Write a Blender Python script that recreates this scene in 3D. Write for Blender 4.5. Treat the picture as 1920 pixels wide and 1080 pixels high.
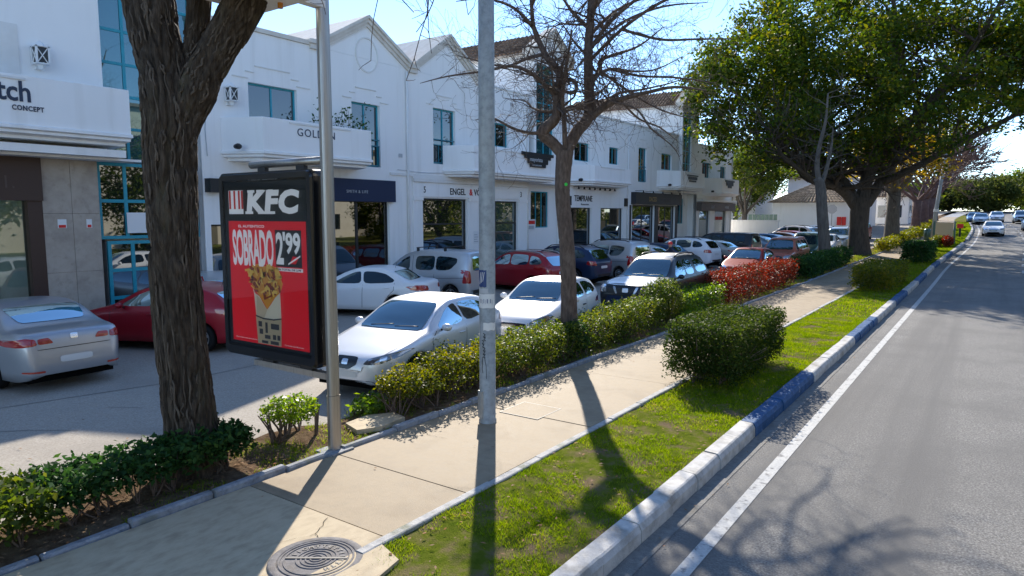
import bpy, math, random
import numpy as np
from mathutils import Vector, Matrix, noise
from mathutils.bvhtree import BVHTree
for o in list(bpy.data.objects): bpy.data.objects.remove(o)
SC = bpy.context.scene
COL = SC.collection
R = math.radians
# ------------------------------------------------------------------ camera, sky, sun
cam = bpy.data.cameras.new('camera'); camo = bpy.data.objects.new('camera', cam); COL.objects.link(camo)
cam.sensor_width = 36; cam.lens = 24.0; cam.clip_end = 3000; cam.clip_start = .05
camo.location = (0, 0, 3.0); camo.rotation_euler = (R(90 - 6.15), 0, R(35.11))
SC.camera = camo
SUN_AZ, SUN_EL = 36.5, 31.6            # degrees left of +Y (the road's direction), elevation
W = bpy.data.worlds.new('World'); SC.world = W; W.use_nodes = True
nt = W.node_tree; nt.nodes.clear()
sky = nt.nodes.new('ShaderNodeTexSky'); sky.sky_type = 'NISHITA'; sky.sun_disc = False
sky.sun_elevation = R(SUN_EL); sky.sun_rotation = R(-SUN_AZ)
sky.air_density = .75; sky.dust_density = 0; sky.ozone_density = 3.0; sky.altitude = 30
bg = nt.nodes.new('ShaderNodeBackground'); bg.inputs['Strength'].default_value = .131
wo = nt.nodes.new('ShaderNodeOutputWorld')
nt.links.new(sky.outputs[0], bg.inputs[0]); nt.links.new(bg.outputs[0], wo.inputs[0])
sl = bpy.data.lights.new('sun', 'SUN'); sl.energy = 3.6; sl.angle = R(.55); sl.color = (1, .93, .82)
so = bpy.data.objects.new('sun', sl); COL.objects.link(so)
sd = Vector((-math.sin(R(SUN_AZ)) * math.cos(R(SUN_EL)), math.cos(R(SUN_AZ)) * math.cos(R(SUN_EL)), math.sin(R(SUN_EL))))
so.rotation_euler = sd.to_track_quat('Z', 'Y').to_euler(); so.location = (0, 0, 40)
SC.view_settings.view_transform = 'Standard'; SC.view_settings.look = 'None'
SC.view_settings.exposure = 1.32; SC.view_settings.gamma = 1; SC.view_settings.use_curve_mapping = False
# ------------------------------------------------------------------ the lie of the land
def gz(Y):                              # the street climbs gently beyond 30 m
    Y = min(Y, 170)
    return 0. if Y < 30 else (.0005 * (Y - 30) ** 2 if Y < 60 else .45 + .03 * (Y - 60))
def sstep(a, b, x):
    t = min(1, max(0, (x - a) / (b - a))); return t * t * (3 - 2 * t)
def gs(Y):                              # and bends a little
    return .85 * sstep(42, 76, Y) - 1.2 * sstep(86, 125, Y) + 7 * sstep(120, 300, Y)
def P3(x, y, z=0): return (x + gs(y), y, z + gz(y))
# ------------------------------------------------------------------ mesh helpers
def link(name, me, mat=None, parent=None, smooth=False, world=True):
    o = bpy.data.objects.new(name, me); COL.objects.link(o)
    if mat is not None and len(me.materials) == 0:
        for m in (mat if isinstance(mat, (list, tuple)) else [mat]): me.materials.append(M[m] if isinstance(m, str) else m)
    if parent is not None:
        o.parent = parent
        if world:                       # the mesh is written in the coordinates of the place, not of its parent
            mw = parent.get('_mw'); p = parent
            t = Vector((0, 0, 0)); 
            while p is not None: t += p.location; p = p.parent
            o.matrix_parent_inverse = Matrix.Translation(-t) if parent.type == 'EMPTY' else Matrix.Identity(4)
    if smooth:
        me.polygons.foreach_set('use_smooth', [True] * len(me.polygons))
    return o
def tag(o, label=None, cat=None, group=None, kind=None):
    if label: o['label'] = label
    if cat: o['category'] = cat
    if group: o['group'] = group
    if kind: o['kind'] = kind
    return o
def empty(name, loc, label, cat, group=None, rz=0):
    o = bpy.data.objects.new(name, None); COL.objects.link(o); o.location = loc; o.rotation_euler.z = rz
    o.empty_display_size = .2
    return tag(o, label, cat, group)
class MB:
    def __init__(s): s.v = []; s.f = []; s.m = []; s.mi = 0
    def add(s, vs, fs):
        b = len(s.v); s.v.extend([tuple(p) for p in vs])
        for f in fs: s.f.append([b + i for i in f]); s.m.append(s.mi)
        return s
    def box(s, x0, x1, y0, y1, z0, z1):
        if x0 > x1: x0, x1 = x1, x0
        if y0 > y1: y0, y1 = y1, y0
        if z0 > z1: z0, z1 = z1, z0
        return s.add([(x0,y0,z0),(x1,y0,z0),(x1,y1,z0),(x0,y1,z0),(x0,y0,z1),(x1,y0,z1),(x1,y1,z1),(x0,y1,z1)],
              [(0,3,2,1),(4,5,6,7),(0,1,5,4),(1,2,6,5),(2,3,7,6),(3,0,4,7)])
    def cbox(s, c, ax, ay, az):         # box about c with three half axes
        c = Vector(c); ax = Vector(ax); ay = Vector(ay); az = Vector(az)
        vs = [c + ax * i + ay * j + az * k for k in (-1, 1) for (i, j) in ((-1,-1),(1,-1),(1,1),(-1,1))]
        return s.add(vs, [(0,3,2,1),(4,5,6,7),(0,1,5,4),(1,2,6,5),(2,3,7,6),(3,0,4,7)])
    def prism(s, poly, fn, d0, d1):     # polygon (a,b) extruded: fn(a,b,d) -> xyz
        n = len(poly)
        vs = [fn(a, b, d0) for a, b in poly] + [fn(a, b, d1) for a, b in poly]
        return s.add(vs, [tuple(range(n))[::-1], tuple(range(n, 2 * n))] + [(i, (i + 1) % n, n + (i + 1) % n, n + i) for i in range(n)])
    def tube(s, pts, rad, n=8, cap=True, ref=None):
        pts = [Vector(p) for p in pts]; k = len(pts)
        if not isinstance(rad, (list, tuple)): rad = [rad] * k
        t0 = (pts[1] - pts[0]).normalized()
        u = t0.cross(Vector((0, 0, 1)) if abs(t0.z) < .9 else Vector((1, 0, 0))).normalized()
        vs = []
        for i, p in enumerate(pts):
            t = (pts[min(i + 1, k - 1)] - pts[max(i - 1, 0)])
            if t.length < 1e-9: t = t0
            t.normalize(); u = (u - t * u.dot(t)); u.normalize(); w = t.cross(u)
            for j in range(n):
                a = 2 * math.pi * j / n; vs.append(p + (u * math.cos(a) + w * math.sin(a)) * rad[i])
        fs = [(i * n + j, i * n + (j + 1) % n, (i + 1) * n + (j + 1) % n, (i + 1) * n + j) for i in range(k - 1) for j in range(n)]
        if cap: fs += [tuple(range(n))[::-1], tuple(range((k - 1) * n, k * n))]
        return s.add(vs, fs)
    def lathe(s, prof, n=16, fn=None, closed=False):    # prof: list of (r,h); fn(x,y,h)
        fn = fn or (lambda x, y, h: (x, y, h)); k = len(prof)
        vs = [fn(r * math.cos(2 * math.pi * j / n), r * math.sin(2 * math.pi * j / n), h) for r, h in prof for j in range(n)]
        kk = k if closed else k - 1
        fs = [(i * n + j, i * n + (j + 1) % n, ((i + 1) % k) * n + (j + 1) % n, ((i + 1) % k) * n + j) for i in range(kk) for j in range(n)]
        return s.add(vs, fs)
    def quad(s, a, b, c, d): return s.add([a, b, c, d], [(0, 1, 2, 3)])
    def mesh(s, name):
        me = bpy.data.meshes.new(name); me.from_pydata(s.v, [], s.f)
        if any(s.m): me.polygons.foreach_set('material_index', s.m)
        me.update(); return me
    def build(s, name, mat=None, parent=None, smooth=False, world=True):
        return link(name, s.mesh(name), mat, parent, smooth, world)
def np_mesh(name, verts, quads):
    me = bpy.data.meshes.new(name); nv = len(verts); nf = len(quads); k = quads.shape[1]
    me.vertices.add(nv); me.vertices.foreach_set('co', np.ascontiguousarray(verts, dtype=np.float32).ravel())
    me.loops.add(nf * k); me.loops.foreach_set('vertex_index', np.ascontiguousarray(quads, dtype=np.int32).ravel())
    me.polygons.add(nf); me.polygons.foreach_set('loop_start', np.arange(0, nf * k, k, dtype=np.int32))
    me.update(calc_edges=True); return me
def text_mesh(txt, size, sx=1, shear=0, off=0, ext=.004, align='LEFT', space=1.0):
    c = bpy.data.curves.new('t', 'FONT'); c.body = txt; c.size = size; c.shear = shear; c.offset = off; c.extrude = ext
    c.align_x = align; c.resolution_u = 3; c.space_character = space
    o = bpy.data.objects.new('t', c); COL.objects.link(o)
    dg = bpy.context.evaluated_depsgraph_get(); me = bpy.data.meshes.new_from_object(o.evaluated_get(dg))
    bpy.data.objects.remove(o); bpy.data.curves.remove(c)
    if sx != 1: me.transform(Matrix.Diagonal((sx, 1, 1, 1)))
    me.materials.clear(); return me
def place_text(name, me, mat, parent, org, xdir, updir=(0, 0, 1)):
    x = Vector(xdir).normalized(); u = Vector(updir).normalized(); n = x.cross(u)
    me.transform(Matrix(((x.x, u.x, n.x, org[0]), (x.y, u.y, n.y, org[1]), (x.z, u.z, n.z, org[2]), (0, 0, 0, 1))))
    return link(name, me, mat, parent)
# ------------------------------------------------------------------ materials
M = {}
def nn(t, ty, **kw):
    n = t.nodes.new(ty)
    for k, v in kw.items():
        if k in n.inputs: n.inputs[k].default_value = v
        else: setattr(n, k, v)
    return n
def base(name, col, rough=.6, metal=0, spec=.5, coat=0, emis=None):
    m = bpy.data.materials.new(name); m.use_nodes = True; b = m.node_tree.nodes['Principled BSDF']
    b.inputs['Base Color'].default_value = (*col, 1); b.inputs['Roughness'].default_value = rough
    b.inputs['Metallic'].default_value = metal; b.inputs['Specular IOR Level'].default_value = spec
    b.inputs['Coat Weight'].default_value = coat; b.inputs['Coat Roughness'].default_value = .04
    M[name] = m; return m
def noisy(name, cols, scale=5, rough=.7, bump=0, bscale=None, detail=8, spec=.3, metal=0, island=0, obj=False, stretch=None, rvar=0, second=None, bdist=.02, third=None):
    m = base(name, cols[0], rough, metal, spec); t = m.node_tree; b = t.nodes['Principled BSDF']
    tc = nn(t, 'ShaderNodeTexCoord'); co = tc.outputs['Object'] if obj else nn(t, 'ShaderNodeNewGeometry').outputs['Position']
    if stretch:
        mp = nn(t, 'ShaderNodeMapping'); mp.inputs['Scale'].default_value = stretch; t.links.new(co, mp.inputs[0]); co = mp.outputs[0]
    n1 = nn(t, 'ShaderNodeTexNoise', Scale=scale, Detail=detail, Roughness=.62); t.links.new(co, n1.inputs['Vector'])
    cr = nn(t, 'ShaderNodeValToRGB'); e = cr.color_ramp.elements
    k = len(cols)
    while len(e) < k: e.new(.5)
    for i, c in enumerate(cols): e[i].position = .32 + .36 * i / (k - 1); e[i].color = (*c, 1)
    t.links.new(n1.outputs['Fac'], cr.inputs[0]); out = cr.outputs[0]
    if second:                          # (scale, colour, low, high): a second, larger pattern of stains
        n2 = nn(t, 'ShaderNodeTexNoise', Scale=second[0], Detail=6, Roughness=.6); t.links.new(co, n2.inputs['Vector'])
        mr = nn(t, 'ShaderNodeMapRange'); mr.inputs[1].default_value = second[2]; mr.inputs[2].default_value = second[3]
        t.links.new(n2.outputs['Fac'], mr.inputs[0])
        mx = nn(t, 'ShaderNodeMix', data_type='RGBA'); t.links.new(mr.outputs[0], mx.inputs[0]); t.links.new(out, mx.inputs[6]); mx.inputs[7].default_value = (*second[1], 1)
        out = mx.outputs[2]
    if third:                           # (mapping scale, colour, low, high): streaks that run one way
        mp3 = nn(t, 'ShaderNodeMapping'); mp3.inputs['Scale'].default_value = third[0]; t.links.new(nn(t, 'ShaderNodeNewGeometry').outputs['Position'], mp3.inputs[0])
        n4 = nn(t, 'ShaderNodeTexNoise', Scale=1, Detail=5, Roughness=.55); t.links.new(mp3.outputs[0], n4.inputs['Vector'])
        mr = nn(t, 'ShaderNodeMapRange'); mr.inputs[1].default_value = third[2]; mr.inputs[2].default_value = third[3]; t.links.new(n4.outputs['Fac'], mr.inputs[0])
        mx = nn(t, 'ShaderNodeMix', data_type='RGBA'); t.links.new(mr.outputs[0], mx.inputs[0]); t.links.new(out, mx.inputs[6]); mx.inputs[7].default_value = (*third[1], 1); out = mx.outputs[2]
    if island:
        g = nn(t, 'ShaderNodeNewGeometry'); hs = nn(t, 'ShaderNodeHueSaturation')
        mr = nn(t, 'ShaderNodeMapRange'); mr.inputs[3].default_value = 1 - island; mr.inputs[4].default_value = 1 + island
        t.links.new(g.outputs['Random Per Island'], mr.inputs[0]); t.links.new(mr.outputs[0], hs.inputs['Value']); t.links.new(out, hs.inputs['Color']); out = hs.outputs[0]
    t.links.new(out, b.inputs['Base Color'])
    if rvar:
        mr = nn(t, 'ShaderNodeMapRange'); mr.inputs[3].default_value = rough - rvar; mr.inputs[4].default_value = rough + rvar
        t.links.new(n1.outputs['Fac'], mr.inputs[0]); t.links.new(mr.outputs[0], b.inputs['Roughness'])
    if bump:
        n3 = nn(t, 'ShaderNodeTexNoise', Scale=bscale or scale * 4, Detail=6, Roughness=.65); t.links.new(co, n3.inputs['Vector'])
        bp = nn(t, 'ShaderNodeBump', Strength=bump, Distance=bdist); t.links.new(n3.outputs['Fac'], bp.inputs['Height']); t.links.new(bp.outputs[0], b.inputs['Normal'])
    return m
def leafmat(name, cols, trans=.45, rough=.45, spec=.4):
    m = bpy.data.materials.new(name); m.use_nodes = True; t = m.node_tree; b = t.nodes['Principled BSDF']; M[name] = m
    g = nn(t, 'ShaderNodeNewGeometry'); cr = nn(t, 'ShaderNodeValToRGB'); e = cr.color_ramp.elements
    k = len(cols)
    while len(e) < k: e.new(.5)
    for i, c in enumerate(cols): e[i].position = i / (k - 1); e[i].color = (*c, 1)
    n1 = nn(t, 'ShaderNodeTexNoise', Scale=1.3, Detail=3); t.links.new(g.outputs['Position'], n1.inputs['Vector'])
    ad = nn(t, 'ShaderNodeMath', operation='MULTIPLY_ADD'); ad.inputs[1].default_value = .75
    sb = nn(t, 'ShaderNodeMath', operation='MULTIPLY_ADD'); sb.inputs[1].default_value = 1.2; sb.inputs[2].default_value = -.48
    t.links.new(n1.outputs['Fac'], sb.inputs[0])
    t.links.new(g.outputs['Random Per Island'], ad.inputs[0]); t.links.new(sb.outputs[0], ad.inputs[2]); t.links.new(ad.outputs[0], cr.inputs[0])
    t.links.new(cr.outputs[0], b.inputs['Base Color']); b.inputs['Roughness'].default_value = rough; b.inputs['Specular IOR Level'].default_value = spec
    tr = nn(t, 'ShaderNodeBsdfTranslucent'); hs = nn(t, 'ShaderNodeHueSaturation', Value=1.9, Saturation=1.15); hs.inputs['Hue'].default_value = .485
    t.links.new(cr.outputs[0], hs.inputs['Color']); t.links.new(hs.outputs[0], tr.inputs[0])
    ms = nn(t, 'ShaderNodeMixShader'); ms.inputs[0].default_value = trans
    t.links.new(b.outputs[0], ms.inputs[1]); t.links.new(tr.outputs[0], ms.inputs[2]); t.links.new(ms.outputs[0], t.nodes['Material Output'].inputs[0])
    return m
def glass(name, dark, refl=.12, tint=(.9, .95, 1), rough=.015, wob=0):
    m = bpy.data.materials.new(name); m.use_nodes = True; t = m.node_tree; M[name] = m
    b = t.nodes['Principled BSDF']; b.inputs['Base Color'].default_value = (*dark, 1); b.inputs['Roughness'].default_value = .5; b.inputs['Specular IOR Level'].default_value = .0
    g = nn(t, 'ShaderNodeBsdfGlossy'); g.inputs['Roughness'].default_value = rough; g.inputs[0].default_value = (*tint, 1)
    fr = nn(t, 'ShaderNodeFresnel', IOR=1.5)
    ma = nn(t, 'ShaderNodeMath', operation='MULTIPLY_ADD', use_clamp=True); ma.inputs[1].default_value = 1.15; ma.inputs[2].default_value = refl
    t.links.new(fr.outputs[0], ma.inputs[0])
    ms = nn(t, 'ShaderNodeMixShader'); t.links.new(ma.outputs[0], ms.inputs[0]); t.links.new(b.outputs[0], ms.inputs[1]); t.links.new(g.outputs[0], ms.inputs[2])
    t.links.new(ms.outputs[0], t.nodes['Material Output'].inputs[0])
    if wob:
        n3 = nn(t, 'ShaderNodeTexNoise', Scale=.5, Detail=2); gp = nn(t, 'ShaderNodeNewGeometry'); t.links.new(gp.outputs['Position'], n3.inputs['Vector'])
        bp = nn(t, 'ShaderNodeBump', Strength=wob, Distance=.1); t.links.new(n3.outputs['Fac'], bp.inputs['Height']); t.links.new(bp.outputs[0], g.inputs['Normal'])
    return m
noisy('asphalt', [(.1,.096,.09), (.2,.19,.175), (.35,.335,.31)], 46, .82, .9, 85, spec=.25, second=(.7, (.15,.143,.133), .45, .75), bdist=.015, third=((1.1, .03, 1), (.14,.134,.126), .46, .66))
noisy('lot_asphalt', [(.27,.24,.2), (.36,.32,.27), (.44,.4,.345)], 42, .88, .7, 85, spec=.2, second=(.35, (.27,.24,.205), .48, .72), bdist=.01)
noisy('gutter', [(.15,.145,.135), (.24,.23,.21)], 14, .85, .5, 60, second=(2.2, (.13,.12,.1), .55, .75))
noisy('path', [(.25,.19,.12), (.305,.234,.15), (.345,.27,.178)], 6, .74, .5, 90, spec=.3, rvar=.12, second=(1.4, (.225,.168,.106), .5, .78), bdist=.008)
noisy('path_old', [(.38,.3,.195), (.46,.37,.245), (.5,.41,.275)], 7, .78, .5, 90, spec=.25, rvar=.1, second=(2.4, (.28,.22,.145), .55, .75), bdist=.008, stretch=(1.6, .7, 1))
noisy('edging', [(.28,.275,.27), (.4,.39,.375), (.5,.48,.45)], 9, .8, .5, 60, second=(3, (.16,.17,.1), .55, .72))
noisy('edging_dark', [(.17,.175,.19), (.27,.28,.3), (.33,.34,.35)], 12, .8, .5, 60, second=(3, (.12,.13,.08), .55, .72))
noisy('kerb_white', [(.37,.35,.32), (.5,.48,.45), (.57,.55,.52)], 7, .7, .35, 70, second=(2.6, (.26,.235,.2), .5, .7))
noisy('kerb_blue', [(.012,.055,.14), (.018,.08,.2), (.04,.11,.25)], 6, .62, .35, 70, second=(7, (.4,.42,.45), .63, .70))
noisy('soil', [(.085,.055,.035), (.15,.1,.065), (.23,.165,.11)], 9, .95, .9, 40, spec=0, second=(2.2, (.2,.15,.095), .5, .7), bdist=.05)
noisy('turf', [(.085,.12,.012), (.13,.155,.02), (.2,.165,.07)], 5, .95, .9, 60, spec=0, second=(1.9, (.2,.15,.09), .5, .62), bdist=.04)
noisy('terrain', [(.06,.075,.03), (.1,.1,.05), (.14,.12,.07)], .3, .95)
noisy('line_paint', [(.42,.41,.39), (.56,.55,.52)], 30, .8, .5, 80, second=(9, (.2,.195,.19), .56, .66))
noisy('plaster', [(.87,.855,.825), (.9,.885,.86)], 1.2, .85, .08, 30, spec=.2, second=(.5, (.8,.78,.74), .6, .85), stretch=(1, 1, .35), third=((2.6, 2.6, .16), (.77,.75,.71), .56, .82))
noisy('plaster_trim', [(.72,.70,.66), (.79,.78,.75)], 2, .85, .08, 30, spec=.2)
noisy('coping', [(.62,.56,.48), (.74,.69,.62)], 3, .85, .1, 30, spec=.2)
noisy('stone_clad', [(.35,.295,.24), (.43,.365,.3), (.48,.415,.345)], 2.4, .6, .08, 40, second=(5, (.33,.275,.22), .55, .75))
noisy('cream_wall', [(.66,.58,.45), (.74,.66,.52)], .8, .9, spec=.1)
base('brown_panel', (.055,.028,.02), .45); base('brown_text', (.09,.06,.05), .4)
noisy('teal', [(.014,.27,.35), (.02,.33,.42)], 4, .42, spec=.5)
base('teal_rail', (.02,.17,.23), .45)
glass('glass_shop', (.010,.013,.012), .17, wob=.012); glass('glass_window', (.012,.016,.016), .1, wob=.02); glass('glass_curtain', (.015,.07,.085), .16, (.6,.85,.9), wob=.03)
glass('glass_green', (.05,.075,.065), .14, wob=.01); glass('glass_car', (.008,.012,.014), .03, (.4,.55,.62)); glass('glass_screen', (.02,.035,.042), .13, (.55,.78,.9), .03)
glass('glass_lamp', (.09,.095,.1), .16); glass('poster_black', (.006,.007,.008), .02, rough=.03); 
base('black_plastic', (.012,.012,.013), .45); base('black_gloss', (.008,.008,.009), .2); base('rubber', (.012,.012,.012), .8, spec=.2); base('underbody', (.006,.006,.006), .9, spec=0)
base('chrome', (.7,.7,.7), .18, 1); noisy('alloy', [(.5,.5,.5), (.62,.62,.62)], 8, .3, metal=.9); base('plate', (.62,.62,.6), .4)
base('lens_red', (.35,.008,.008), .12, spec=.6, coat=.6); base('lens_amber', (.55,.2,.02), .15); base('reflector', (.4,.05,.03), .2)
noisy('galv', [(.27,.285,.28), (.36,.375,.365), (.42,.43,.42)], 12, .62, .15, 50, metal=.35, second=(2.5, (.3,.3,.28), .5, .75))
noisy('steel_brushed', [(.27,.26,.245), (.42,.405,.38), (.33,.32,.3)], 3, .38, metal=.85, stretch=(14, 14, .35), rvar=.06)
noisy('iron', [(.13,.12,.118), (.18,.168,.165), (.23,.215,.21)], 18, .75, .35, 90, spec=.15, second=(4, (.16,.135,.11), .55, .75)); base('iron_dark', (.06,.055,.055), .6)
base('navy', (.012,.022,.06), .7); base('black_sign', (.012,.012,.014), .5); base('white_print', (.78,.78,.77), .5); base('grey_print', (.45,.46,.47), .5); base('navy_print', (.02,.035,.07), .5); base('red_print', (.7,.02,.015), .5); base('gold_print', (.3,.19,.07), .4)
base('dark_fascia', (.028,.03,.034), .5); base('taupe', (.13,.11,.1), .7); base('frame_dark', (.015,.016,.018), .4); base('curtain', (.32,.4,.36), .8); base('poster_red', (.62,.008,.018), .3); base('poster_ink', (.012,.016,.018), .3)
base('wrap', (.85,.74,.54), .5); base('wrap_dark', (.7,.56,.36), .5); base('print_dark', (.05,.045,.05), .5); base('kraft', (.6,.46,.27), .5); base('filling_a', (.85,.36,.03), .5); base('filling_b', (.38,.06,.012), .5); base('filling_c', (.95,.6,.1), .5)
base('sticker_blue', (.02,.05,.16), .5); base('sticker_white', (.68,.68,.66), .6); base('marker', (.01,.01,.01), .6); base('green_dot', (.04,.7,.06), .5)
noisy('bark', [(.03,.021,.014), (.06,.043,.029), (.115,.085,.06)], 16, .9, 1.0, 26, stretch=(1.6, 1.6, .28), second=(3, (.12,.1,.06), .55, .8), bdist=.04)
noisy('bark_ridge', [(.06,.044,.03), (.11,.083,.06), (.17,.133,.098)], 20, .9, .8, 40, stretch=(1.5, 1.5, .4), bdist=.02)
noisy('bark_thin', [(.07,.05,.038), (.13,.092,.07), (.19,.14,.108)], 10, .85, .7, 30, stretch=(1.6, 1.6, .5), bdist=.02)
noisy('twig', [(.07,.05,.04), (.13,.095,.078)], 6, .85); noisy('twig_red', [(.1,.06,.052), (.185,.11,.095)], 4, .85); noisy('bark_grey', [(.09,.075,.06), (.17,.145,.12)], 6, .9, .7, 20, stretch=(1.5,1.5,.4))
noisy('bark_dark', [(.045,.035,.026), (.1,.078,.058)], 5, .9, .8, 14, stretch=(2,2,.4))
leafmat('leaf_ever', [(.022,.044,.007), (.036,.068,.011), (.075,.105,.014), (.17,.155,.018)], .47, .6, .15)
leafmat('leaf_dark', [(.012,.04,.012), (.022,.062,.018), (.035,.09,.022), (.07,.13,.03)], .35, .55, .12)
leafmat('leaf_yellow', [(.035,.055,.01), (.075,.1,.013), (.15,.155,.018), (.25,.21,.028)], .48, .5, .2)
leafmat('leaf_mid', [(.025,.05,.01), (.05,.085,.014), (.1,.135,.02), (.17,.17,.028)], .45, .5, .2)
leafmat('leaf_box', [(.013,.03,.007), (.024,.048,.01), (.045,.072,.014), (.085,.11,.022)], .35, .6, .06)
leafmat('leaf_bright', [(.05,.11,.012), (.09,.17,.018), (.15,.23,.025), (.2,.26,.04)], .5, .4)
leafmat('leaf_red', [(.035,.035,.012), (.1,.03,.014), (.22,.04,.016), (.27,.07,.02)], .35, .55, .2)
leafmat('leaf_gold', [(.1,.09,.012), (.24,.18,.015), (.36,.26,.02), (.3,.24,.05)], .5)
leafmat('leaf_far', [(.03,.045,.012), (.05,.07,.018), (.085,.105,.028), (.13,.14,.04)], .35, .7, .1)
leafmat('grass', [(.07,.135,.008), (.11,.19,.01), (.165,.235,.014), (.26,.25,.06)], .5, .8, 0)
leafmat('litter', [(.14,.07,.03), (.22,.13,.07), (.3,.2,.12), (.36,.14,.04)], .15, .8, .1)
noisy('roof_tile', [(.12,.07,.045), (.22,.135,.085), (.33,.23,.15)], 9, .9, .3, 30, island=.25)
noisy('roof_tile_pale', [(.15,.1,.065), (.26,.19,.125), (.34,.26,.18)], 5, .9, island=.22)
base('cloth_dark', (.02,.022,.035), .9); base('skin', (.45,.27,.2), .6); base('hair', (.03,.02,.015), .7); base('dark_void', (.01,.01,.011), .9, spec=0); noisy('interior', [(.05,.045,.04),(.1,.09,.08)], 1.5, .9)
def paint(name, col, metal=.0, rough=.35):
    m = base(name, col, rough, metal, .4, .35); return m
paint('car_silver_dark', (.4,.41,.43), .6, .32); paint('car_silver', (.52,.53,.54), .55, .34); paint('car_white', (.78,.78,.77)); paint('car_red', (.34,.008,.018), .15); paint('car_red2', (.26,.012,.012), .15); paint('car_black', (.012,.014,.016)); paint('car_blue', (.012,.03,.075), .3); paint('car_bluegrey', (.3,.38,.45), .5); paint('car_grey', (.3,.3,.3), .5); paint('car_brown', (.2,.11,.08), .4); paint('car_orange', (.42,.12,.07)); paint('car_beige', (.45,.42,.37), .4); paint('car_greensteel', (.05,.11,.09), .2); paint('car_blue2', (.06,.16,.32), .3); paint('car_silver2', (.7,.71,.73), .35, .34)
# ================================================================== ground, road, path, verge
rnd = random.Random(7)
YS = [-14 + i * 2 for i in range(0, 60)] + [106 + i * 8 for i in range(0, 30)]
def strip(name, x0, x1, z, mat, ys=YS, nx=1, kind='structure', parent=None, jit=0):
    mb = MB(); n = nx + 1
    for y in ys:
        for i in range(n):
            x = x0 + (x1 - x0) * i / nx
            mb.v.append(P3(x, y, z + (jit * (noise.noise(Vector((x * 2.1, y * 2.1, 3))) - .1) if jit else 0)))
    for j in range(len(ys) - 1):
        for i in range(nx): mb.f.append([j * n + i, j * n + i + 1, (j + 1) * n + i + 1, (j + 1) * n + i]); mb.m.append(0)
    o = mb.build(name, mat, parent)
    if kind: o['kind'] = kind
    return o
mbt = MB()
ty = [-200, -60] + YS + [400, 700, 1200]; tx = [-900, -300, -80, -10, 15, 80, 300, 900]
for y in ty:
    for x in tx: mbt.v.append((x, y, gz(y) - .45 + max(0, (y - 170)) * .004))
for j in range(len(ty) - 1):
    for i in range(len(tx) - 1):
        k = len(tx); mbt.f.append([j*k+i, j*k+i+1, (j+1)*k+i+1, (j+1)*k+i]); mbt.m.append(0)
mbt.build('terrain', 'terrain')['kind'] = 'structure'
ROADZ = -.17
strip('road', -2.62, 5.7, ROADZ, 'asphalt', nx=4)
strip('parking_lot', -75, -7.72, -.01, 'lot_asphalt', nx=4)
strip('gutter', -2.6, -2.42, ROADZ + .006, 'gutter')
strip('edge_line', -2.145, -2.005, ROADZ + .005, 'line_paint')
for k in range(26):
    y0 = 26 + k * 4.6
    strip('lane_dash', 1.36, 1.47, ROADZ + .005, 'line_paint', [y0, y0 + 1.0, y0 + 1.9])
strip('edge_line', 5.05, 5.2, ROADZ + .005, 'line_paint')
strip('opposite_verge', 5.95, 34, -.02, 'turf', nx=3)
ok = strip('opposite_kerb', 5.7, 5.95, .02, 'kerb_white')
mb = MB()
for j, y in enumerate(YS): mb.v += [P3(5.7, y, .02), P3(5.7, y, -.3)]
mb.f = [[2*j, 2*j+2, 2*j+3, 2*j+1] for j in range(len(YS)-1)]; mb.m = [0]*len(mb.f)
mb.build('kerb_face', 'kerb_white', ok)
# ---- kerb of painted stones
kb = strip('kerb', -2.81, -2.61, -.13, 'edging_dark')
def blue(y):
    b = [(10.1, 13.9), (18.0, 22.6), (26.8, 31), (35.5, 40), (44.5, 49), (53, 57.5)]
    return any(a < y < c for a, c in b)
kprof = [(-2.82, -.25), (-2.60, -.25), (-2.605, -.045), (-2.635, .012), (-2.655, .022), (-2.82, .03)]
y = 1.2
while y < 128:
    L = .78 if y < 60 else 2.4
    g = .006 if y < 60 else .01
    if 66 < y < 71: y += L; continue                      # the gap where a drive crosses
    dz = rnd.uniform(-.008, .008); dx = rnd.uniform(-.008, .008); dr = rnd.uniform(-.012, .012)
    mb = MB(); b0 = len(mb.v)
    ends = (y + g, y + L - g)
    for e, yy in enumerate(ends):
        for (px, pz) in kprof: mb.v.append(P3(px + dx + dr * (e - .5), yy, pz + dz + rnd.uniform(-.002, .002)))
    n = len(kprof)
    mb.f = [list(range(n)), list(range(n, 2*n))[::-1]] + [[i, n + i, n + (i + 1) % n, (i + 1) % n] for i in range(n)]
    mb.m = [0] * len(mb.f)
    mb.build('kerb_stone', 'kerb_blue' if blue(y + L / 2) else 'kerb_white', kb); y += L
# ---- path of cast concrete panels
pw = strip('sidewalk', -6.62, -4.5, -.03, 'edging_dark')
joints = [-8, -4, .9, 4.31, 5.545, 8.35, 11.3, 14.2, 17.2, 20.2, 23.2, 26.3, 29.5] + [32.8 + 3.4 * i for i in range(30)]
for a, b in zip(joints[:-1], joints[1:]):
    mb = MB(); seg = [a + .008, b - .008]
    k = max(1, int((b - a) / 1.2)); seg = [a + .008 + (b - a - .016) * i / k for i in range(k + 1)]
    dz = rnd.uniform(-.004, .004)
    for yy in seg: mb.v += [P3(-6.6, yy, dz), P3(-4.505, yy, dz), P3(-4.505, yy, -.09), P3(-6.6, yy, -.09)]
    for j in range(k):
        q = 4 * j; mb.f += [[q, q+1, q+5, q+4], [q+1, q+2, q+6, q+5], [q+3, q, q+4, q+7]]
    mb.f += [[3, 2, 1, 0], [4*k, 4*k+1, 4*k+2, 4*k+3]]; mb.m = [0] * len(mb.f)
    o = mb.build('paving_slab', 'path_old' if b < 4.5 else 'path', pw)
    if b < 4.5 and b > 4: o['label'] = 'greyer stained concrete panel nearest the camera'
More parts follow.
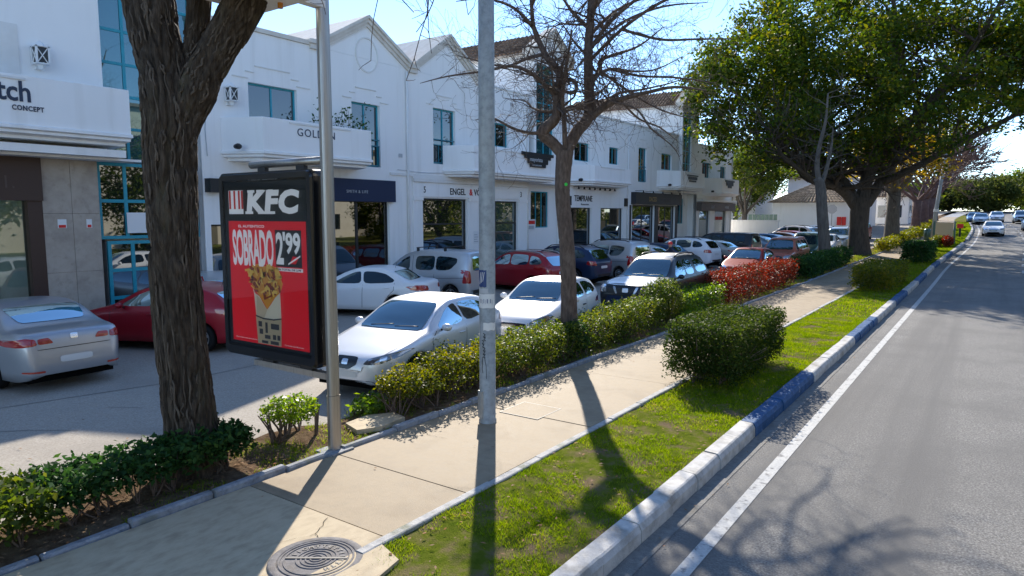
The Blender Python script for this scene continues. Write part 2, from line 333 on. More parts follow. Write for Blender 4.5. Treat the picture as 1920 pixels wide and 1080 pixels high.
# inspection lid let into the path beside the lamp post
lid = MB(); lid.box(-5.98, -5.33, 8.22, 8.86, -.02, .006); tag(lid.build('inspection_lid', 'path'), 'square flush concrete inspection lid in path behind grey lamp post', 'lid')
fr = MB()
for (x0,x1,y0,y1) in ((-6.0,-5.985,8.2,8.88),(-5.325,-5.31,8.2,8.88),(-5.985,-5.325,8.2,8.215),(-5.985,-5.325,8.865,8.88)): fr.box(x0,x1,y0,y1,-.02,.007)
fr.build('lid_frame', 'iron_dark', bpy.data.objects['inspection_lid'])
# edging stones: flush pale ones on the grass side, a raised dark kerb on the bed side
eg = strip('path_edging', -4.5, -4.39, -.02, 'edging_dark')
y = 1.0
while y < 110:
    L = .98 if y < 60 else 3
    mb = MB(); z = rnd.uniform(-.006, .012); d = rnd.uniform(-.01, .01)
    vs = [P3(x + d, yy, zz) for yy in (y + .006, y + L - .006) for (x, zz) in ((-4.492, -.1), (-4.385, -.1), (-4.388, z + .004), (-4.40, z + .012), (-4.48, z + .014), (-4.492, z + .005))]
    if not (3.3 < y + L / 2 < 4.35):
        mb.add(vs, [tuple(range(6))[::-1], tuple(range(6, 12))] + [(i, (i + 1) % 6, 6 + (i + 1) % 6, 6 + i) for i in range(6)]); mb.build('edging_stone', 'edging', eg)
    y += L
y = .6
while y < 110:
    L = (.86 if y < 60 else 3) * rnd.uniform(.85, 1.1)
    mb = MB(); z = .055 + rnd.uniform(-.02, .02) if y > 5 else .05 + rnd.uniform(-.03, .02)
    a = rnd.uniform(-.02, .02) if y > 5.5 else rnd.uniform(-.07, .07); c = -.02 if y < 5.5 else 0
    vs = [P3(x + c + s * a, yy, zz + s * a * .25) for (s, yy) in ((-.5, y + .008), (.5, y + L - .01)) for (x, zz) in ((-6.72, -.1), (-6.605, -.1), (-6.61, z - .02), (-6.63, z), (-6.69, z), (-6.715, z - .02))]
    mb.add(vs, [tuple(range(6))[::-1], tuple(range(6, 12))] + [(i, (i + 1) % 6, 6 + (i + 1) % 6, 6 + i) for i in range(6)]); mb.build('edging_stone', 'edging_dark', eg); y += L
# ---- planting bed and grass verge
ysf = [-2 + .3 * i for i in range(60)] + [16 + i * .8 for i in range(60)] + [64 + 4 * i for i in range(20)]
strip('planting_bed', -7.95, -6.66, .005, 'soil', ysf, 8, jit=.05)
strip('verge', -4.44, -2.77, -.008, 'turf', ysf, 8, jit=.03)
def blades(name, x0, x1, y0, y1, n, h0, h1, w, seed, mat, thr=-.1, par=None, label=None, freq=1.7):
    r = np.random.default_rng(seed); x = r.uniform(x0, x1, n); y = r.uniform(y0, y1, n)
    keep = np.array([noise.noise(Vector((a * freq, b * freq, 1.3))) + .5 * noise.noise(Vector((a * 5, b * 5, 7))) for a, b in zip(x, y)]) + r.normal(0, .12, n) > thr
    x = x[keep]; y = y[keep]; n = len(x)
    S = np.array([gs(v) for v in y]); Z = np.array([gz(v) for v in y])
    zz = np.array([.03 * (noise.noise(Vector((a * 2.1, b * 2.1, 3))) - .1) for a, b in zip(x, y)]) - .012
    h = r.uniform(h0, h1, n) * (1 + .35 * r.normal(0, 1, n)).clip(.5, 1.8); th = r.uniform(0, 2 * np.pi, n); ln = r.uniform(.2, 1.1, n) * h
    ph = r.uniform(0, 2 * np.pi, n); bx = np.cos(th) * w; by = np.sin(th) * w
    V = np.zeros((n, 3, 3)); b = np.stack([x + S, y, Z + zz], 1)
    V[:, 0] = b - np.stack([bx, by, 0 * bx], 1); V[:, 1] = b + np.stack([bx, by, 0 * bx], 1); V[:, 2] = b + np.stack([np.cos(ph) * ln, np.sin(ph) * ln, h], 1)
    me = np_mesh(name, V.reshape(-1, 3), np.arange(3 * n).reshape(-1, 3)); o = link(name, me, mat, par)
    o['kind'] = 'stuff'
    if label: o['label'] = label; o['category'] = 'grass'
    return o
blades('verge_grass', -4.37, -2.83, 2.2, 9.5, 52000, .018, .045, .0042, 1, 'grass', -.04, label='short patchy grass of the verge in front of the dark clipped shrub')
blades('verge_grass', -4.37, -2.83, 9.5, 22, 60000, .02, .045, .006, 2, 'grass', -.22, label='sunny grass of the verge beside the dark clipped shrub')
blades('verge_grass', -4.37, -2.83, 22, 110, 50000, .03, .06, .015, 3, 'grass', -.6, label='far grass of the verge beyond the clipped yellow green hedge')
blades('bed_grass', -7.8, -6.74, 4.6, 20, 26000, .02, .07, .006, 4, 'grass', .02, label='grass and weeds between the shrubs of the planting bed')
blades('bed_grass', -7.8, -6.74, 20, 100, 22000, .03, .08, .016, 5, 'grass', -.25, label='grass under the far hedges along the path')
blades('bed_grass', -7.2, -6.74, .8, 4.6, 4500, .02, .06, .005, 6, 'grass', .22, label='sparse grass in the soil under the low dark hedge')
# fallen leaves and chips
def litter(name, regs, seed, label):
    r = np.random.default_rng(seed); V = []
    for (x0, x1, y0, y1, n, z) in regs:
        for i in range(n):
            x = r.uniform(x0, x1); y = r.uniform(y0, y1); a = r.uniform(0, 6.28); s = r.uniform(.012, .034); zz = z + r.uniform(0, .012); t = r.uniform(-.4, .4)
            c, d = math.cos(a) * s, math.sin(a) * s; p = P3(x, y, zz)
            V += [(p[0] - c, p[1] - d, p[2]), (p[0] + d * .45, p[1] - c * .45, p[2] + s * .2), (p[0] + c, p[1] + d, p[2] + s * t * .6 + .004), (p[0] - d * .45, p[1] + c * .45, p[2] + s * .25)]
    V = np.array(V); me = np_mesh(name, V, np.arange(len(V)).reshape(-1, 4)); o = link(name, me, 'litter'); tag(o, label, 'leaf litter', kind='stuff')
litter('leaf_litter', [(-7.6, -6.75, .8, 5.2, 420, .03), (-7.7, -6.75, 5.2, 12, 260, .03), (-4.35, -2.9, 2.3, 12, 330, .012), (-6.5, -4.6, 2, 14, 22, .004), (-2.55, -2.3, 4, 20, 40, -.158), (-12, -8, 3, 8, 14, 0)], 9, 'scattered dry leaves and chips on bed, grass and path')
# broken slab in the bed near the lamp post
mb = MB(); mb.prism([(-7.35,6.35),(-6.95,6.2),(-6.78,6.5),(-6.82,7.0),(-7.15,7.12),(-7.4,6.8)], lambda a, b, d: (a, b, .035 + d + .03 * (a + 7)), -.03, .035); tag(mb.build('broken_slab', 'path_old'), 'broken slab of concrete lying in bed beside yellow shrub', 'slab')
mb = MB(); mb.prism([(-4.5,3.35),(-4.1,3.2),(-3.95,3.6),(-4.05,4.05),(-4.46,4.2)], lambda a, b, d: (a, b, .002 + d + .02 * (a + 4)), -.05, .02); tag(mb.build('broken_slab', 'path_old'), 'cracked piece of concrete in grass at manhole edge', 'slab')
# thin cracks sealed in the lot
for i, pts in enumerate(([(-12.9,2.2),(-12.4,4.4),(-11.9,6.6),(-12.0,9.5)], [(-11.6,3.0),(-10.9,3.7),(-10.3,4.1)], [(-11.2,4.9),(-10.7,5.2)])):
    mb = MB()
    for (a, b) in zip(pts[:-1], pts[1:]):
        mb.quad((a[0]-.012, a[1], -.005), (a[0]+.012, a[1], -.005), (b[0]+.012, b[1], -.005), (b[0]-.012, b[1], -.005))
    mb.build('tar_seam', 'asphalt')['kind'] = 'structure'
# ---- manhole
mh = empty('manhole', (-4.66, 3.66, 0), 'round iron manhole cover with raised letters set in the path', 'manhole')
mc = lambda x, y, h: (-4.66 + x, 3.66 + y, h)
mb = MB(); mb.lathe([(.335, .0), (.335, .012), (.345, .016), (.395, .016), (.41, .01), (.415, -.05)], 56, mc); mb.build('frame', 'iron', mh, True)
mb = MB(); mb.lathe([(.001, .012), (.332, .012), (.332, -.02)], 56, mc); lidm = mb.build('cover', 'iron', mh)
mb = MB()
for r0, r1 in ((.045, .06), (.085, .1), (.125, .14), (.165, .18), (.27, .282), (.305, .325)):
    mb.lathe([(r0, .011), (r0 + .002, .019), (r1 - .002, .019), (r1, .011)], 48, mc)
mb.build('ring', 'iron', lidm)
mb = MB(); a = R(35); mb.cbox((-4.66, 3.66, .016), (.27 * math.cos(a), .27 * math.sin(a), 0), (-.012 * math.sin(a), .012 * math.cos(a), 0), (0, 0, .005)); mb.build('bar', 'iron_dark', lidm)
for i, ch in enumerate('IIICMTTETTIITTTH'):
    th = R(215 - i * 15.5); me = text_mesh(ch, .062, ext=.003, align='CENTER', off=.002)
    place_text('letter', me, 'iron_dark', lidm, (-4.66 + .2 * math.cos(th), 3.66 + .2 * math.sin(th), .014), (math.sin(th), -math.cos(th), 0), (math.cos(th), math.sin(th), 0))

# hairline cracks in the path
for pts in ([(-5.25, 4.27), (-5.05, 3.98), (-4.8, 3.86), (-4.62, 4.22)], [(-5.05, 3.98), (-5.2, 3.6)], [(-6.5, 6.9), (-6.1, 6.75), (-5.8, 6.8)]):
    mb = MB(); q = []
    for a, b in zip(pts[:-1], pts[1:]):
        for k in range(6): q.append((a[0] + (b[0] - a[0]) * k / 6 + rnd.uniform(-.015, .015), a[1] + (b[1] - a[1]) * k / 6 + rnd.uniform(-.015, .015)))
    for a, b in zip(q[:-1], q[1:]): mb.quad((a[0] - .002, a[1] - .002, .0055), (a[0] + .002, a[1] + .002, .0055), (b[0] + .002, b[1] + .002, .0055), (b[0] - .002, b[1] - .002, .0055))
    mb.build('crack', 'underbody', pw)
# ================================================================== buildings
XF = -19.0; XB = -17.8
def wall(name, Y0, Y1, z0, z1, ops, parent, mat='plaster', X=XF, rev=.24):
    """front of a building facing +X, with openings (y0,y1,z0,z1) and their reveals"""
    ys = sorted({Y0, Y1, *[v for o in ops for v in o[:2]]}); zs = sorted({z0, z1, *[v for o in ops for v in o[2:4]]})
    ys = [v for v in ys if Y0 <= v <= Y1]; zs = [v for v in zs if z0 <= v <= z1]
    mb = MB()
    for a, b in zip(ys[:-1], ys[1:]):
        for c, d in zip(zs[:-1], zs[1:]):
            m = ((a + b) / 2, (c + d) / 2)
            if any(o[0] < m[0] < o[1] and o[2] < m[1] < o[3] for o in ops): continue
            mb.quad((X, a, c), (X, b, c), (X, b, d), (X, a, d))
    for (a, b, c, d) in [o[:4] for o in ops]:
        x = X - rev
        mb.quad((X, a, c), (X, a, d), (x, a, d), (x, a, c)); mb.quad((X, b, d), (X, b, c), (x, b, c), (x, b, d))
        mb.quad((X, a, d), (X, b, d), (x, b, d), (x, a, d)); mb.quad((X, b, c), (X, a, c), (x, a, c), (x, b, c))
    return mb.build(name, mat, parent)
def window(parent, Y0, Y1, z0, z1, nv=2, nh=1, frame='teal', gl='glass_window', X=XF - .16, t=.055, rail=0, name='window', label=None, zr=None, yr=None):
    mb = MB(); d = .035
    mb.box(X - d, X + d, Y0, Y0 + t, z0, z1); mb.box(X - d, X + d, Y1 - t, Y1, z0, z1)
    mb.box(X - d, X + d, Y0 + t, Y1 - t, z0, z0 + t); mb.box(X - d, X + d, Y0 + t, Y1 - t, z1 - t, z1)
    vy = yr or [Y0 + t / 2 + (Y1 - Y0 - t) * i / nv for i in range(1, nv)]; hz = zr or [z0 + t / 2 + (z1 - z0 - t) * i / nh for i in range(1, nh)]
    for v in vy: mb.box(X - d + .004, X + d - .004, v - t / 2, v + t / 2, z0 + t, z1 - t)
    ye = [Y0] + vy + [Y1]; ze = [z0] + hz + [z1]
    for v in hz:
        for a, b in zip(ye[:-1], ye[1:]): mb.box(X - d + .008, X + d - .008, a + t / 2 + .004, b - t / 2 - .004, v - t / 2, v + t / 2)
    w = mb.build(name, frame, parent)
    if label: w['label'] = label
    for a, b in zip(ye[:-1], ye[1:]):
        for c, e in zip(ze[:-1], ze[1:]):
            k = MB(); k.box(X - .012, X + .004, a + t * .4, b - t * .4, c + t * .4, e - t * .4); k.build('pane', gl, w)
    if rail:
        r = MB(); xr = XF - .06; zt = z0 + rail
        for z in (z0 + .06, z0 + rail * .78, zt): r.box(xr - .018, xr + .018, Y0 + .01, Y1 - .01, z - .02, z + .02)
        n = 4
        for i in range(n + 1):
            v = Y0 + .04 + (Y1 - Y0 - .08) * i / n
            r.box(xr - .014, xr + .014, v - .014, v + .014, z0 + .08, z0 + rail * .78 - .02)
        c = (Y0 + Y1) / 2; w2 = (Y1 - Y0) / 4
        for s in (-1, 1): r.tube([(xr + .016, c - w2, z0 + rail * (.42 - .3 * s)), (xr + .016, c + w2, z0 + rail * (.42 + .3 * s))], .012, 5)
        r.build('railing', 'teal_rail', w)
    return w
def moulding(parent, yc, w, zt):
    mb = MB(); h = .035
    for (a, b, z) in ((-.8 * w, -.5 * w, zt + .1), (.5 * w, .8 * w, zt + .1), (-.55 * w, -.38 * w, zt + .3), (.38 * w, .55 * w, zt + .3), (-.36 * w, .36 * w, zt + .5)):
        mb.box(XF - .01, XF + .03, yc + a, yc + b, z, z + h)
    mb.build('moulding', 'plaster_trim', parent)
def balcony(parent, Y0, Y1, zb, zt, ch0=.6, ch1=.6, X=XB, label=None):
    mb = MB(); XFm = XF + .004
    def ring(off, z): return [(XFm, Y0 - off, z), (X + off, Y0 + ch0 - off * .3, z), (X + off, Y1 - ch1 + off * .3, z), (XFm, Y1 + off, z)]
    levels = [(-.2, zb - .02), (-.2, zb + .05), (-.02, zb + .09), (-.02, zb + .15), (.06, zb + .18), (.06, zb + .25), (0, zb + .27), (0, zt), (-.02, zt + .012), (-.16, zt + .012), (-.16, zt - .5)]
    vs = [p for o, z in levels for p in ring(o, z)]; fs = []
    for i in range(len(levels) - 1):
        for j in range(3): fs.append((i * 4 + j, i * 4 + j + 1, i * 4 + 4 + j + 1, i * 4 + 4 + j))
    fs.append((3, 2, 1, 0)); k = (len(levels) - 1) * 4; fs.append((k, k + 1, k + 2, k + 3))
    mb.add(vs, fs); o = mb.build('balcony', 'plaster', parent)
    c = MB(); yc = (Y0 + Y1) / 2; w = (Y1 - Y0) * .22
    c.box(X + .002, X + .03, yc - w, yc + w, zt - .1, zt - .05); c.build('balcony_moulding', 'plaster_trim', o)
    return o
def shell(name, parent, Y0, Y1, z, depth=12, mat='plaster', X=XF, z0=-.4):
    mb = MB(); a = X - .26; b = X - depth
    mb.box(b, a, Y0 + .004, Y1 - .004, z0, z); return mb.build(name, mat, parent)
def gable(parent, Y0, Y1, zb, ze, zp, depth=9, name='gable', cop='coping', X=XF):
    yc = (Y0 + Y1) / 2
    mb = MB(); mb.prism([(Y0, zb), (Y1, zb), (Y1, ze), (yc, zp), (Y0, ze)], lambda a, b, d: (X + d, a, b), -depth, 0); g = mb.build(name, 'plaster', parent)
    # moulded coping along both rakes, with a return at the foot
    for s in (-1, 1):
        c = MB(); ye = yc + s * (yc - Y0) * 1.0
        L = Vector((0, ye - yc, ze - zp)); Ln = L.length; L.normalize(); N = Vector((0, -L.z, L.y)) * (1 if L.y > 0 else -1)
        if N.z < 0: N = -N
        for k, (h0, h1, out) in enumerate(((-.24, -.12, .07), (-.118, -.002, .13), (0, .1, .2))):
            p0 = Vector((X, yc, zp)); p1 = p0 + L * (Ln + .06)
            q = [p0 + N * h0, p1 + N * h0, p1 + N * h1, p0 + N * h1]
            if True:
                q[0].y = yc; q[3].y = yc; q[0].z = zp + h0 / N.z; q[3].z = zp + h1 / N.z
            back = Vector((-(depth if k == 2 else .02), 0, 0)); f = Vector((out, 0, 0))
            vs = [v + back for v in q] + [v + f for v in q]
            c.add(vs, [(3, 2, 1, 0), (4, 5, 6, 7), (0, 1, 5, 4), (1, 2, 6, 5), (2, 3, 7, 6), (3, 0, 4, 7)])
        c.build('rake_coping', cop, g)
    return g
def tiled(name, parent, A, B, C, D, pitch=.24, mat='roof_tile', rows=.42):
    """barrel tiles laid on the quad A-B (eave) C-D (ridge side, D above A): each column a row of overlapping half pipes"""
    A, B, C, D = map(Vector, (A, B, C, D)); mb = MB(); n = max(2, int((B - A).length / pitch))
    nrm = (B - A).cross(D - A).normalized(); nrm = nrm if nrm.z > 0 else -nrm
    mb.quad(A, B, C, D)
    for i in range(n):
        f = (i + .5) / n; p0 = A.lerp(B, f); p1 = D.lerp(C, f); L = (p1 - p0).length
        if L < .15: continue
        k = max(1, int(L / rows)); wv = (B - A).normalized() * ((B - A).length / n * .36)
        for r in range(k):
            a = p0.lerp(p1, r / k); b = p0.lerp(p1, (r + 1) / k)
            vs = []
            for (p, h) in ((a, .085), (b, .055)):
                for (s, g) in ((-1, 0), (-.62, .8), (0, 1.1), (.62, .8), (1, 0)): vs.append(p + wv * s + nrm * (h * g + .004))
            mb.add(vs, [(j, j + 1, 6 + j, 5 + j) for j in range(4)] + [(0, 1, 2, 3, 4)])
    o = mb.build(name, mat, parent); o['kind'] = 'stuff'; return o
def wtext(name, txt, y, z, size, mat, parent, X, sx=1, **kw):      # lettering on a front facing +X
    return place_text(name, text_mesh(txt, size, sx, **kw), mat, parent, (X, y, z), (0, 1, 0))
# glass that can be seen through, for the fitted shop fronts
m = bpy.data.materials.new('glass_clear'); m.use_nodes = True; t = m.node_tree; M['glass_clear'] = m
tr = nn(t, 'ShaderNodeBsdfTransparent'); tr.inputs[0].default_value = (.72, .8, .77, 1); g = nn(t, 'ShaderNodeBsdfGlossy'); g.inputs['Roughness'].default_value = .01
fr_ = nn(t, 'ShaderNodeFresnel', IOR=1.5); ma = nn(t, 'ShaderNodeMath', operation='MULTIPLY_ADD'); ma.inputs[1].default_value = 1.2; ma.inputs[2].default_value = .06
t.links.new(fr_.outputs[0], ma.inputs[0]); ms = nn(t, 'ShaderNodeMixShader'); t.links.new(ma.outputs[0], ms.inputs[0]); t.links.new(tr.outputs[0], ms.inputs[1]); t.links.new(g.outputs[0], ms.inputs[2]); t.links.new(ms.outputs[0], t.nodes['Material Output'].inputs[0])

# ---- 1. the building with the stone pier and glazed stair at the left edge
b1 = empty('commercial_building', (XF, 5, 0), 'white building with stone pier, brown fascia and long balcony at left', 'building')
shell('body', b1, -8, 8.7, 10.6)
wall('upper_wall', -8, 8.7, 4.45, 10.6, [(3.4, 6.3, 5.2, 7.3)], b1)
window(b1, 3.4, 6.3, 5.2, 7.3, 3)
mb = MB(); mb.box(XF - .2, XF + .03, 6.42, 6.86, 5.2, 7.42); mb.build('window_surround', 'plaster_trim', b1)
balcony(b1, 0, 9.05, 4.72, 6.06, .6, .3)
mb = MB(); mb.box(XF, XF + .95, -6, 8.72, 4.42, 4.6); mb.box(XF, XF + .62, -6, 9.3, 4.36, 4.416); mb.build('soffit', 'plaster', b1)
wtext('lettering', 'tch', 5.95, 5.5, .62, 'navy_print', b1, XB + .012, .85, off=.012)
wtext('lettering', 'CONCEPT', 6.22, 5.3, .15, 'navy_print', b1, XB + .012, .82, off=.004, space=1.15)
# stone pier of separate slabs
pier = MB(); pier.box(XF - .26, XF - .02, 7.12, 8.42, -.1, 4.36); pier = pier.build('stone_pier', 'underbody', b1)
for (a, c) in ((7.12, 7.77), (7.775, 8.42)):
    for (z0, z1) in ((-.02, 1.55), (1.556, 3.02), (3.026, 4.355)):
        k = MB(); k.box(XF - .02, XF + .02 + rnd.uniform(0, .004), a + .002, c - .002, z0, z1); k.build('stone_slab', 'stone_clad', pier)
mb = MB(); mb.box(XF - .25, XF + .1, 2, 7.118, 3.33, 4.36); fas = mb.build('fascia', 'brown_panel', b1)
wtext('lettering', 'CI.', 6.0, 3.62, .42, 'brown_text', fas, XF + .103, .9, space=1.3)
mb = MB(); mb.box(XF - .3, XF + .03, 6.8, 7.117, -.02, 3.33); mb.build('jamb', 'brown_panel', b1)
sw = MB(); sw.box(XF - .16, XF - .15, 2, 6.8, .15, 3.33); sw.build('shop_window', 'glass_clear', b1)
mb = MB(); mb.box(XF - 3.2, XF - 3.15, 1, 7.1, 0, 3.4); mb.box(XF - 3.2, XF - .2, 6.82, 6.86, 0, 3.4); mb.box(XF - 3.2, XF - .2, 1, 6.82, -.02, .0); mb.box(XF - 2.2, XF - 2.1, 5.6, 6.7, 0, 2.5); mb.build('shop_interior', 'plaster_trim', b1)
bpy.data.objects.remove(bpy.data.objects['body']); mb = MB(); mb.box(XF - 12, XF - .26, -8, 8.69, 4.0, 10.55); mb.box(XF - 12, XF - 3.25, -8, 8.69, -.4, 3.98); mb.build('body', 'plaster', b1)
tb = empty('cafe_table', (XF - 1.1, 5.9, 0), 'white table behind the left shop window', 'table'); mb = MB(); mb.box(XF - 1.6, XF - .6, 5.45, 6.3, .76, .8); mb.build('table_top', 'white_print', tb); mb = MB(); mb.tube([(XF - 1.1, 5.9, 0), (XF - 1.1, 5.9, .76)], .05, 8); mb.build('pedestal', 'black_plastic', tb)
for cy in (6.45,):
    ch = empty('chair', (XF - .7, cy, 0), 'black chair beside white table in left shop window', 'chair'); mb = MB(); mb.box(XF - .95, XF - .5, cy - .2, cy + .2, .44, .48); mb.build('seat', 'black_plastic', ch)
    mb = MB(); mb.box(XF - .52, XF - .49, cy - .2, cy + .2, .6, .9); mb.build('backrest', 'black_plastic', ch)
    for sx in (-.94, -.51):
        for sy in (-.19, .19): mb = MB(); mb.tube([(XF + sx, cy + sy, 0), (XF + sx, cy + sy, .9 if sx > -.6 else .44)], .015, 5); mb.build('leg', 'black_plastic', ch)
for (yy, w) in ((7.42, .2), (8.08, .13)):
    mb = MB(); mb.box(XF + .026, XF + .03, yy, yy + w, 2.66, 2.88); st = mb.build('notice', 'white_print', b1); mb = MB(); mb.box(XF + .03, XF + .033, yy + .02, yy + w - .02, 2.67, 2.74); mb.build('notice_print', 'red_print', st)
# glazed stair between the two white buildings
gst = empty('glazed_stairwell', (XF, 10, 0), 'tall teal framed glazed stairwell between two white buildings', 'stairwell')
window(gst, 8.72, 11.3, 4.4, 10.4, 4, 7, gl='glass_curtain', X=XF - .3, t=.075, name='upper_glazing')
window(gst, 8.45, 11.2, 2.35, 4.36, 4, 2, gl='glass_shop', X=XF - .14, t=.085, name='fanlight')
window(gst, 8.6, 11.1, 0, 2.3, 4, 3, gl='glass_shop', X=XF - .1, t=.09, name='door')
mb = MB(); mb.box(XF - 12, XF - .4, 8.7, 11.3, -.3, 10); mb.build('core', 'plaster', gst)
for yy in (9.4, 10.3): 
    mb = MB(); mb.box(XF - .045, XF - .04, yy - .28, yy + .28, 2.5, 3.05); mb.build('poster', 'white_print', gst)

# ---- 2. the twin gabled building
b2 = empty('gabled_building', (XF, 20, 0), 'white shop building with two plain gables and flat parapet', 'building')
ops2 = [(12.93, 14.73, 5.55, 7.05), (17.07, 18.45, 4.75, 7.02), (21.42, 22.83, 5.08, 7.34), (24.95, 26.75, 6.12, 7.2),
        (11.5, 12.3, 0, 2.7), (14.3, 18.85, .15, 3.5), (20.7, 23.62, .3, 3.66), (24.69, 27.54, .1, 3.62)]
wall('front_wall', 11.3, 28.4, -.1, 8.6, ops2, b2)
mb = MB(); mb.box(XF - 12, XF - .26, 11.31, 28.39, 3.6, 8.55); mb.box(XF - 12, XF - 1.2, 11.31, 28.39, -.4, 3.59)
for (a, c) in ((11.31, 14.2), (18.9, 28.39)): mb.box(XF - 1.19, XF - .26, a, c, -.4, 3.59)
mb.build('body', 'plaster', b2)
window(b2, 12.93, 14.73, 5.55, 7.05, 2, label='teal window reflecting trees'); moulding(b2, 13.83, 1.8, 7.05)
window(b2, 17.07, 18.45, 4.75, 7.02, 2, rail=1.0); moulding(b2, 17.76, 1.4, 7.02)
window(b2, 21.42, 22.83, 5.08, 7.34, 2, rail=1.0); moulding(b2, 22.12, 1.4, 7.34)
window(b2, 24.95, 26.75, 6.12, 7.2, 2)
mb = MB(); mb.box(XF - .3, XF + .06, 11.3, 15.4, 8.605, 8.72); mb.box(XF - 9, XF + .0, 11.3, 15.4, 8.725, 8.76); mb.build('parapet_coping', 'coping', b2)
gable(b2, 15.65, 20.05, 8.605, 8.75, 10.02); gable(b2, 20.3, 24.5, 8.605, 8.85, 10.3); 
mb = MB(); mb.box(XF - 9, XF, 24.5, 28.4, 8.605, 8.75); mb.box(XF - 9, XF + .05, 24.5, 28.4, 8.755, 8.83); mb.build('parapet', 'plaster', b2)
for yk in (15.3, 19.95): mb = MB(); mb.box(XF - .3, XF + .1, yk, yk + .5, 8.5, 8.664); mb.box(XF - .3, XF + .16, yk - .05, yk + .55, 8.664, 8.8); mb.build('gable_kneeler', 'coping', b2)
mb = MB(); mb.lathe([(.5, .0), (.5, .03), (.55, .03), (.55, 0)], 28, lambda x, y, h: (XF + h, 17.85 + x, 8.75 + y * 1.15)); mb.build('roundel', 'plaster_trim', b2)
balcony(b2, 11.95, 17.45, 4.62, 5.86, .6, .6); 
bal3 = balcony(b2, 22.0, 29.75, 4.6, 5.85, .6, .6)
wtext('lettering', 'GOLDEN', 13.75, 5.42, .34, 'navy_print', b2, XB + .012, 1.0, space=1.15)
mb = MB(); mb.box(XF, XF + .05, 18.9, 28.4, 4.5, 4.6); mb.box(XF, XF + .09, 20.1, 28.35, 4.42, 4.496); mb.box(XF, XF + .12, 20.1, 28.33, 4.3, 4.415); mb.build('string_course', 'plaster_trim', b2)
# navy shop
mb = MB(); mb.box(XF + .003, XF + .16, 14.2, 19.05, 3.47, 4.27); aw = mb.build('fascia', 'navy', b2)
wtext('lettering', 'SMITH & LIFE', 16.6, 3.77, .15, 'grey_print', aw, XF + .166, 1.0, space=1.2)
window(b2, 14.3, 17.3, .15, 3.5, 2, 1, 'frame_dark', 'glass_shop', t=.05, name='shop_window')
window(b2, 17.3, 18.85, .15, 3.5, 1, 1, 'frame_dark', 'glass_clear', t=.05, name='shop_window')
mb = MB(); k = 40
vs = [(XF - .5 + .05 * math.sin(i * 1.25) + .02 * math.sin(i * 2.9), 17.25 + 1.6 * i / k, z) for z in (.1, 3.5) for i in range(k + 1)]
mb.add(vs, [(i, i + 1, k + 2 + i, k + 1 + i) for i in range(k)]); mb.build('curtain', 'curtain', b2, True)
# estate agent's shop
mb = MB(); mb.box(XF, XF + .06, 20.12, 28.35, 3.72, 4.295); fv = mb.build('fascia', 'plaster', b2)
for (a, c) in ((20.12, 20.68), (23.66, 24.66), (27.58, 28.35)):
    mb = MB(); mb.box(XF, XF + .05, a, c, 0, 3.56); mb.box(XF, XF + .09, a - .02 if a > 20.2 else a, c + .02 if c < 28 else c, 3.565, 3.715); mb.build('pilaster', 'plaster', b2)
wtext('lettering', 'ENGEL', 22.35, 3.84, .38, 'black_sign', fv, XF + .068, .93, off=.006)
wtext('lettering', '&', 23.68, 3.84, .38, 'red_print', fv, XF + .068, .9, off=.01)
wtext('lettering', 'VÖLKERS', 24.0, 3.84, .38, 'black_sign', fv, XF + .068, .9, off=.006)
wtext('house_number', '5', 20.72, 3.88, .36, 'black_sign', fv, XF + .068, .8, off=.004); wtext('house_number', '3', 27.62, 3.84, .36, 'black_sign', fv, XF + .068, .8, off=.004)
window(b2, 20.7, 23.62, .3, 3.66, 1, 1, 'frame_dark', 'glass_shop', t=.07, name='shop_window', zr=[2.6])
window(b2, 24.69, 25.8, .1, 3.62, 1, 1, 'frame_dark', 'glass_shop', t=.07, name='shop_window', zr=[2.6]); window(b2, 25.8, 27.54, .1, 3.62, 1, 1, 'frame_dark', 'glass_green', t=.07, name='shop_window', zr=[2.6])
window(b2, 11.5, 12.3, 0, 2.7, 1, 1, 'frame_dark', 'glass_shop', name='door')
mb = MB(); mb.box(XF + .052, XF + .058, 23.95, 24.35, 1.7, 2.25); pl = mb.build('notice', 'white_print', b2)
for i in range(4): mb = MB(); mb.box(XF + .058, XF + .061, 24.0, 24.3 - .06 * (i % 2), 1.78 + .1 * i, 1.81 + .1 * i); mb.build('notice_line', 'grey_print', pl)
mb = MB(); mb.box(XF, XF + .3, 11.36, 11.8, 3.65, 4.05); ac = mb.build('air_conditioner', 'black_plastic', b2)
# stepped black sign on the third balcony
sg = empty('hanging_sign', (XB, 27.3, 5.3), 'black stepped sign with white lettering on balcony behind bare tree', 'sign')
mb = MB()
for (a, c, z0, z1) in ((26.0, 28.7, 5.72, 5.86), (26.25, 28.45, 5.58, 5.715), (26.5, 28.2, 5.36, 5.575), (26.7, 28.0, 5.2, 5.355)): mb.box(XB + .04, XB + .1, a, c, z0, z1)
mb.build('board', 'black_sign', sg); wtext('lettering', 'mayorista', 26.62, 5.46, .26, 'grey_print', sg, XB + .105, 1.05, off=.004); wtext('lettering', 'INMOBILIARIA', 26.8, 5.25, .1, 'grey_print', sg, XB + .105, 1.3)

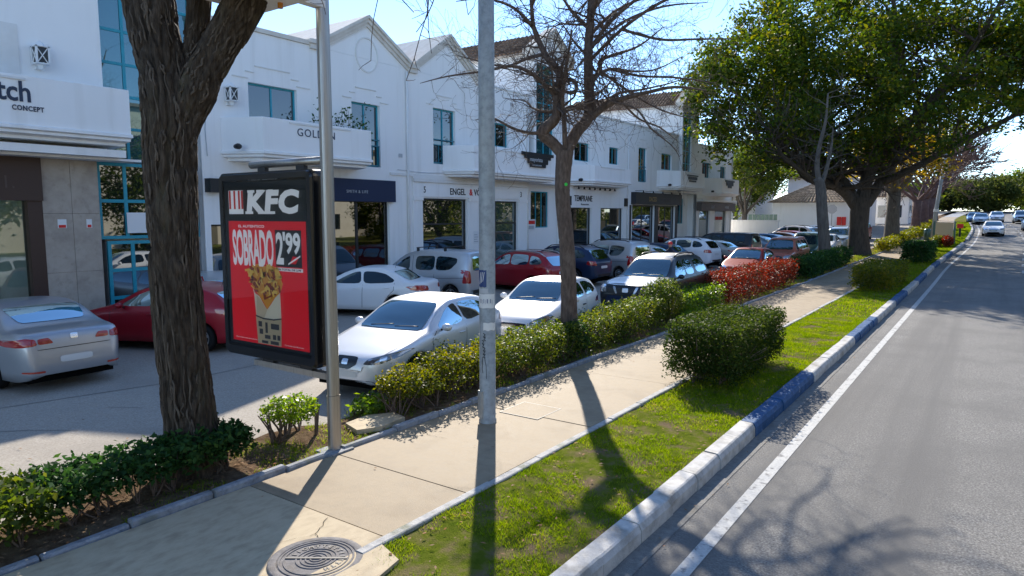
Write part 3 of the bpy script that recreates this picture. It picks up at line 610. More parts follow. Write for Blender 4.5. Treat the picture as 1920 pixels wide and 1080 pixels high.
# ---- 3 and 4. gabled glazed towers and the long building behind the car park
def tower(dy, label):
    e = empty('stair_tower', (XF, 30.4 + dy, 0), label, 'tower')
    Y0, Y1 = 28.75 + dy, 32.05 + dy
    wall('front_wall', Y0, Y1, 4.6, 10.95, [(28.95 + dy, 30.6 + dy, 4.9, 10.4)], e, X=XF + .12, rev=.3)
    mb = MB(); mb.box(XF - 10, XF + .115, Y0, Y0 + .2, 4.6, 10.95); mb.box(XF - 10, XF + .115, Y1 - .2, Y1, 4.6, 10.95); mb.box(XF - 10, XF - .4, Y0 + .2, Y1 - .2, 4.6, 10.9); mb.build('body', 'plaster', e)
    window(e, 28.95 + dy, 30.6 + dy, 4.9, 10.4, 2, 6, gl='glass_curtain', X=XF - .02, t=.05)
    yc = (Y0 + Y1) / 2
    mb = MB(); mb.prism([(Y0, 10.955), (Y1, 10.955), (yc, 12.05)], lambda a, b, d: (XF + .12 + d, a, b), -10, 0); mb.build('gable', 'plaster', e)
    tiled('tiled_slope', e, (XF - 9.8, Y0 - .35, 10.86), (XF - .35, Y0 - .35, 10.86), (XF - .35, yc, 12.16), (XF - 9.8, yc, 12.16))
    tiled('tiled_slope', e, (XF - .35, Y1 + .35, 10.86), (XF - 9.8, Y1 + .35, 10.86), (XF - 9.8, yc, 12.16), (XF - .35, yc, 12.16))
    for s in (-1, 1):
        c = MB(); ye = yc + s * 2.0
        for (h0, h1, out) in ((-.2, -.05, .06), (-.048, .12, .14), (.122, .26, .22)):
            c.add([(XF - .34, yc, 12.1 + h0), (XF - .34, ye, 10.8 + h0), (XF - .34, ye, 10.8 + h1), (XF - .34, yc, 12.1 + h1), (XF + .12 + out, yc, 12.1 + h0), (XF + .12 + out, ye, 10.8 + h0), (XF + .12 + out, ye, 10.8 + h1), (XF + .12 + out, yc, 12.1 + h1)], [(0,3,2,1),(4,5,6,7),(0,1,5,4),(1,2,6,5),(2,3,7,6),(3,0,4,7)])
        c.build('rake_coping', 'coping', e)
    # entrance recess below
    wall('ground_wall', 28.4 + dy, 32.3 + dy, -.1, 4.6, [(28.55 + dy, 29.25 + dy, 0, 3.9), (29.7 + dy, 31.4 + dy, 2.3, 4.2)], e, X=XF - .7)
    window(e, 28.55 + dy, 29.25 + dy, 0, 3.9, 1, 4, X=XF - .8, name='door'); window(e, 29.7 + dy, 31.4 + dy, 2.3, 4.2, 3, 1, X=XF - .8)
    mb = MB(); mb.box(XF - .7, XF + .1, 28.4 + dy, 32.3 + dy, 4.55, 4.598); mb.box(XF - 9, XF - 1.0, 28.41 + dy, 32.29 + dy, -.4, 4.5); mb.build('soffit', 'plaster', e)
    return e
t1 = tower(0, 'narrow white tower with tiled gable roof and glazed front behind bare tree')
mb = MB(); mb.box(XF - .68, XF - .66, 28.95, 30.1, 2.2, 2.75); nb = mb.build('notice_board', 'white_print', t1); mb = MB(); mb.box(XF - .66, XF - .655, 29.0, 30.05, 2.5, 2.68); mb.build('notice_print', 'red_print', nb); mb = MB(); mb.box(XF - .66, XF - .655, 29.05, 29.95, 2.25, 2.42); mb.build('notice_print', 'grey_print', nb)
t2 = tower(19.6, 'farther white tower with tiled gable and teal glazed slot above the dark shop')
b4 = empty('shop_terrace', (XF, 46, 0), 'long white two storey shop terrace with teal windows behind car park', 'building')
up = [(32.95, 34.7, 5.95, 6.97), (37.1, 38.4, 6.0, 7.0), (41.2, 42.5, 5.1, 7.3), (44.9, 46.8, 6.1, 7.2)]
gd = [(32.6, 35.0, .1, 3.38), (36.1, 39.1, .1, 3.38), (40.4, 43.9, .05, 3.62), (44.5, 47.6, .05, 3.62)]
wall('front_wall', 32.3, 48.0, -.1, 8.6, up + gd, b4)
up2 = [(52.95, 54.75, 5.9, 7.1), (57.3, 58.65, 6.0, 7.0)]; gd2 = [(52.6, 55.0, .2, 3.3), (56.2, 59.2, .2, 3.3)]
wall('front_wall', 51.9, 60.6, -.1, 8.35, up2 + gd2, b4)
for (a, b, c) in ((32.3, 48.0, 8.6), (51.9, 60.6, 8.35)):
    mb = MB(); mb.box(XF - 12, XF - .26, a + .004, b - .004, -.4, c - .05); mb.build('body', 'plaster', b4)
    mb = MB(); mb.box(XF - 8, XF + .06, a, b, c + .005, c + .1); mb.build('parapet_coping', 'plaster_trim', b4)
for o in up: window(b4, *o, 2, rail=(1.0 if o[3] - o[2] > 2 else 0)); moulding(b4, (o[0] + o[1]) / 2, (o[1] - o[0]), o[3])
for o in up2: window(b4, *o, 2)
for o in gd[:2]: window(b4, *o, 1, 1, 'frame_dark', 'glass_shop', name='shop_window')
for o in gd[2:]: window(b4, *o, 2, 1, 'frame_dark', 'glass_shop', name='shop_window', t=.1)
for o in gd2: window(b4, *o, 1, 1, 'frame_dark', 'glass_green', name='shop_window')
balcony(b4, 31.9, 38.6, 4.6, 5.65, 1.2, 1.0); balcony(b4, 44.2, 51.1, 4.72, 5.98, 1.3, .9); balcony(b4, 53.0, 59.3, 4.5, 5.84, 1.2, .7)
mb = MB(); mb.box(XF, XF + .35, 40.2, 48.0, 3.66, 4.42); df = mb.build('fascia', 'dark_fascia', b4)
wtext('lettering', 'DACED', 42.2, 3.86, .42, 'gold_print', df, XF + .356, .9, off=.008); wtext('lettering', 'OPTICIAN', 44.2, 3.88, .36, 'taupe', df, XF + .356, .9, space=1.2)
mb = MB(); mb.box(XF, XF + .4, 51.95, 60.5, 3.3, 3.95); tf = mb.build('fascia', 'taupe', b4); mb = MB(); mb.box(XF, XF + .5, 51.95, 60.55, 4.0, 4.16); mb.build('string_course', 'plaster_trim', b4)
wtext('lettering', 'CULT', 54.2, 3.5, .3, 'grey_print', tf, XF + .405, 1.1); wtext('lettering', 'HOUSE', 57.6, 3.5, .28, 'grey_print', tf, XF + .405, 1.1)
wtext('lettering', 'TEMPRANE', 32.95, 3.74, .46, 'dark_fascia', b4, XF + .02, .92, off=.004); wtext('lettering', 'Restaurante', 33.7, 3.52, .16, 'dark_fascia', b4, XF + .02, 1.2)
for (y, a) in ((39.2, .3), (32.2, .3)):
    mb = MB(); mb.box(XF, XF + .12, y, y + a, 3.5, 4.0); mb.build('menu_case', 'black_sign', b4)
mb = MB(); mb.box(XF, XF + .04, 40.0, 40.2, 0, 3.6); mb.box(XF, XF + .05, 43.92, 44.48, 0, 3.62); mb.box(XF, XF + .04, 47.62, 48.0, 0, 3.62); mb.build('pilaster', 'dark_fascia', b4)
for i in range(13):
    y = 32.9 + i * .62 if i < 8 else 40.8 + (i - 8) * 1.55
    mb = MB(); mb.box(XF, XF + (.35 if i < 8 else .6), y - .015, y + .015, 4.5, 4.53); mb.lathe([(.03, .0), (.07, -.14), (.001, -.14)], 8, lambda x, yy, h, y=y, i=i: (XF + (.33 if i < 8 else .58) + x, y + yy, 4.52 + h)); mb.build('spotlight', 'black_plastic', b4)
for (yy, x0, par, zz) in ((48.1, XB, b4, 5.6), (55.6, XB, b4, 5.5)):
    mb = MB()
    if zz == 5.6: mb.box(x0 + .03, x0 + .07, 46.6, 48.7, 5.7, 5.78); mb.box(x0 + .03, x0 + .07, 46.8, 48.5, 5.45, 5.66); mb.box(x0 + .03, x0 + .07, 47.0, 48.3, 5.3, 5.4)
    else: mb.box(x0 + .03, x0 + .07, 54.9, 57.2, 5.6, 5.72); mb.box(x0 + .03, x0 + .07, 55.2, 56.9, 5.3, 5.595); mb.box(x0 + .03, x0 + .07, 55.6, 56.5, 5.12, 5.295)
    mb.build('sign_board', 'dark_fascia', par)
# balcony floodlights
for (yy, zz) in ((12.05, 4.98), (32.4, 4.85), (44.7, 5.0), (53.4, 4.8)):
    mb = MB(); mb.lathe([(.001, -.1), (.07, -.08), (.09, .05), (.06, .12), (.001, .13)], 10, lambda x, y, h, yy=yy, zz=zz: (XF + .75 + h, yy - .06 + x * 1.2, zz + y)); fl = mb.build('floodlight', 'black_plastic'); tag(fl, {12.05: 'small dark floodlight on end of balcony behind poster sign', 32.4: 'dark floodlight under window beside bare tree trunk', 44.7: 'dark floodlight on balcony over dark shop fascia', 53.4: 'dark floodlight on the farthest balcony'}[yy], 'floodlight', 'balcony floodlights')
def lantern(y, z, label):
    e = empty('wall_lantern', (XF + .12, y, z), label, 'lantern', 'white wall lanterns')
    mb = MB(); mb.lathe([(.001, -.34), (.06, -.3), (.1, -.22), (.17, -.2), (.17, -.17), (.001, -.17)], 4, lambda a, b, h: (XF + .18 + a, y + b, z + h)); mb.lathe([(.19, .2), (.15, .26), (.08, .3), (.001, .36)], 4, lambda a, b, h: (XF + .18 + a, y + b, z + h)); mb.box(XF, XF + .08, y - .08, y + .08, z - .3, z + .26); mb.build('bracket', 'white_print', e)
    mb = MB(); mb.box(XF + .06, XF + .3, y - .12, y + .12, z - .17, z + .2); mb.build('pane', 'poster_ink', e)
    mb = MB()
    for (a, b) in ((-1, -1), (-1, 1), (1, -1), (1, 1)): mb.box(XF + .18 + a * .13 - .02, XF + .18 + a * .13 + .02, y + b * .13 - .02, y + b * .13 + .02, z - .18, z + .22)
    for s in (-1, 1):
        mb.tube([(XF + .305, y - .11, z - .16 * s), (XF + .305, y + .11, z + .18 * s)], .012, 4); mb.tube([(XF + .07, y - .125, z - .16 * s), (XF + .29, y - .125, z + .18 * s)], .012, 4)
    for zz in (z - .185, z + .205): mb.box(XF + .03, XF + .33, y - .15, y + .15, zz - .012, zz + .012)
    mb.build('cage', 'white_print', e)
lantern(7.25, 6.75, 'white caged wall lantern above the navy lettered balcony'); lantern(12.25, 6.55, 'white caged wall lantern left of the teal window above golden balcony')
# ---- low wall and fence at the end of the terrace
mb = MB(); mb.box(-21, -15.5, 62.6, 62.85, 0, 2.4); mb.box(-21, -15.4, 62.55, 62.9, 2.404, 2.5); tag(mb.build('garden_wall', 'plaster'), 'low white garden wall beyond the end of terrace', 'wall')
fe = empty('dark_fence', (-19, 70, .6), 'dark green slatted fence left of tiled white house', 'fence')
for i in range(7): mb = MB(); mb.box(-20.2 + .4 * i, -20.2 + .4 * i + .36, 70, 70.04, .6, 3.0); mb.build('slat', 'car_greensteel', fe)
# ---- tiled white house across the end of the car park
def hip(parent, x0, x1, y0, y1, ze, zr, mat='roof_tile_pale', o=.45, pitch=.34):
    x0 -= o; x1 += o; y0 -= o; y1 += o; w = min(x1 - x0, y1 - y0) / 2
    if y1 - y0 > x1 - x0: r0 = ((x0 + x1) / 2, y0 + w, zr); r1 = ((x0 + x1) / 2, y1 - w, zr)
    else: r0 = (x0 + w, (y0 + y1) / 2, zr); r1 = (x1 - w, (y0 + y1) / 2, zr)
    c = [(x0, y0, ze), (x1, y0, ze), (x1, y1, ze), (x0, y1, ze)]
    def sl(a, b, p, q): tiled('roof_slope', parent, a, b, q, p, pitch, mat, .6)
    if y1 - y0 > x1 - x0: sl(c[0], c[1], r0, r0); sl(c[1], c[2], r0, r1); sl(c[2], c[3], r1, r1); sl(c[3], c[0], r1, r0)
    else: sl(c[0], c[1], r0, r1); sl(c[1], c[2], r1, r1); sl(c[2], c[3], r1, r0); sl(c[3], c[0], r0, r0)
h1 = empty('tiled_house', (-15.8, 80, .9), 'low white house with brown hipped tile roof behind parked cars', 'house')
mb = MB(); mb.box(-19.7, -11.9, 77, 86, .2, 4.25); mb.build('wall', 'plaster', h1); hip(h1, -19.7, -11.9, 77, 86, 4.27, 6.6)
mb = MB(); prof = [(-19.3,.8),(-19.3,2.6),(-18.7,3.1),(-17.7,3.3),(-17.2,3.55),(-17.0,4.0),(-16.5,4.22),(-15.95,4.05),(-15.7,3.5),(-15.3,3.2),(-15.0,2.4),(-13.5,2.35),(-13.5,1.4),(-13.5,.8)]
mb.prism(prof, lambda a, b, d: (a, 77 - d, b), .002, .1); mb.build('shaped_gable', 'plaster', h1)
mb = MB()
for xx in (-13.05, -12.6): mb.box(xx - .2, xx + .2, 76.9, 76.998, 1.9, 2.75)
mb.build('sign_board', 'red_print', h1)
for i in range(5):
    mb = MB(); yy = 78.2 + i * 1.6; mb.box(-11.9, -11.86, yy, yy + .8, 1.6, 3.3); mb.build('window', 'glass_window', h1)
h2 = empty('tiled_house', (-16.5, 92, 1.3), 'taller white house with tile roof rising behind the low one', 'house')
mb = MB(); mb.box(-20.8, -12.5, 88, 99, .6, 7.3); mb.build('wall', 'plaster', h2); hip(h2, -20.8, -12.5, 88, 99, 7.32, 9.6)
h3 = empty('white_house', (-12, 108, 1.8), 'white house half hidden behind yellow leaved tree', 'house')
mb = MB(); mb.box(-15.5, -9.3, 104, 114, 1, 5.3); mb.build('wall', 'plaster', h3); hip(h3, -15.5, -9.3, 104, 114, 5.32, 7.2)
for i in range(3):
    mb = MB(); mb.box(-14.8 + i * 1.9, -13.9 + i * 1.9, 103.96, 104, 2.6, 4.2); mb.build('window', 'glass_window', h3)
    mb = MB(); mb.box(-9.3, -9.26, 105 + i * 2.6, 106 + i * 2.6, 2.6, 4.2); mb.build('window', 'glass_window', h3)
h4 = empty('white_house', (-34, 80, .9), 'small house with dark tile roof among trees beyond terrace', 'house')
mb = MB(); mb.box(-30, -23.5, 84, 92, .5, 6.2); mb.build('wall', 'plaster_trim', h4); hip(h4, -30, -23.5, 84, 92, 6.22, 8.2, 'roof_tile')

# ---- cream houses across the road: out of the picture, but mirrored in the shop windows
for i, (y0, y1, h, lab) in enumerate(((-40, -4, 11, 'cream house across the road behind the camera'), (0, 34, 12.5, 'longest cream house across the road mirrored in shop windows'), (39, 74, 10.5, 'cream house across the road opposite the terrace end'), (80, 122, 12, 'farthest cream house across the road'))):
    e_ = empty('cream_house', (26, (y0 + y1) / 2, gz(y0)), lab, 'house', 'houses across the road'); mb = MB(); mb.box(25, 38, y0, y1, gz(y0) - .3, h + gz(y0)); mb.build('wall', 'cream_wall', e_)
    mb = MB(); mb.box(24.6, 38.4, y0 - .3, y1 + .3, h + gz(y0) + .004, h + gz(y0) + .3); mb.build('roof', 'roof_tile_pale', e_)
    for k in range(int((y1 - y0) / 4.2)):
        for z in (1.2, 4.8, 8.2):
            if z + 2 < h: mb = MB(); mb.box(24.97, 25.0, y0 + 1.5 + k * 4.2, y0 + 3.1 + k * 4.2, gz(y0) + z, gz(y0) + z + 1.8); mb.build('window', 'glass_window', e_)

# ---- rainwater pipes, vents and a cable on the white fronts
for (yy, z1, par) in ((19.85, 8.5, b2), (28.3, 8.4, b2), (39.6, 8.4, b4), (60.3, 8.1, b4)):
    mb = MB(); mb.tube([(XF + .06, yy, .1), (XF + .06, yy, z1)], .045, 8); mb.build('downpipe', 'plaster_trim', par, True)
for (yy, zz, par) in ((15.9, 7.6, b2), (19.4, 5.2, b2), (26.9, 8.1, b2), (35.8, 7.7, b4), (43.6, 8.0, b4)):
    mb = MB(); mb.box(XF + .002, XF + .03, yy, yy + .18, zz, zz + .14); mb.build('vent', 'grey_print', par)
mb = MB(); pts = [(XF + .03, 11.45 + .02 * math.sin(i * 2.1), 8.5 - i * .38) for i in range(11)]; mb.tube(pts, .012, 5); mb.build('cable', 'grey_print', b2)
mb = MB(); pts = [(XF + .04, 19.3 + i * .45, 4.72 - .05 * math.sin(i / 19 * math.pi * 3) ** 2) for i in range(20)]; mb.tube(pts, .01, 5); mb.build('cable', 'grey_print', b2)
# ================================================================== trees and shrubs
def leaves(name, centres, size, seed, mat, parent, spread=.0, up=.35, aspect=.5, world=True, fold=.25):
    """one kite-shaped folded leaf at each centre, joined into one mesh"""
    r = np.random.default_rng(seed); c = np.asarray(centres, float); n = len(c)
    if spread: c = c + r.normal(0, spread, (n, 3))
    d = r.normal(0, 1, (n, 3)); d[:, 2] = d[:, 2] * .7 + up * .3; d /= np.linalg.norm(d, axis=1)[:, None]
    u = r.normal(0, 1, (n, 3)); u[:, 2] += up * 3; s = np.cross(d, u); s /= np.linalg.norm(s, axis=1)[:, None] + 1e-9
    nn_ = np.cross(s, d)
    L = size * r.uniform(.65, 1.3, n)[:, None]; w = L * aspect * .5
    V = np.zeros((n, 4, 3)); V[:, 0] = c - d * L * .5; V[:, 1] = c + s * w - d * L * .04 + nn_ * w * fold; V[:, 2] = c + d * L * .5; V[:, 3] = c - s * w - d * L * .04 + nn_ * w * fold
    me = np_mesh(name, V.reshape(-1, 3), np.arange(4 * n).reshape(-1, 4))
    o = link(name, me, mat, parent, world=world); o['kind'] = 'stuff'; return o
def branch(mb, p, d, L, r0, r1, rng, seg=5, wob=.25, n=6, grav=0.0, up=0.0):
    pts = [Vector(p)]; d = Vector(d).normalized(); rad = [r0]
    for i in range(seg):
        d = (d + Vector((rng.gauss(0, wob), rng.gauss(0, wob), rng.gauss(0, wob) + up - grav)) * (1 / seg ** .5)).normalized()
        pts.append(pts[-1] + d * (L / seg)); rad.append(r0 + (r1 - r0) * (i + 1) / seg)
    mb.tube(pts, rad, n, cap=False); return pts, rad, d
def grow(mb, p, d, L, r, lev, rng, tips, spread=.75, kids=(3, 4), lf=.68, wob=.3, up=.12, nmin=3, rmin=.004, sides=None, grav=0):
    seg = max(3, min(6, int(L / .25) + 2))
    pts, rad, dd = branch(mb, p, d, L, r, max(rmin, r * .45), rng, seg, wob, sides or (7 if r > .05 else (5 if r > .02 else nmin)), grav, up)
    if lev == 0: tips.append(pts[-1]); tips.append(pts[len(pts) // 2]); return
    k = rng.randint(*kids)
    for i in range(k):
        f = 1 if i == 0 else rng.uniform(.3, .95); j = min(len(pts) - 2, int(f * (len(pts) - 1))); q = pts[j].lerp(pts[j + 1], 1 if i == 0 else rng.random())
        a = Vector((rng.gauss(0, 1), rng.gauss(0, 1), rng.gauss(0, .8))); t = (pts[j + 1] - pts[j]).normalized(); a = (a - t * a.dot(t)).normalized()
        nd = (t + a * spread * rng.uniform(.6, 1.3)).normalized()
        grow(mb, q, nd, L * lf * rng.uniform(.75, 1.2), max(rmin, rad[j] * (.78 if i == 0 else .6)), lev - 1, rng, tips, spread, kids, lf, wob, up, nmin, rmin, None, grav)
CR = Vector((.818, .575, 0)); CD = Vector((-.575, .818, 0))        # across and along the line of sight: limbs are laid out as the photograph shows them
def limb(mb, base, pts, rad, n=10, jit=0):
    q = [Vector(base) + CR * a + CD * b + Vector((0, 0, z)) for a, b, z in pts]
    out = []; rr = []
    for i in range(len(q) - 1):                                   # Catmull-Rom through the joints
        p0, p1, p2, p3 = q[max(0, i - 1)], q[i], q[i + 1], q[min(len(q) - 1, i + 2)]
        for k in range(4):
            t = k / 4; out.append(.5 * ((2 * p1) + (p2 - p0) * t + (2 * p0 - 5 * p1 + 4 * p2 - p3) * t * t + (3 * p1 - p0 - 3 * p2 + p3) * t ** 3)); rr.append(rad[i] + (rad[i + 1] - rad[i]) * t)
    out.append(q[-1]); rr.append(rad[-1]); mb.tube(out, rr, n); return out, rr
def barky(mb, pts, rad, n, amp, seed, ridges=9):
    """trunk skin with deep vertical furrows as real relief"""
    pts = [Vector(p) for p in pts]; P = []; Q = []
    L = [0]
    for a, b in zip(pts[:-1], pts[1:]): L.append(L[-1] + (b - a).length)
    m = max(24, int(L[-1] / .022)); u = None
    for i in range(m + 1):
        s = L[-1] * i / m; j = max(k for k in range(len(L)) if L[k] <= s + 1e-9); j = min(j, len(pts) - 2); f = (s - L[j]) / (L[j + 1] - L[j])
        p = pts[j].lerp(pts[j + 1], f); r = rad[j] + (rad[j + 1] - rad[j]) * f; t = (pts[min(j + 2, len(pts) - 1)] - pts[max(j - 1, 0)]).normalized()
        if u is None: u = t.cross(Vector((0, 1, .2))).normalized()
        u = (u - t * u.dot(t)).normalized(); w = t.cross(u)
        for k in range(n):
            a = 2 * math.pi * k / n; ca, sa = math.cos(a), math.sin(a)
            h = abs(noise.noise(Vector((ca * ridges * .42 + seed + .8 * noise.noise(Vector((ca * 2, sa * 2, s * 4))), sa * ridges * .42, s * 2.3 + .5 * math.sin(3 * a)))))
            h2 = noise.noise(Vector((ca * 9 + seed, sa * 9, s * 9)))
            lump = noise.noise(Vector((ca * 1.1 + seed, sa * 1.1, s * 1.4)))
            rr = r * (1 + .09 * lump) + amp * (min(1, h * 3.2) - .7) + amp * .22 * h2
            P.append(p + (u * ca + w * sa) * rr)
    b = len(mb.v); mb.v.extend([tuple(p) for p in P])
    for i in range(m):
        for k in range(n): mb.f.append([b + i * n + k, b + i * n + (k + 1) % n, b + (i + 1) * n + (k + 1) % n, b + (i + 1) * n + k]); mb.m.append(0)

# ---- the big furrowed trunk on the left
T1 = (-7.58, 4.26, 0)
tr1 = empty('street_tree', T1, 'thick furrowed tree trunk forking overhead beside low dark hedge', 'tree')
def cr_pts(base, pts, rad, k=5):
    q = [Vector(base) + CR * a + CD * b + Vector((0, 0, z)) for a, b, z in pts]; out = []; rr = []
    for i in range(len(q) - 1):
        p0, p1, p2, p3 = q[max(0, i - 1)], q[i], q[i + 1], q[min(len(q) - 1, i + 2)]
        for j in range(k):
            t = j / k; out.append(.5 * ((2 * p1) + (p2 - p0) * t + (2 * p0 - 5 * p1 + 4 * p2 - p3) * t * t + (3 * p1 - p0 - 3 * p2 + p3) * t ** 3)); rr.append(rad[i] + (rad[i + 1] - rad[i]) * t)
    return out + [q[-1]], rr + [rad[-1]]
mb = MB()
pp, rr = cr_pts(T1, [(.02,0,-.1),(0,0,.2),(-.04,0,.57),(-.085,0,1.15),(-.13,0,2.16),(-.125,0,3.0),(-.125,0,3.6),(-.1,0,4.15),(-.165,.05,4.6),(-.26,.1,5.0),(-.36,.15,5.5),(-.6,.2,6.4),(-.8,.3,7.6)], [.4,.32,.28,.27,.255,.26,.265,.29,.25,.25,.27,.23,.15]); barky(mb, pp, rr, 120, .045, 1); SK = [(pp, rr, 420)]
pp, rr = cr_pts(T1, [(-.02,0,3.7),(.03,.02,4.03),(.2,.03,4.38),(.3,.05,4.61),(.47,.1,4.9),(.72,.15,5.35),(1.1,.2,6.1),(1.5,.3,7.4)], [.16,.19,.205,.2,.2,.21,.17,.11]); barky(mb, pp, rr, 80, .036, 5); SK.append((pp, rr, 200))
pp, rr = cr_pts(T1, [(.02,.1,4.2),(.1,.15,4.7),(.135,.2,5.0),(.18,.25,5.4),(.22,.5,7.2)], [.12,.11,.115,.13,.09]); barky(mb, pp, rr, 60, .025, 9); SK.append((pp, rr, 110))
tk = mb.build('trunk', 'bark', tr1, True)
rng = random.Random(3); mb = MB(); tips = []
for i in range(34):
    c = Vector(T1) + CR * rng.uniform(-.9, 2.2) + CD * rng.uniform(-.3, .4) + Vector((0, 0, rng.uniform(5.6, 7.4)))
    grow(mb, c, (rng.gauss(.25, .7), rng.gauss(.1, .7), rng.uniform(-.3, .9)), rng.uniform(.6, 1.3), .02, 2, rng, tips, .6, (2, 3), .7, .3, 0, 3, .004)
# hanging twigs that reach into the top of the view
for (a, z, L) in ((1.9,6.3,1.5),(2.3,6.4,1.7),(2.7,6.3,1.5),(3.1,6.3,1.9),(3.2,6.2,1.3),(3.0,6.4,1.2),(1.5,6.0,.8)):
    p = Vector(T1) + CR * a + Vector((0, 0, z)); tips = []
    pts, rad, dd = branch(mb, p, (.25 * rng.gauss(0, 1), .1, -1), L, .011, .005, rng, 7, .35, 4, .1)
    for q in pts[2:]:
        if rng.random() < .7: branch(mb, q, (rng.gauss(0, 1), rng.gauss(0, 1), rng.gauss(-.3, .5)), rng.uniform(.15, .4), .005, .003, rng, 3, .4, 3)
p0 = Vector(T1) + CR * 1.9 + CD * .3 + Vector((0, 0, 7.4)); branch(mb, p0, CR * 1 + Vector((0, 0, -.75)), 1.8, .05, .012, rng, 6, .15, 5)
mb.build('twigs', 'twig', tr1)
# pale corky ridges winding up the bark
mb = MB(); rng = random.Random(17)
for (pp, rr, cnt) in SK:
    n = len(pp)
    for i in range(cnt):
        f0 = rng.uniform(0, n - 3); ln = rng.uniform(1.0, 3.4) * (n / 51); a0 = rng.uniform(0, 2 * math.pi); pts = []; k = 9; wv = rng.uniform(.01, .06); ph = rng.uniform(0, 6); dr = rng.gauss(0, .07)
        for q in range(k):
            f = min(n - 1.001, f0 + ln * q / (k - 1)); j = int(f); p = pp[j].lerp(pp[j + 1], f - j); r_ = (rr[j] + (rr[j + 1] - rr[j]) * (f - j)); a = a0 + wv * math.sin(ph + q * 1.1) + dr * q / k
            t = (pp[min(j + 1, n - 1)] - pp[max(j - 1, 0)]).normalized(); u = t.cross(Vector((0, 1, .2))).normalized(); w = t.cross(u)
            lump = noise.noise(Vector((math.cos(a) * 1.1 + (1 if cnt > 200 else 5), math.sin(a) * 1.1, 0)))
            pts.append(p + (u * math.cos(a) + w * math.sin(a)) * (r_ * 1.0 + .004))
        th = rng.uniform(.006, .014); mb.tube(pts, [th * .4] + [th * rng.uniform(.7, 1.3) for _ in range(k - 2)] + [th * .4], 5)
mb.build('bark_ridges', 'bark_ridge', tr1, True)['kind'] = 'stuff'

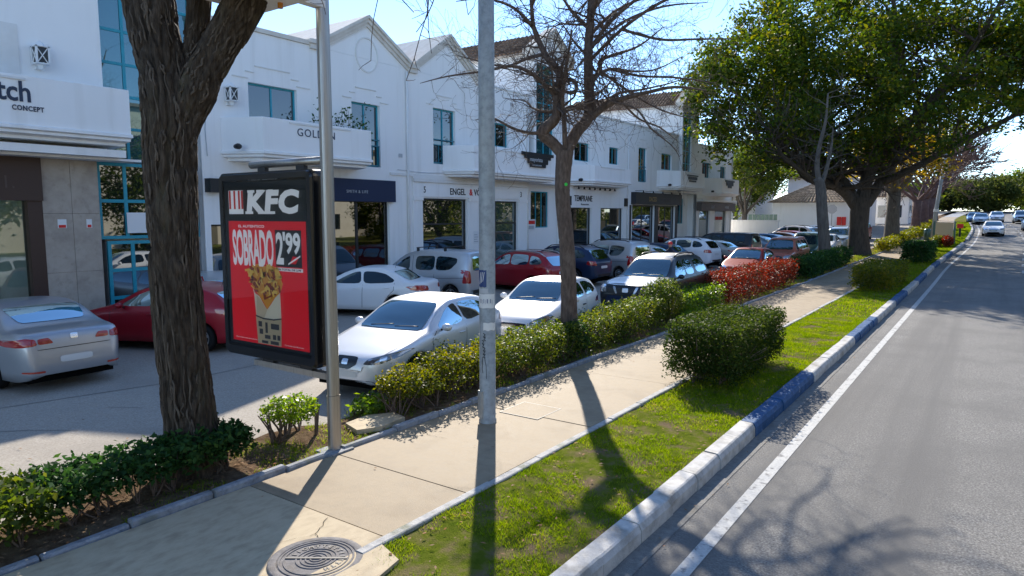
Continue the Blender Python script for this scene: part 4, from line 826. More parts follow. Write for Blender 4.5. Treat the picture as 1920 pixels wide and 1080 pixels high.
# ---- the bare tree in front of the white terrace
T2 = (-7.32, 12.55, 0); S = 88.5
def sp(u, v, b=0): return ((u - 1067) / S, b, 3 + (402 - v) / S)
tr2 = empty('bare_street_tree', T2, 'leafless forked tree with green dot on its slim trunk', 'tree')
mb = MB(); rng = random.Random(11); tips = []
def L2(pts, rad, n=10): return limb(mb, T2, pts, rad, n)
pp, rr = cr_pts(T2, [(0,0,-.1), (0,0,.3), sp(1066,560), sp(1060,450), sp(1052,360), sp(1055,300), sp(1056,285)], [.23,.185,.17,.158,.155,.18,.18]); barky(mb, pp, rr, 30, .012, 3)
jl = [L2([sp(1056,296), sp(1034,272), sp(1014,253,-.1), sp(1037,229,-.15), sp(1040,200,-.2), sp(1039,173,-.2), sp(1050,157,-.1), sp(1030,128,0), sp(1017,107,.1), sp(998,60,.2), sp(994,20,.2), sp(985,-60,.3)], [.13,.12,.125,.105,.095,.09,.075,.07,.065,.05,.04,.02]),
      L2([sp(1056,292), sp(1078,250,.1), sp(1100,223,.2), sp(1102,185,.25), sp(1101,151,.3), sp(1100,96,.3), sp(1103,50,.35), sp(1106,0,.4), sp(1115,-80,.5)], [.13,.125,.12,.11,.105,.095,.085,.07,.03]),
      L2([sp(1056,290,-.05), sp(1053,240,-.2), sp(1048,196,-.35), sp(1052,150,-.6), sp(1060,90,-.9)], [.06,.05,.045,.035,.015], 7),
      L2([sp(1037,225,-.15), sp(1065,208,-.1), sp(1090,204,.2), sp(1104,190,.3)], [.06,.055,.05,.05], 7),
      L2([sp(1104,225,.2), sp(1130,205,0), sp(1150,196,-.2), sp(1195,188,-.5), sp(1240,183,-.8), sp(1290,192,-1)], [.07,.06,.055,.04,.03,.012], 7),
      L2([sp(1103,160,.3), sp(1125,130,.6), sp(1128,108,.8), sp(1160,92,1), sp(1210,70,1.3), sp(1260,30,1.5)], [.06,.05,.045,.035,.025,.01], 7),
      L2([sp(1012,253,-.1), sp(990,256,-.3), sp(960,250,-.5), sp(925,235,-.7), sp(895,240,-.9)], [.05,.035,.028,.02,.008], 6),
      L2([sp(1017,110,.1), sp(985,112,.4), sp(950,120,.7), sp(905,108,1), sp(850,90,1.2)], [.045,.035,.03,.02,.008], 6),
      L2([sp(1038,190,-.2), sp(1000,160,-.5), sp(960,148,-.8), sp(910,160,-1), sp(850,172,-1.2), sp(805,185,-1.3)], [.05,.04,.032,.024,.016,.006], 6),
      L2([sp(1050,158,-.1), sp(1070,165,-.3), sp(1072,185,-.4), sp(1055,190,-.5)], [.05,.045,.03,.01], 6),
      L2([sp(1101,100,.3), sp(1140,50,.1), sp(1190,15,-.2), sp(1250,-10,-.4)], [.05,.04,.03,.01], 6),
      L2([sp(1103,60,.35), sp(1070,20,.6), sp(1040,-30,.8)], [.05,.035,.015], 6),
      L2([sp(998,60,.2), sp(960,30,0), sp(910,20,-.2), sp(860,30,-.4)], [.04,.03,.02,.008], 6),
      L2([sp(985,-60,.3), sp(950,-130,.2), sp(900,-210,0), sp(860,-290,-.2)], [.05,.045,.035,.012], 6),
      L2([sp(994,20,.2), sp(1030,-60,-.4), sp(1060,-150,-.8), sp(1070,-250,-1)], [.05,.045,.035,.012], 6),
      L2([sp(1115,-80,.5), sp(1125,-170,.3), sp(1100,-260,0), sp(1090,-350,-.2)], [.06,.05,.04,.012], 6),
      L2([sp(1106,0,.4), sp(1150,-80,.9), sp(1200,-150,1.3), sp(1240,-230,1.5)], [.06,.05,.04,.012], 6),
      L2([sp(1190,15,-.2), sp(1240,-60,-.6), sp(1300,-120,-1), sp(1340,-180,-1.3)], [.05,.04,.03,.01], 6),
      L2([sp(1103,50,.35), sp(1120,-30,-.6), sp(1150,-120,-1.2), sp(1160,-220,-1.6)], [.06,.05,.035,.012], 6),
      L2([sp(1101,151,.3), sp(1150,120,1.0), sp(1205,110,1.8), sp(1265,95,2.4), sp(1330,60,2.8)], [.04,.034,.028,.02,.008], 6),
      L2([sp(1101,120,.3), sp(1150,80,-.5), sp(1210,50,-1.2), sp(1280,40,-1.8), sp(1340,20,-2.2)], [.04,.034,.028,.02,.008], 6),
      L2([sp(1110,215,.2), sp(1160,170,.9), sp(1220,150,1.6), sp(1280,130,2.2), sp(1335,110,2.6)], [.04,.034,.028,.02,.008], 6),
      L2([sp(1103,70,.35), sp(1160,10,1.0), sp(1230,-30,1.5), sp(1310,-60,2.0)], [.042,.034,.026,.008], 6),
      L2([sp(1104,30,.4), sp(1170,-40,0), sp(1250,-80,-.3), sp(1340,-100,-.5)], [.04,.034,.025,.008], 6),
      L2([sp(1102,185,.25), sp(1130,160,1.4), sp(1160,130,2.4), sp(1190,90,3.2)], [.04,.034,.026,.008], 6),
      L2([sp(1150,120,1.0), sp(1200,140,.6), sp(1260,150,.2), sp(1330,165,-.1)], [.034,.028,.022,.007], 5),
      L2([sp(1125,130,.6), sp(1190,170,.8), sp(1250,200,.9), sp(1310,215,1.0)], [.034,.028,.022,.007], 5),
      L2([sp(1150,80,-.5), sp(1220,95,-.4), sp(1290,90,-.2), sp(1360,85,0)], [.034,.028,.022,.007], 5),
      L2([sp(1101,96,.3), sp(1170,40,.6), sp(1250,5,.9), sp(1340,-10,1.2)], [.036,.03,.024,.007], 5),
      L2([sp(1160,170,.9), sp(1210,210,1.3), sp(1260,225,1.6), sp(1300,250,1.8)], [.03,.025,.02,.006], 5),
      L2([sp(1140,200,-.2), sp(1180,215,-.4), sp(1205,250,-.5), sp(1240,280,-.6), sp(1255,300,-.6)], [.03,.022,.018,.012,.005], 5)]
for k, (pts, rad) in enumerate(jl):
    n = len(pts)
    for i in range(4 if k < 3 else 2, n):
        if rad[i] > .1: continue
        for q in range(2 if rad[i] > .03 else 1):
            if rng.random() < .85:
                v = Vector((rng.gauss(0, .8), rng.gauss(0, .8), rng.gauss(.15, .6)))
                grow(mb, pts[i], v, rng.uniform(.45, .95), max(.0055, rad[i] * .32), 2, rng, tips, .8, (2, 4), .66, .42, .05, 3, .0026)
mb.build('trunk', 'bark_thin', tr2, True)
me = MB(); 
for i in range(900):
    p = tips[rng.randrange(len(tips))]; me.add([p + Vector((rng.gauss(0,.012), rng.gauss(0,.012), rng.gauss(-.02,.012))) for k in range(4)], [(0,1,2,3)])
me.build('buds', 'twig_red', tr2)['kind'] = 'stuff'
q = Vector(T2) - CD * .155 + CR * -.11 + Vector((0, 0, 3.62)); mb = MB(); mb.lathe([(.001, .012), (.03, .012), (.036, 0)], 12, lambda x, y, h: tuple(q + CR * x + Vector((0, 0, y)) - CD * h)); mb.build('paint_dot', 'green_dot', tr2)

# ---- crowns full of leaves
def crown_pts(tips, n, spread, rng_seed, zmin=None):
    r = np.random.default_rng(rng_seed); t = np.array([tuple(p) for p in tips]); i = r.integers(0, len(t), n)
    c = t[i] + r.normal(0, 1, (n, 3)) * np.array([spread, spread, spread * .7])
    if zmin is not None: c = c[c[:, 2] > zmin]
    return c
def lumps(centre, radii, nl, seed, flat=.5):
    """foliage clumps on the outside of an uneven crown"""
    r = np.random.default_rng(seed); out = []
    for i in range(nl):
        d = r.normal(0, 1, 3); d[2] = abs(d[2]) * 1.0 - .25 * flat; d /= np.linalg.norm(d); k = r.uniform(.62, 1.0) ** .6
        k *= .85 + .3 * noise.noise(Vector((d[0] * 1.8 + seed, d[1] * 1.8, d[2] * 1.8)))
        out.append(np.array(centre) + d * np.array(radii) * k)
    return out
bt = (P3(-7.75, 52.5)[0], 52.5, gz(52.5))
big = empty('evergreen_tree', bt, 'large spreading evergreen tree with dark forked trunk over the car park', 'tree')
mb = MB(); rng = random.Random(5); tips = []; SB = 1280 / 47.3
def sb(u, v, b=0): return ((u - 1602) / SB, b, 3 - bt[2] + (402 - v) / SB)
lb = [limb(mb, bt, [(0,0,-.4), (0,0,.4), sb(1600,430), sb(1600,390), sb(1602,372)], [1.05,.74,.6,.62,.7], 16),
      limb(mb, bt, [sb(1590,385), sb(1570,365,-.3), sb(1540,348,-.8), sb(1500,325,-1.6), sb(1450,300,-2.5), sb(1390,270,-3)], [.38,.35,.3,.25,.18,.08], 10),
      limb(mb, bt, [sb(1592,378), sb(1575,345,.5), sb(1545,300,1.5), sb(1510,250,2.5), sb(1470,180,3.5), sb(1430,110,4)], [.38,.36,.32,.26,.19,.08], 10),
      limb(mb, bt, [sb(1603,375), sb(1612,330), sb(1625,280,-.5), sb(1632,200,-1), sb(1625,110,-1.6), sb(1610,20,-2)], [.46,.42,.36,.29,.2,.08], 10),
      limb(mb, bt, [sb(1612,382), sb(1640,345,.4), sb(1670,310,1), sb(1710,260,1.8), sb(1760,200,2.5), sb(1800,120,3)], [.38,.36,.32,.26,.2,.08], 10),
      limb(mb, bt, [sb(1640,345,.4), sb(1680,318,-1), sb(1730,280,-2.5), sb(1790,240,-4), sb(1850,200,-5)], [.28,.24,.2,.15,.06], 8),
      limb(mb, bt, [sb(1612,330), sb(1590,280,2), sb(1580,220,4), sb(1560,140,6), sb(1540,50,7)], [.36,.32,.26,.2,.08], 8),
      limb(mb, bt, [sb(1625,280,-.5), sb(1660,220,-3), sb(1690,150,-5), sb(1720,60,-6.5)], [.34,.28,.2,.08], 8),
      limb(mb, bt, [sb(1540,348,-.8), sb(1480,345,-3), sb(1430,330,-5), sb(1380,300,-6)], [.26,.2,.14,.06], 8)]
for pts, rad in lb[1:]:
    n = len(pts)
    for i in range(5, n):
        for k in range(2):
            v = Vector((rng.gauss(0, 1), rng.gauss(0, 1), .15 + abs(rng.gauss(.3, .5))))
            grow(mb, pts[i], v, rng.uniform(2.0, 3.4), max(.05, rad[i] * .5), 2, rng, tips, .7, (2, 3), .72, .3, .08, 4, .02)
mb.build('trunk', 'bark_dark', big, True)
tips = [t for t in tips if t.z > 5.2]
cl = []
def bigshape(seed, nl):
    r = np.random.default_rng(seed); out = []
    # outline of the crown as seen: wide umbrella, lower on the left, open underneath
    for i in range(nl):
        a = r.uniform(-1, 1); b = r.uniform(-1, 1)
        if a * a + b * b > 1: continue
        px = 1602 + a * 318; top = 3 + (402 + 60) / SB - 6.5 * (a * a * .8 + b * b) - (2.0 if a < -.55 else 0) * (-a - .55) / .45 - bt[2]; bot = 3 + (402 - (312 - 95 * a if a > 0 else 318 + 10 * a - 70 * max(0, -a - .6))) / SB - bt[2]
        f = r.random() ** .55; z = bot + (top - bot) * f
        if z < bot: continue
        out.append(Vector(bt) + CR * ((px - 1602) / SB) + CD * (b * 9.5) + Vector((0, 0, z)))
    return out
cl = bigshape(4, 1500)
cl = [c for c in cl if noise.noise(c * .34) > -.04]
r8 = np.random.default_rng(2)
cpts = np.concatenate([crown_pts([t for t in tips if noise.noise(t * .34) > -.12], 22000, .36, 1), np.concatenate([np.array(tuple(c)) + r8.normal(0, 1, (115, 3)) * np.array([.52, .52, .34]) for c in cl])])
leaves('crown', cpts, .31, 21, 'leaf_ever', big, aspect=.5)
# thin tree standing just left of the big one
tt = (P3(-7.6, 41)[0], 41, gz(41)); th = empty('street_tree', tt, 'slim bare trunked tree just left of the large evergreen', 'tree')
mb = MB(); rng = random.Random(8); tips = []; ST = 1280 / 37.6
def st(u, v, b=0): return ((u - 1538) / ST, b, 3 - tt[2] + (402 - v) / ST)
ll = [limb(mb, tt, [(0,0,-.1), st(1538,470), st(1530,400), st(1524,350), st(1516,335)], [.36,.32,.29,.27,.2], 10), limb(mb, tt, [st(1522,345), st(1516,310), st(1520,270), st(1528,230), st(1530,180)], [.16,.14,.11,.08,.04], 7), limb(mb, tt, [st(1524,350), st(1538,320,.3), st(1548,280,.5), st(1552,240,.6)], [.14,.11,.08,.03], 7)]
for pts, rad in ll[1:]:
    for p in pts[3:]: grow(mb, p, (rng.gauss(0, 1), rng.gauss(0, 1), .5), 1.0, .03, 2, rng, tips, .7, (2, 3), .7, .3, .05, 3, .008)
mb.build('trunk', 'bark_grey', th, True)

def tree(name, label, x, y, h, cr, trunk_r, fork, mat, bark, seed, nleaf, lsize, group=None, bare=False, flat=.8, lean=0, dens=1.0, bent=True, kids=(2, 3)):
    b = P3(x, y) if bent else (x, y, gz(y)); e = empty(name, b, label, 'tree', group); rng = random.Random(seed); mb = MB(); tips = []
    c = Vector(b) + Vector((0, 0, fork)); mb.tube([Vector(b) - Vector((0, 0, .3)), Vector(b) + Vector((0, 0, .5)), Vector(b).lerp(c, .6) + Vector((lean * .4, 0, 0)), c + Vector((lean, 0, 0))], [trunk_r * 1.5, trunk_r * 1.1, trunk_r * .9, trunk_r * .95], 10); c += Vector((lean, 0, 0))
    for i in range(5):
        a = 2 * math.pi * (i + rng.random() * .6) / 5; d = Vector((math.cos(a) * cr, math.sin(a) * cr, (h - fork) * rng.uniform(.8, 1.2)))
        grow(mb, c - Vector((0, 0, .2)), d, d.length * .42, trunk_r * (.36 if bare else .55), 4 if bare else 3, rng, tips, .55, kids, .72, .22, .05, 3 if not bare else 3, .012 if not bare else .026)
    mb.build('trunk', bark, e, True)
    if nleaf:
        r = np.random.default_rng(seed); cen = Vector(b) + Vector((lean, 0, fork + (h - fork) * .42)); lm = lumps(tuple(cen), (cr, cr, (h - fork) * .58), 130, seed, flat)
        pts = np.concatenate([crown_pts(tips, int(nleaf * .45), cr * .1, seed)] + [l + r.normal(0, 1, (max(1, int(nleaf * .55 / 130)), 3)) * np.array([cr * .14, cr * .14, cr * .1]) for l in lm])
        leaves('crown', pts, lsize, seed, mat, e)
    return e
tree('yellow_tree', 'tree with thin golden leaves right of the large evergreen', -7.3, 63, 9, 4.0, .55, 4.2, 'leaf_gold', 'bark_grey', 31, 5200, .3)
for i, (y, sd_, lab) in enumerate(((75, 41, 'nearest of the reddish bare trees along the path'), (84, 42, 'second of the reddish bare trees along the path'), (93, 43, 'third reddish bare tree along the path'), (103, 44, 'fourth reddish bare tree far along the path'), (116, 45, 'farthest reddish bare tree at the bend'))):
    tree('bare_tree', lab, -6.9, y, 10.5, 5.8, .42, 3.4, 'leaf_red', 'twig_red', sd_, 0, .3, 'bare trees along the path', True, kids=(3, 4))
# green trees behind the end of the terrace
tree('leafy_tree', 'bright green tree at the end of white terrace', -21.2, 72, 9.2, 3.3, .3, 2.2, 'leaf_mid', 'bark_grey', 51, 11000, .3, 'trees behind the terrace', bent=False)
tree('leafy_tree', 'smaller green tree between terrace and tiled house', -25.2, 82, 8.2, 3.6, .3, 2, 'leaf_mid', 'bark_grey', 52, 9000, .32, 'trees behind the terrace', bent=False)
tree('dark_tree', 'dark round tree rising behind small tiled roof', -26, 100, 11.5, 6, .4, 3, 'leaf_far', 'bark_grey', 53, 9000, .45, 'trees behind the terrace', bent=False)
# woods across the road, far right, and the ones the shop windows mirror
far = [(20, 175, 20, 11, 'tall dark tree on the slope at right edge'), (27, 160, 17, 9, 'broad tree at far right edge above the road'), (11, 185, 13, 8, 'rounded tree beyond the blue car'), (4, 200, 11, 8, 'tree closing the end of road'), (-4, 210, 10, 7, 'tree at the bend behind distant cars'), (14, 150, 8, 5, 'lower yellowish tree at the right of the road'), (36, 190, 24, 12, 'tallest tree of the wood at right'), (-12, 190, 11, 7, 'green tree behind the far bare trees'), (-22, 170, 10, 7, 'green tree left of the far bare trees'), (9, 165, 7, 4.5, 'small tree behind the blue car')]
far += [(-2, 165, 9, 6, 'low tree behind the distant silver car'), (6, 178, 12, 7, 'tree left of the blue car'), (24, 140, 12, 6, 'tree at right edge beside the road'), (16, 168, 15, 8, 'dense tree above the blue car'), (30, 175, 20, 10, 'dense tree on the slope at right'), (-9, 172, 8, 6, 'low tree left of distant cars'), (-16, 160, 8, 6, 'low tree behind the farthest bare tree'), (-30, 150, 9, 6, 'tree behind the white houses'), (44, 200, 26, 13, 'highest tree behind the wood at right'), (12, 215, 16, 10, 'hazy tree closing the view')]
def woodcrown(seed, h, cr):
    r = np.random.default_rng(seed); P = []
    for i in range(90):
        d = r.normal(0, 1, 3); d /= np.linalg.norm(d); k = r.uniform(.7, 1) * (.85 + .4 * noise.noise(Vector((d[0] * 2 + seed, d[1] * 2, d[2] * 2))))
        c = np.array([d[0] * cr * k, d[1] * cr * k, h * .5 + d[2] * h * .52 * k]); P.append(c + r.normal(0, 1, (62, 3)) * cr * np.array([.13, .13, .1]))
    P = np.concatenate(P); return P[P[:, 2] > .1]
for i, (x, y, h, cr, lab) in enumerate(far):
    h *= .8 if x < 12 else .95; b = P3(x, y); e = empty('wood_tree', b, lab, 'tree', 'trees of the far wood'); mb = MB(); rng = random.Random(i)
    for k in range(4): branch(mb, b, (rng.gauss(0, .3), rng.gauss(0, .3), 1), h * .8, .35, .06, rng, 6, .2, 6)
    mb.build('trunk', 'bark_grey', e, True); leaves('crown', woodcrown(60 + i, h, cr) + np.array(b), .085 * cr + .15, 60 + i, ['leaf_far', 'leaf_mid', 'leaf_far', 'leaf_far', 'leaf_gold' if i == 5 else 'leaf_far'][i % 5], e)
proto = None
for i in range(12):
    x, y = 14.5 + (i * 37 % 5) - 2, -8 + i * 11.5; b = P3(x, y); rz = i * 1.3; sc = .72 + .3 * ((i * 7) % 5) / 5
    e = empty('roadside_tree', b, f'{["first","second","third","fourth","fifth","sixth","seventh","eighth","ninth","tenth","eleventh","twelfth"][i]} leafy tree of the row across the road, mirrored in shop windows', 'tree', 'trees across the road', rz); e.scale = (sc, sc, sc)
    if proto is None:
        mb = MB(); rng = random.Random(91)
        for k in range(5): branch(mb, (0, 0, -.2), (rng.gauss(0, .3), rng.gauss(0, .3), 1), 8, .3, .06, rng, 6, .2, 6)
        t_ = mb.build('trunk', 'bark_grey', e, True, world=False); c_ = leaves('crown', woodcrown(99, 11, 4.8), .5, 99, 'leaf_mid', e, world=False); proto = (t_, c_)
    else:
        for o in proto: c = o.copy(); COL.objects.link(c); c.parent = e

# ---- shrubs and hedges
def shrub(name, label, x0, x1, y0, y1, z0, z1, n, size, mat, seed, stems=8, group=None, rough=.12, box=True, stemr=.012, fill=.35, stemmat='bark_thin'):
    xc, yc = (x0 + x1) / 2, (y0 + y1) / 2; b = P3(xc, yc); e = empty(name, b, label, 'hedge' if 'hedge' in name else 'shrub', group)
    r = np.random.default_rng(seed); pts = []
    m = n * 3; p = r.uniform(-1, 1, (m, 3))
    if box: q = np.abs(p).max(1)
    else: q = np.linalg.norm(p, axis=1)
    keep = (q < 1) & ((q > .74) | (r.random(m) < fill)) & ((p[:, 2] > -.7) | (r.random(m) < .35)); p = p[keep][:n]
    for (a, c, d) in p:
        k = 1 + rough * 1.6 * noise.noise(Vector((a * (x1 - x0) * 2.2 + seed, c * (y1 - y0) * 2.2, d * 2))) + rough * .7 * noise.noise(Vector((a * (x1 - x0) * 7 + seed, c * (y1 - y0) * 7, d * 5)))
        yy = yc + c * (y1 - y0) / 2 * (.97 + .03 * k); w = P3(xc + a * (x1 - x0) / 2 * k, yy); zt = (z0 + z1) / 2 + d * (z1 - z0) / 2 * (k if d > 0 else 1)
        pts.append((w[0], w[1], w[2] + zt))
    leaves('foliage', pts, size, seed, mat, e, spread=size * .4, aspect=.55)
    rng = random.Random(seed); mb = MB()
    for i in range(stems):
        sx = rng.uniform(x0 + .25 * (x1 - x0), x1 - .25 * (x1 - x0)); sy = rng.uniform(y0 + .08 * (y1 - y0), y1 - .08 * (y1 - y0)); p = Vector(P3(sx, sy, -.03))
        for k in range(3):
            branch(mb, p, (rng.gauss(0, .35), rng.gauss(0, .35), 1), (z1) * rng.uniform(.75, 1.0), stemr, stemr * .35, rng, 5, .25, 5)
    mb.build('stems', stemmat, e, True); return e
GH = 'shrubs in the bed along the path'
shrub('low_hedge', 'low dark green glossy hedge in front of thick tree trunk', -7.62, -6.95, 2.5, 4.65, .22, .52, 5800, .075, 'leaf_dark', 1, 16, rough=.2)
shrub('low_hedge', 'yellower end of low hedge at bottom left corner', -7.75, -6.8, .7, 2.5, .16, .54, 4000, .08, 'leaf_mid', 2, 10, rough=.2)
shrub('small_shrub', 'small green shrub with bare stems left of the steel sign pole', -8.0, -7.2, 5.25, 6.0, .24, .56, 1500, .06, 'leaf_bright', 3, 7, box=False, stemr=.02, fill=.6)
shrub('small_shrub', 'leafy low plant behind the steel sign pole', -7.9, -7.3, 6.7, 7.4, .02, .25, 420, .09, 'leaf_bright', 4, 3, box=False)
shrub('yellow_shrub', 'yellow green shrub with fanning stems in front of silver hatchback', -7.65, -6.72, 6.95, 8.0, .22, .68, 3000, .055, 'leaf_yellow', 5, 16, GH, box=False, fill=.6, rough=.3)
shrub('yellow_shrub', 'yellow green shrub left of the grey lamp post', -7.7, -6.85, 8.0, 9.5, .2, .72, 5200, .055, 'leaf_yellow', 6, 14, GH, fill=.35, rough=.4)
shrub('yellow_shrub', 'green shrub right of the grey lamp post', -7.7, -6.82, 9.45, 10.85, .16, .72, 5600, .055, 'leaf_mid', 7, 13, GH, fill=.35, rough=.36)
shrub('green_shrub', 'green shrub left of the bare tree trunk', -7.75, -6.8, 10.75, 12.3, .1, .76, 5600, .055, 'leaf_mid', 8, 12, GH, fill=.4, rough=.2)
shrub('green_shrub', 'round dark shrub at the foot of bare tree trunk', -7.35, -6.8, 12.0, 12.75, .05, .78, 2600, .055, 'leaf_dark', 9, 6, GH, box=False)
shrub('green_shrub', 'green shrub right of the bare tree trunk', -7.75, -6.85, 12.5, 14.7, .1, .76, 7000, .055, 'leaf_mid', 10, 12, GH, fill=.4, rough=.18)
shrub('green_shrub', 'green shrub in front of the white hatchback rear', -7.75, -6.85, 14.5, 16.7, .1, .84, 6800, .06, 'leaf_mid', 12, 11, GH, fill=.4, rough=.18)
shrub('tall_shrub', 'taller olive green bush in front of the dark off roader', -7.8, -6.8, 16.6, 18.4, .08, 1.25, 6800, .06, 'leaf_mid', 13, 10, GH, box=False, rough=.2)
shrub('bright_shrub', 'bright green shrub with orange flowers before red hedge', -7.7, -6.8, 18.2, 21.6, .08, .82, 6500, .07, 'leaf_bright', 14, 10, GH, fill=.4, rough=.16)
shrub('fern_plant', 'bright leafy tuft beside the path edging', -6.95, -6.62, 17.6, 19.2, .0, .3, 900, .1, 'leaf_bright', 15, 3, GH, box=False)
shrub('red_hedge', 'clipped hedge of red and orange leaves in front of red car', -7.85, -6.75, 21.6, 31.0, .12, 1.1, 15000, .085, 'leaf_red', 16, 26, rough=.1)
shrub('green_hedge', 'dark green hedge below the large evergreen', -7.7, -6.7, 33.5, 44.5, .1, 1.0, 8000, .13, 'leaf_dark', 17, 14, rough=.14)
shrub('green_hedge', 'yellow green clipped hedge right of the evergreen trunk', -7.2, -6.3, 55, 70, .1, .85, 6000, .16, 'leaf_yellow', 18, 10, rough=.1)
shrub('green_hedge', 'far yellow green hedge under the reddish trees', -7.2, -6.2, 71, 92, .1, .95, 5000, .2, 'leaf_yellow', 19, 10, rough=.12)
shrub('clipped_shrub', 'dark clipped shrub with twiggy sides on the grass verge', -4.7, -3.36, 11.3, 14.6, .1, 1.1, 30000, .056, 'leaf_box', 20, 46, rough=.06, stemr=.014, fill=.18)
shrub('clipped_hedge', 'sunlit yellow green clipped hedge on the verge', -4.55, -3.0, 29.6, 35.4, .05, .98, 9000, .1, 'leaf_yellow', 22, 14, rough=.09)
shrub('clipped_hedge', 'very dark box clipped hedge farther along the verge', -4.5, -2.98, 46.8, 50.8, .03, 1.15, 6500, .13, 'leaf_dark', 23, 8, rough=.04)
shrub('orange_shrub', 'small orange shrub by the drive crossing', -3.75, -3.1, 61.5, 64.0, .05, .8, 1500, .16, 'leaf_red', 24, 4, box=False); shrub('green_shrub', 'green shrub beside the small orange one', -4.5, -3.75, 61.5, 64, .05, .8, 1500, .16, 'leaf_yellow', 25, 4, box=False)
shrub('far_hedge', 'green hedge along the far right side of road', 6.4, 8.5, 60, 160, .0, 1.6, 8000, .4, 'leaf_far', 26, 10)
# small plants on the balcony behind the steel pole
pl = empty('balcony_plants', (XF + .5, 15.6, 5.8), 'row of thin leafy plants along the white balcony behind steel pole', 'plant'); mb = MB(); rng = random.Random(4); pts = []
for i in range(15):
    p = Vector((XF + rng.uniform(.3, .9), 14.9 + i * .16, 5.3)); q, rd, dd = branch(mb, p, (rng.gauss(0, .12), rng.gauss(0, .12), 1), rng.uniform(.8, 1.5), .015, .006, rng, 6, .2, 4)
    for k in q[2:]:
        for s in range(5): pts.append(k + Vector((rng.gauss(0, .1), rng.gauss(0, .1), rng.gauss(0, .08))))
mb.build('stems', 'twig', pl); leaves('foliage', pts, .13, 5, 'leaf_dark', pl)
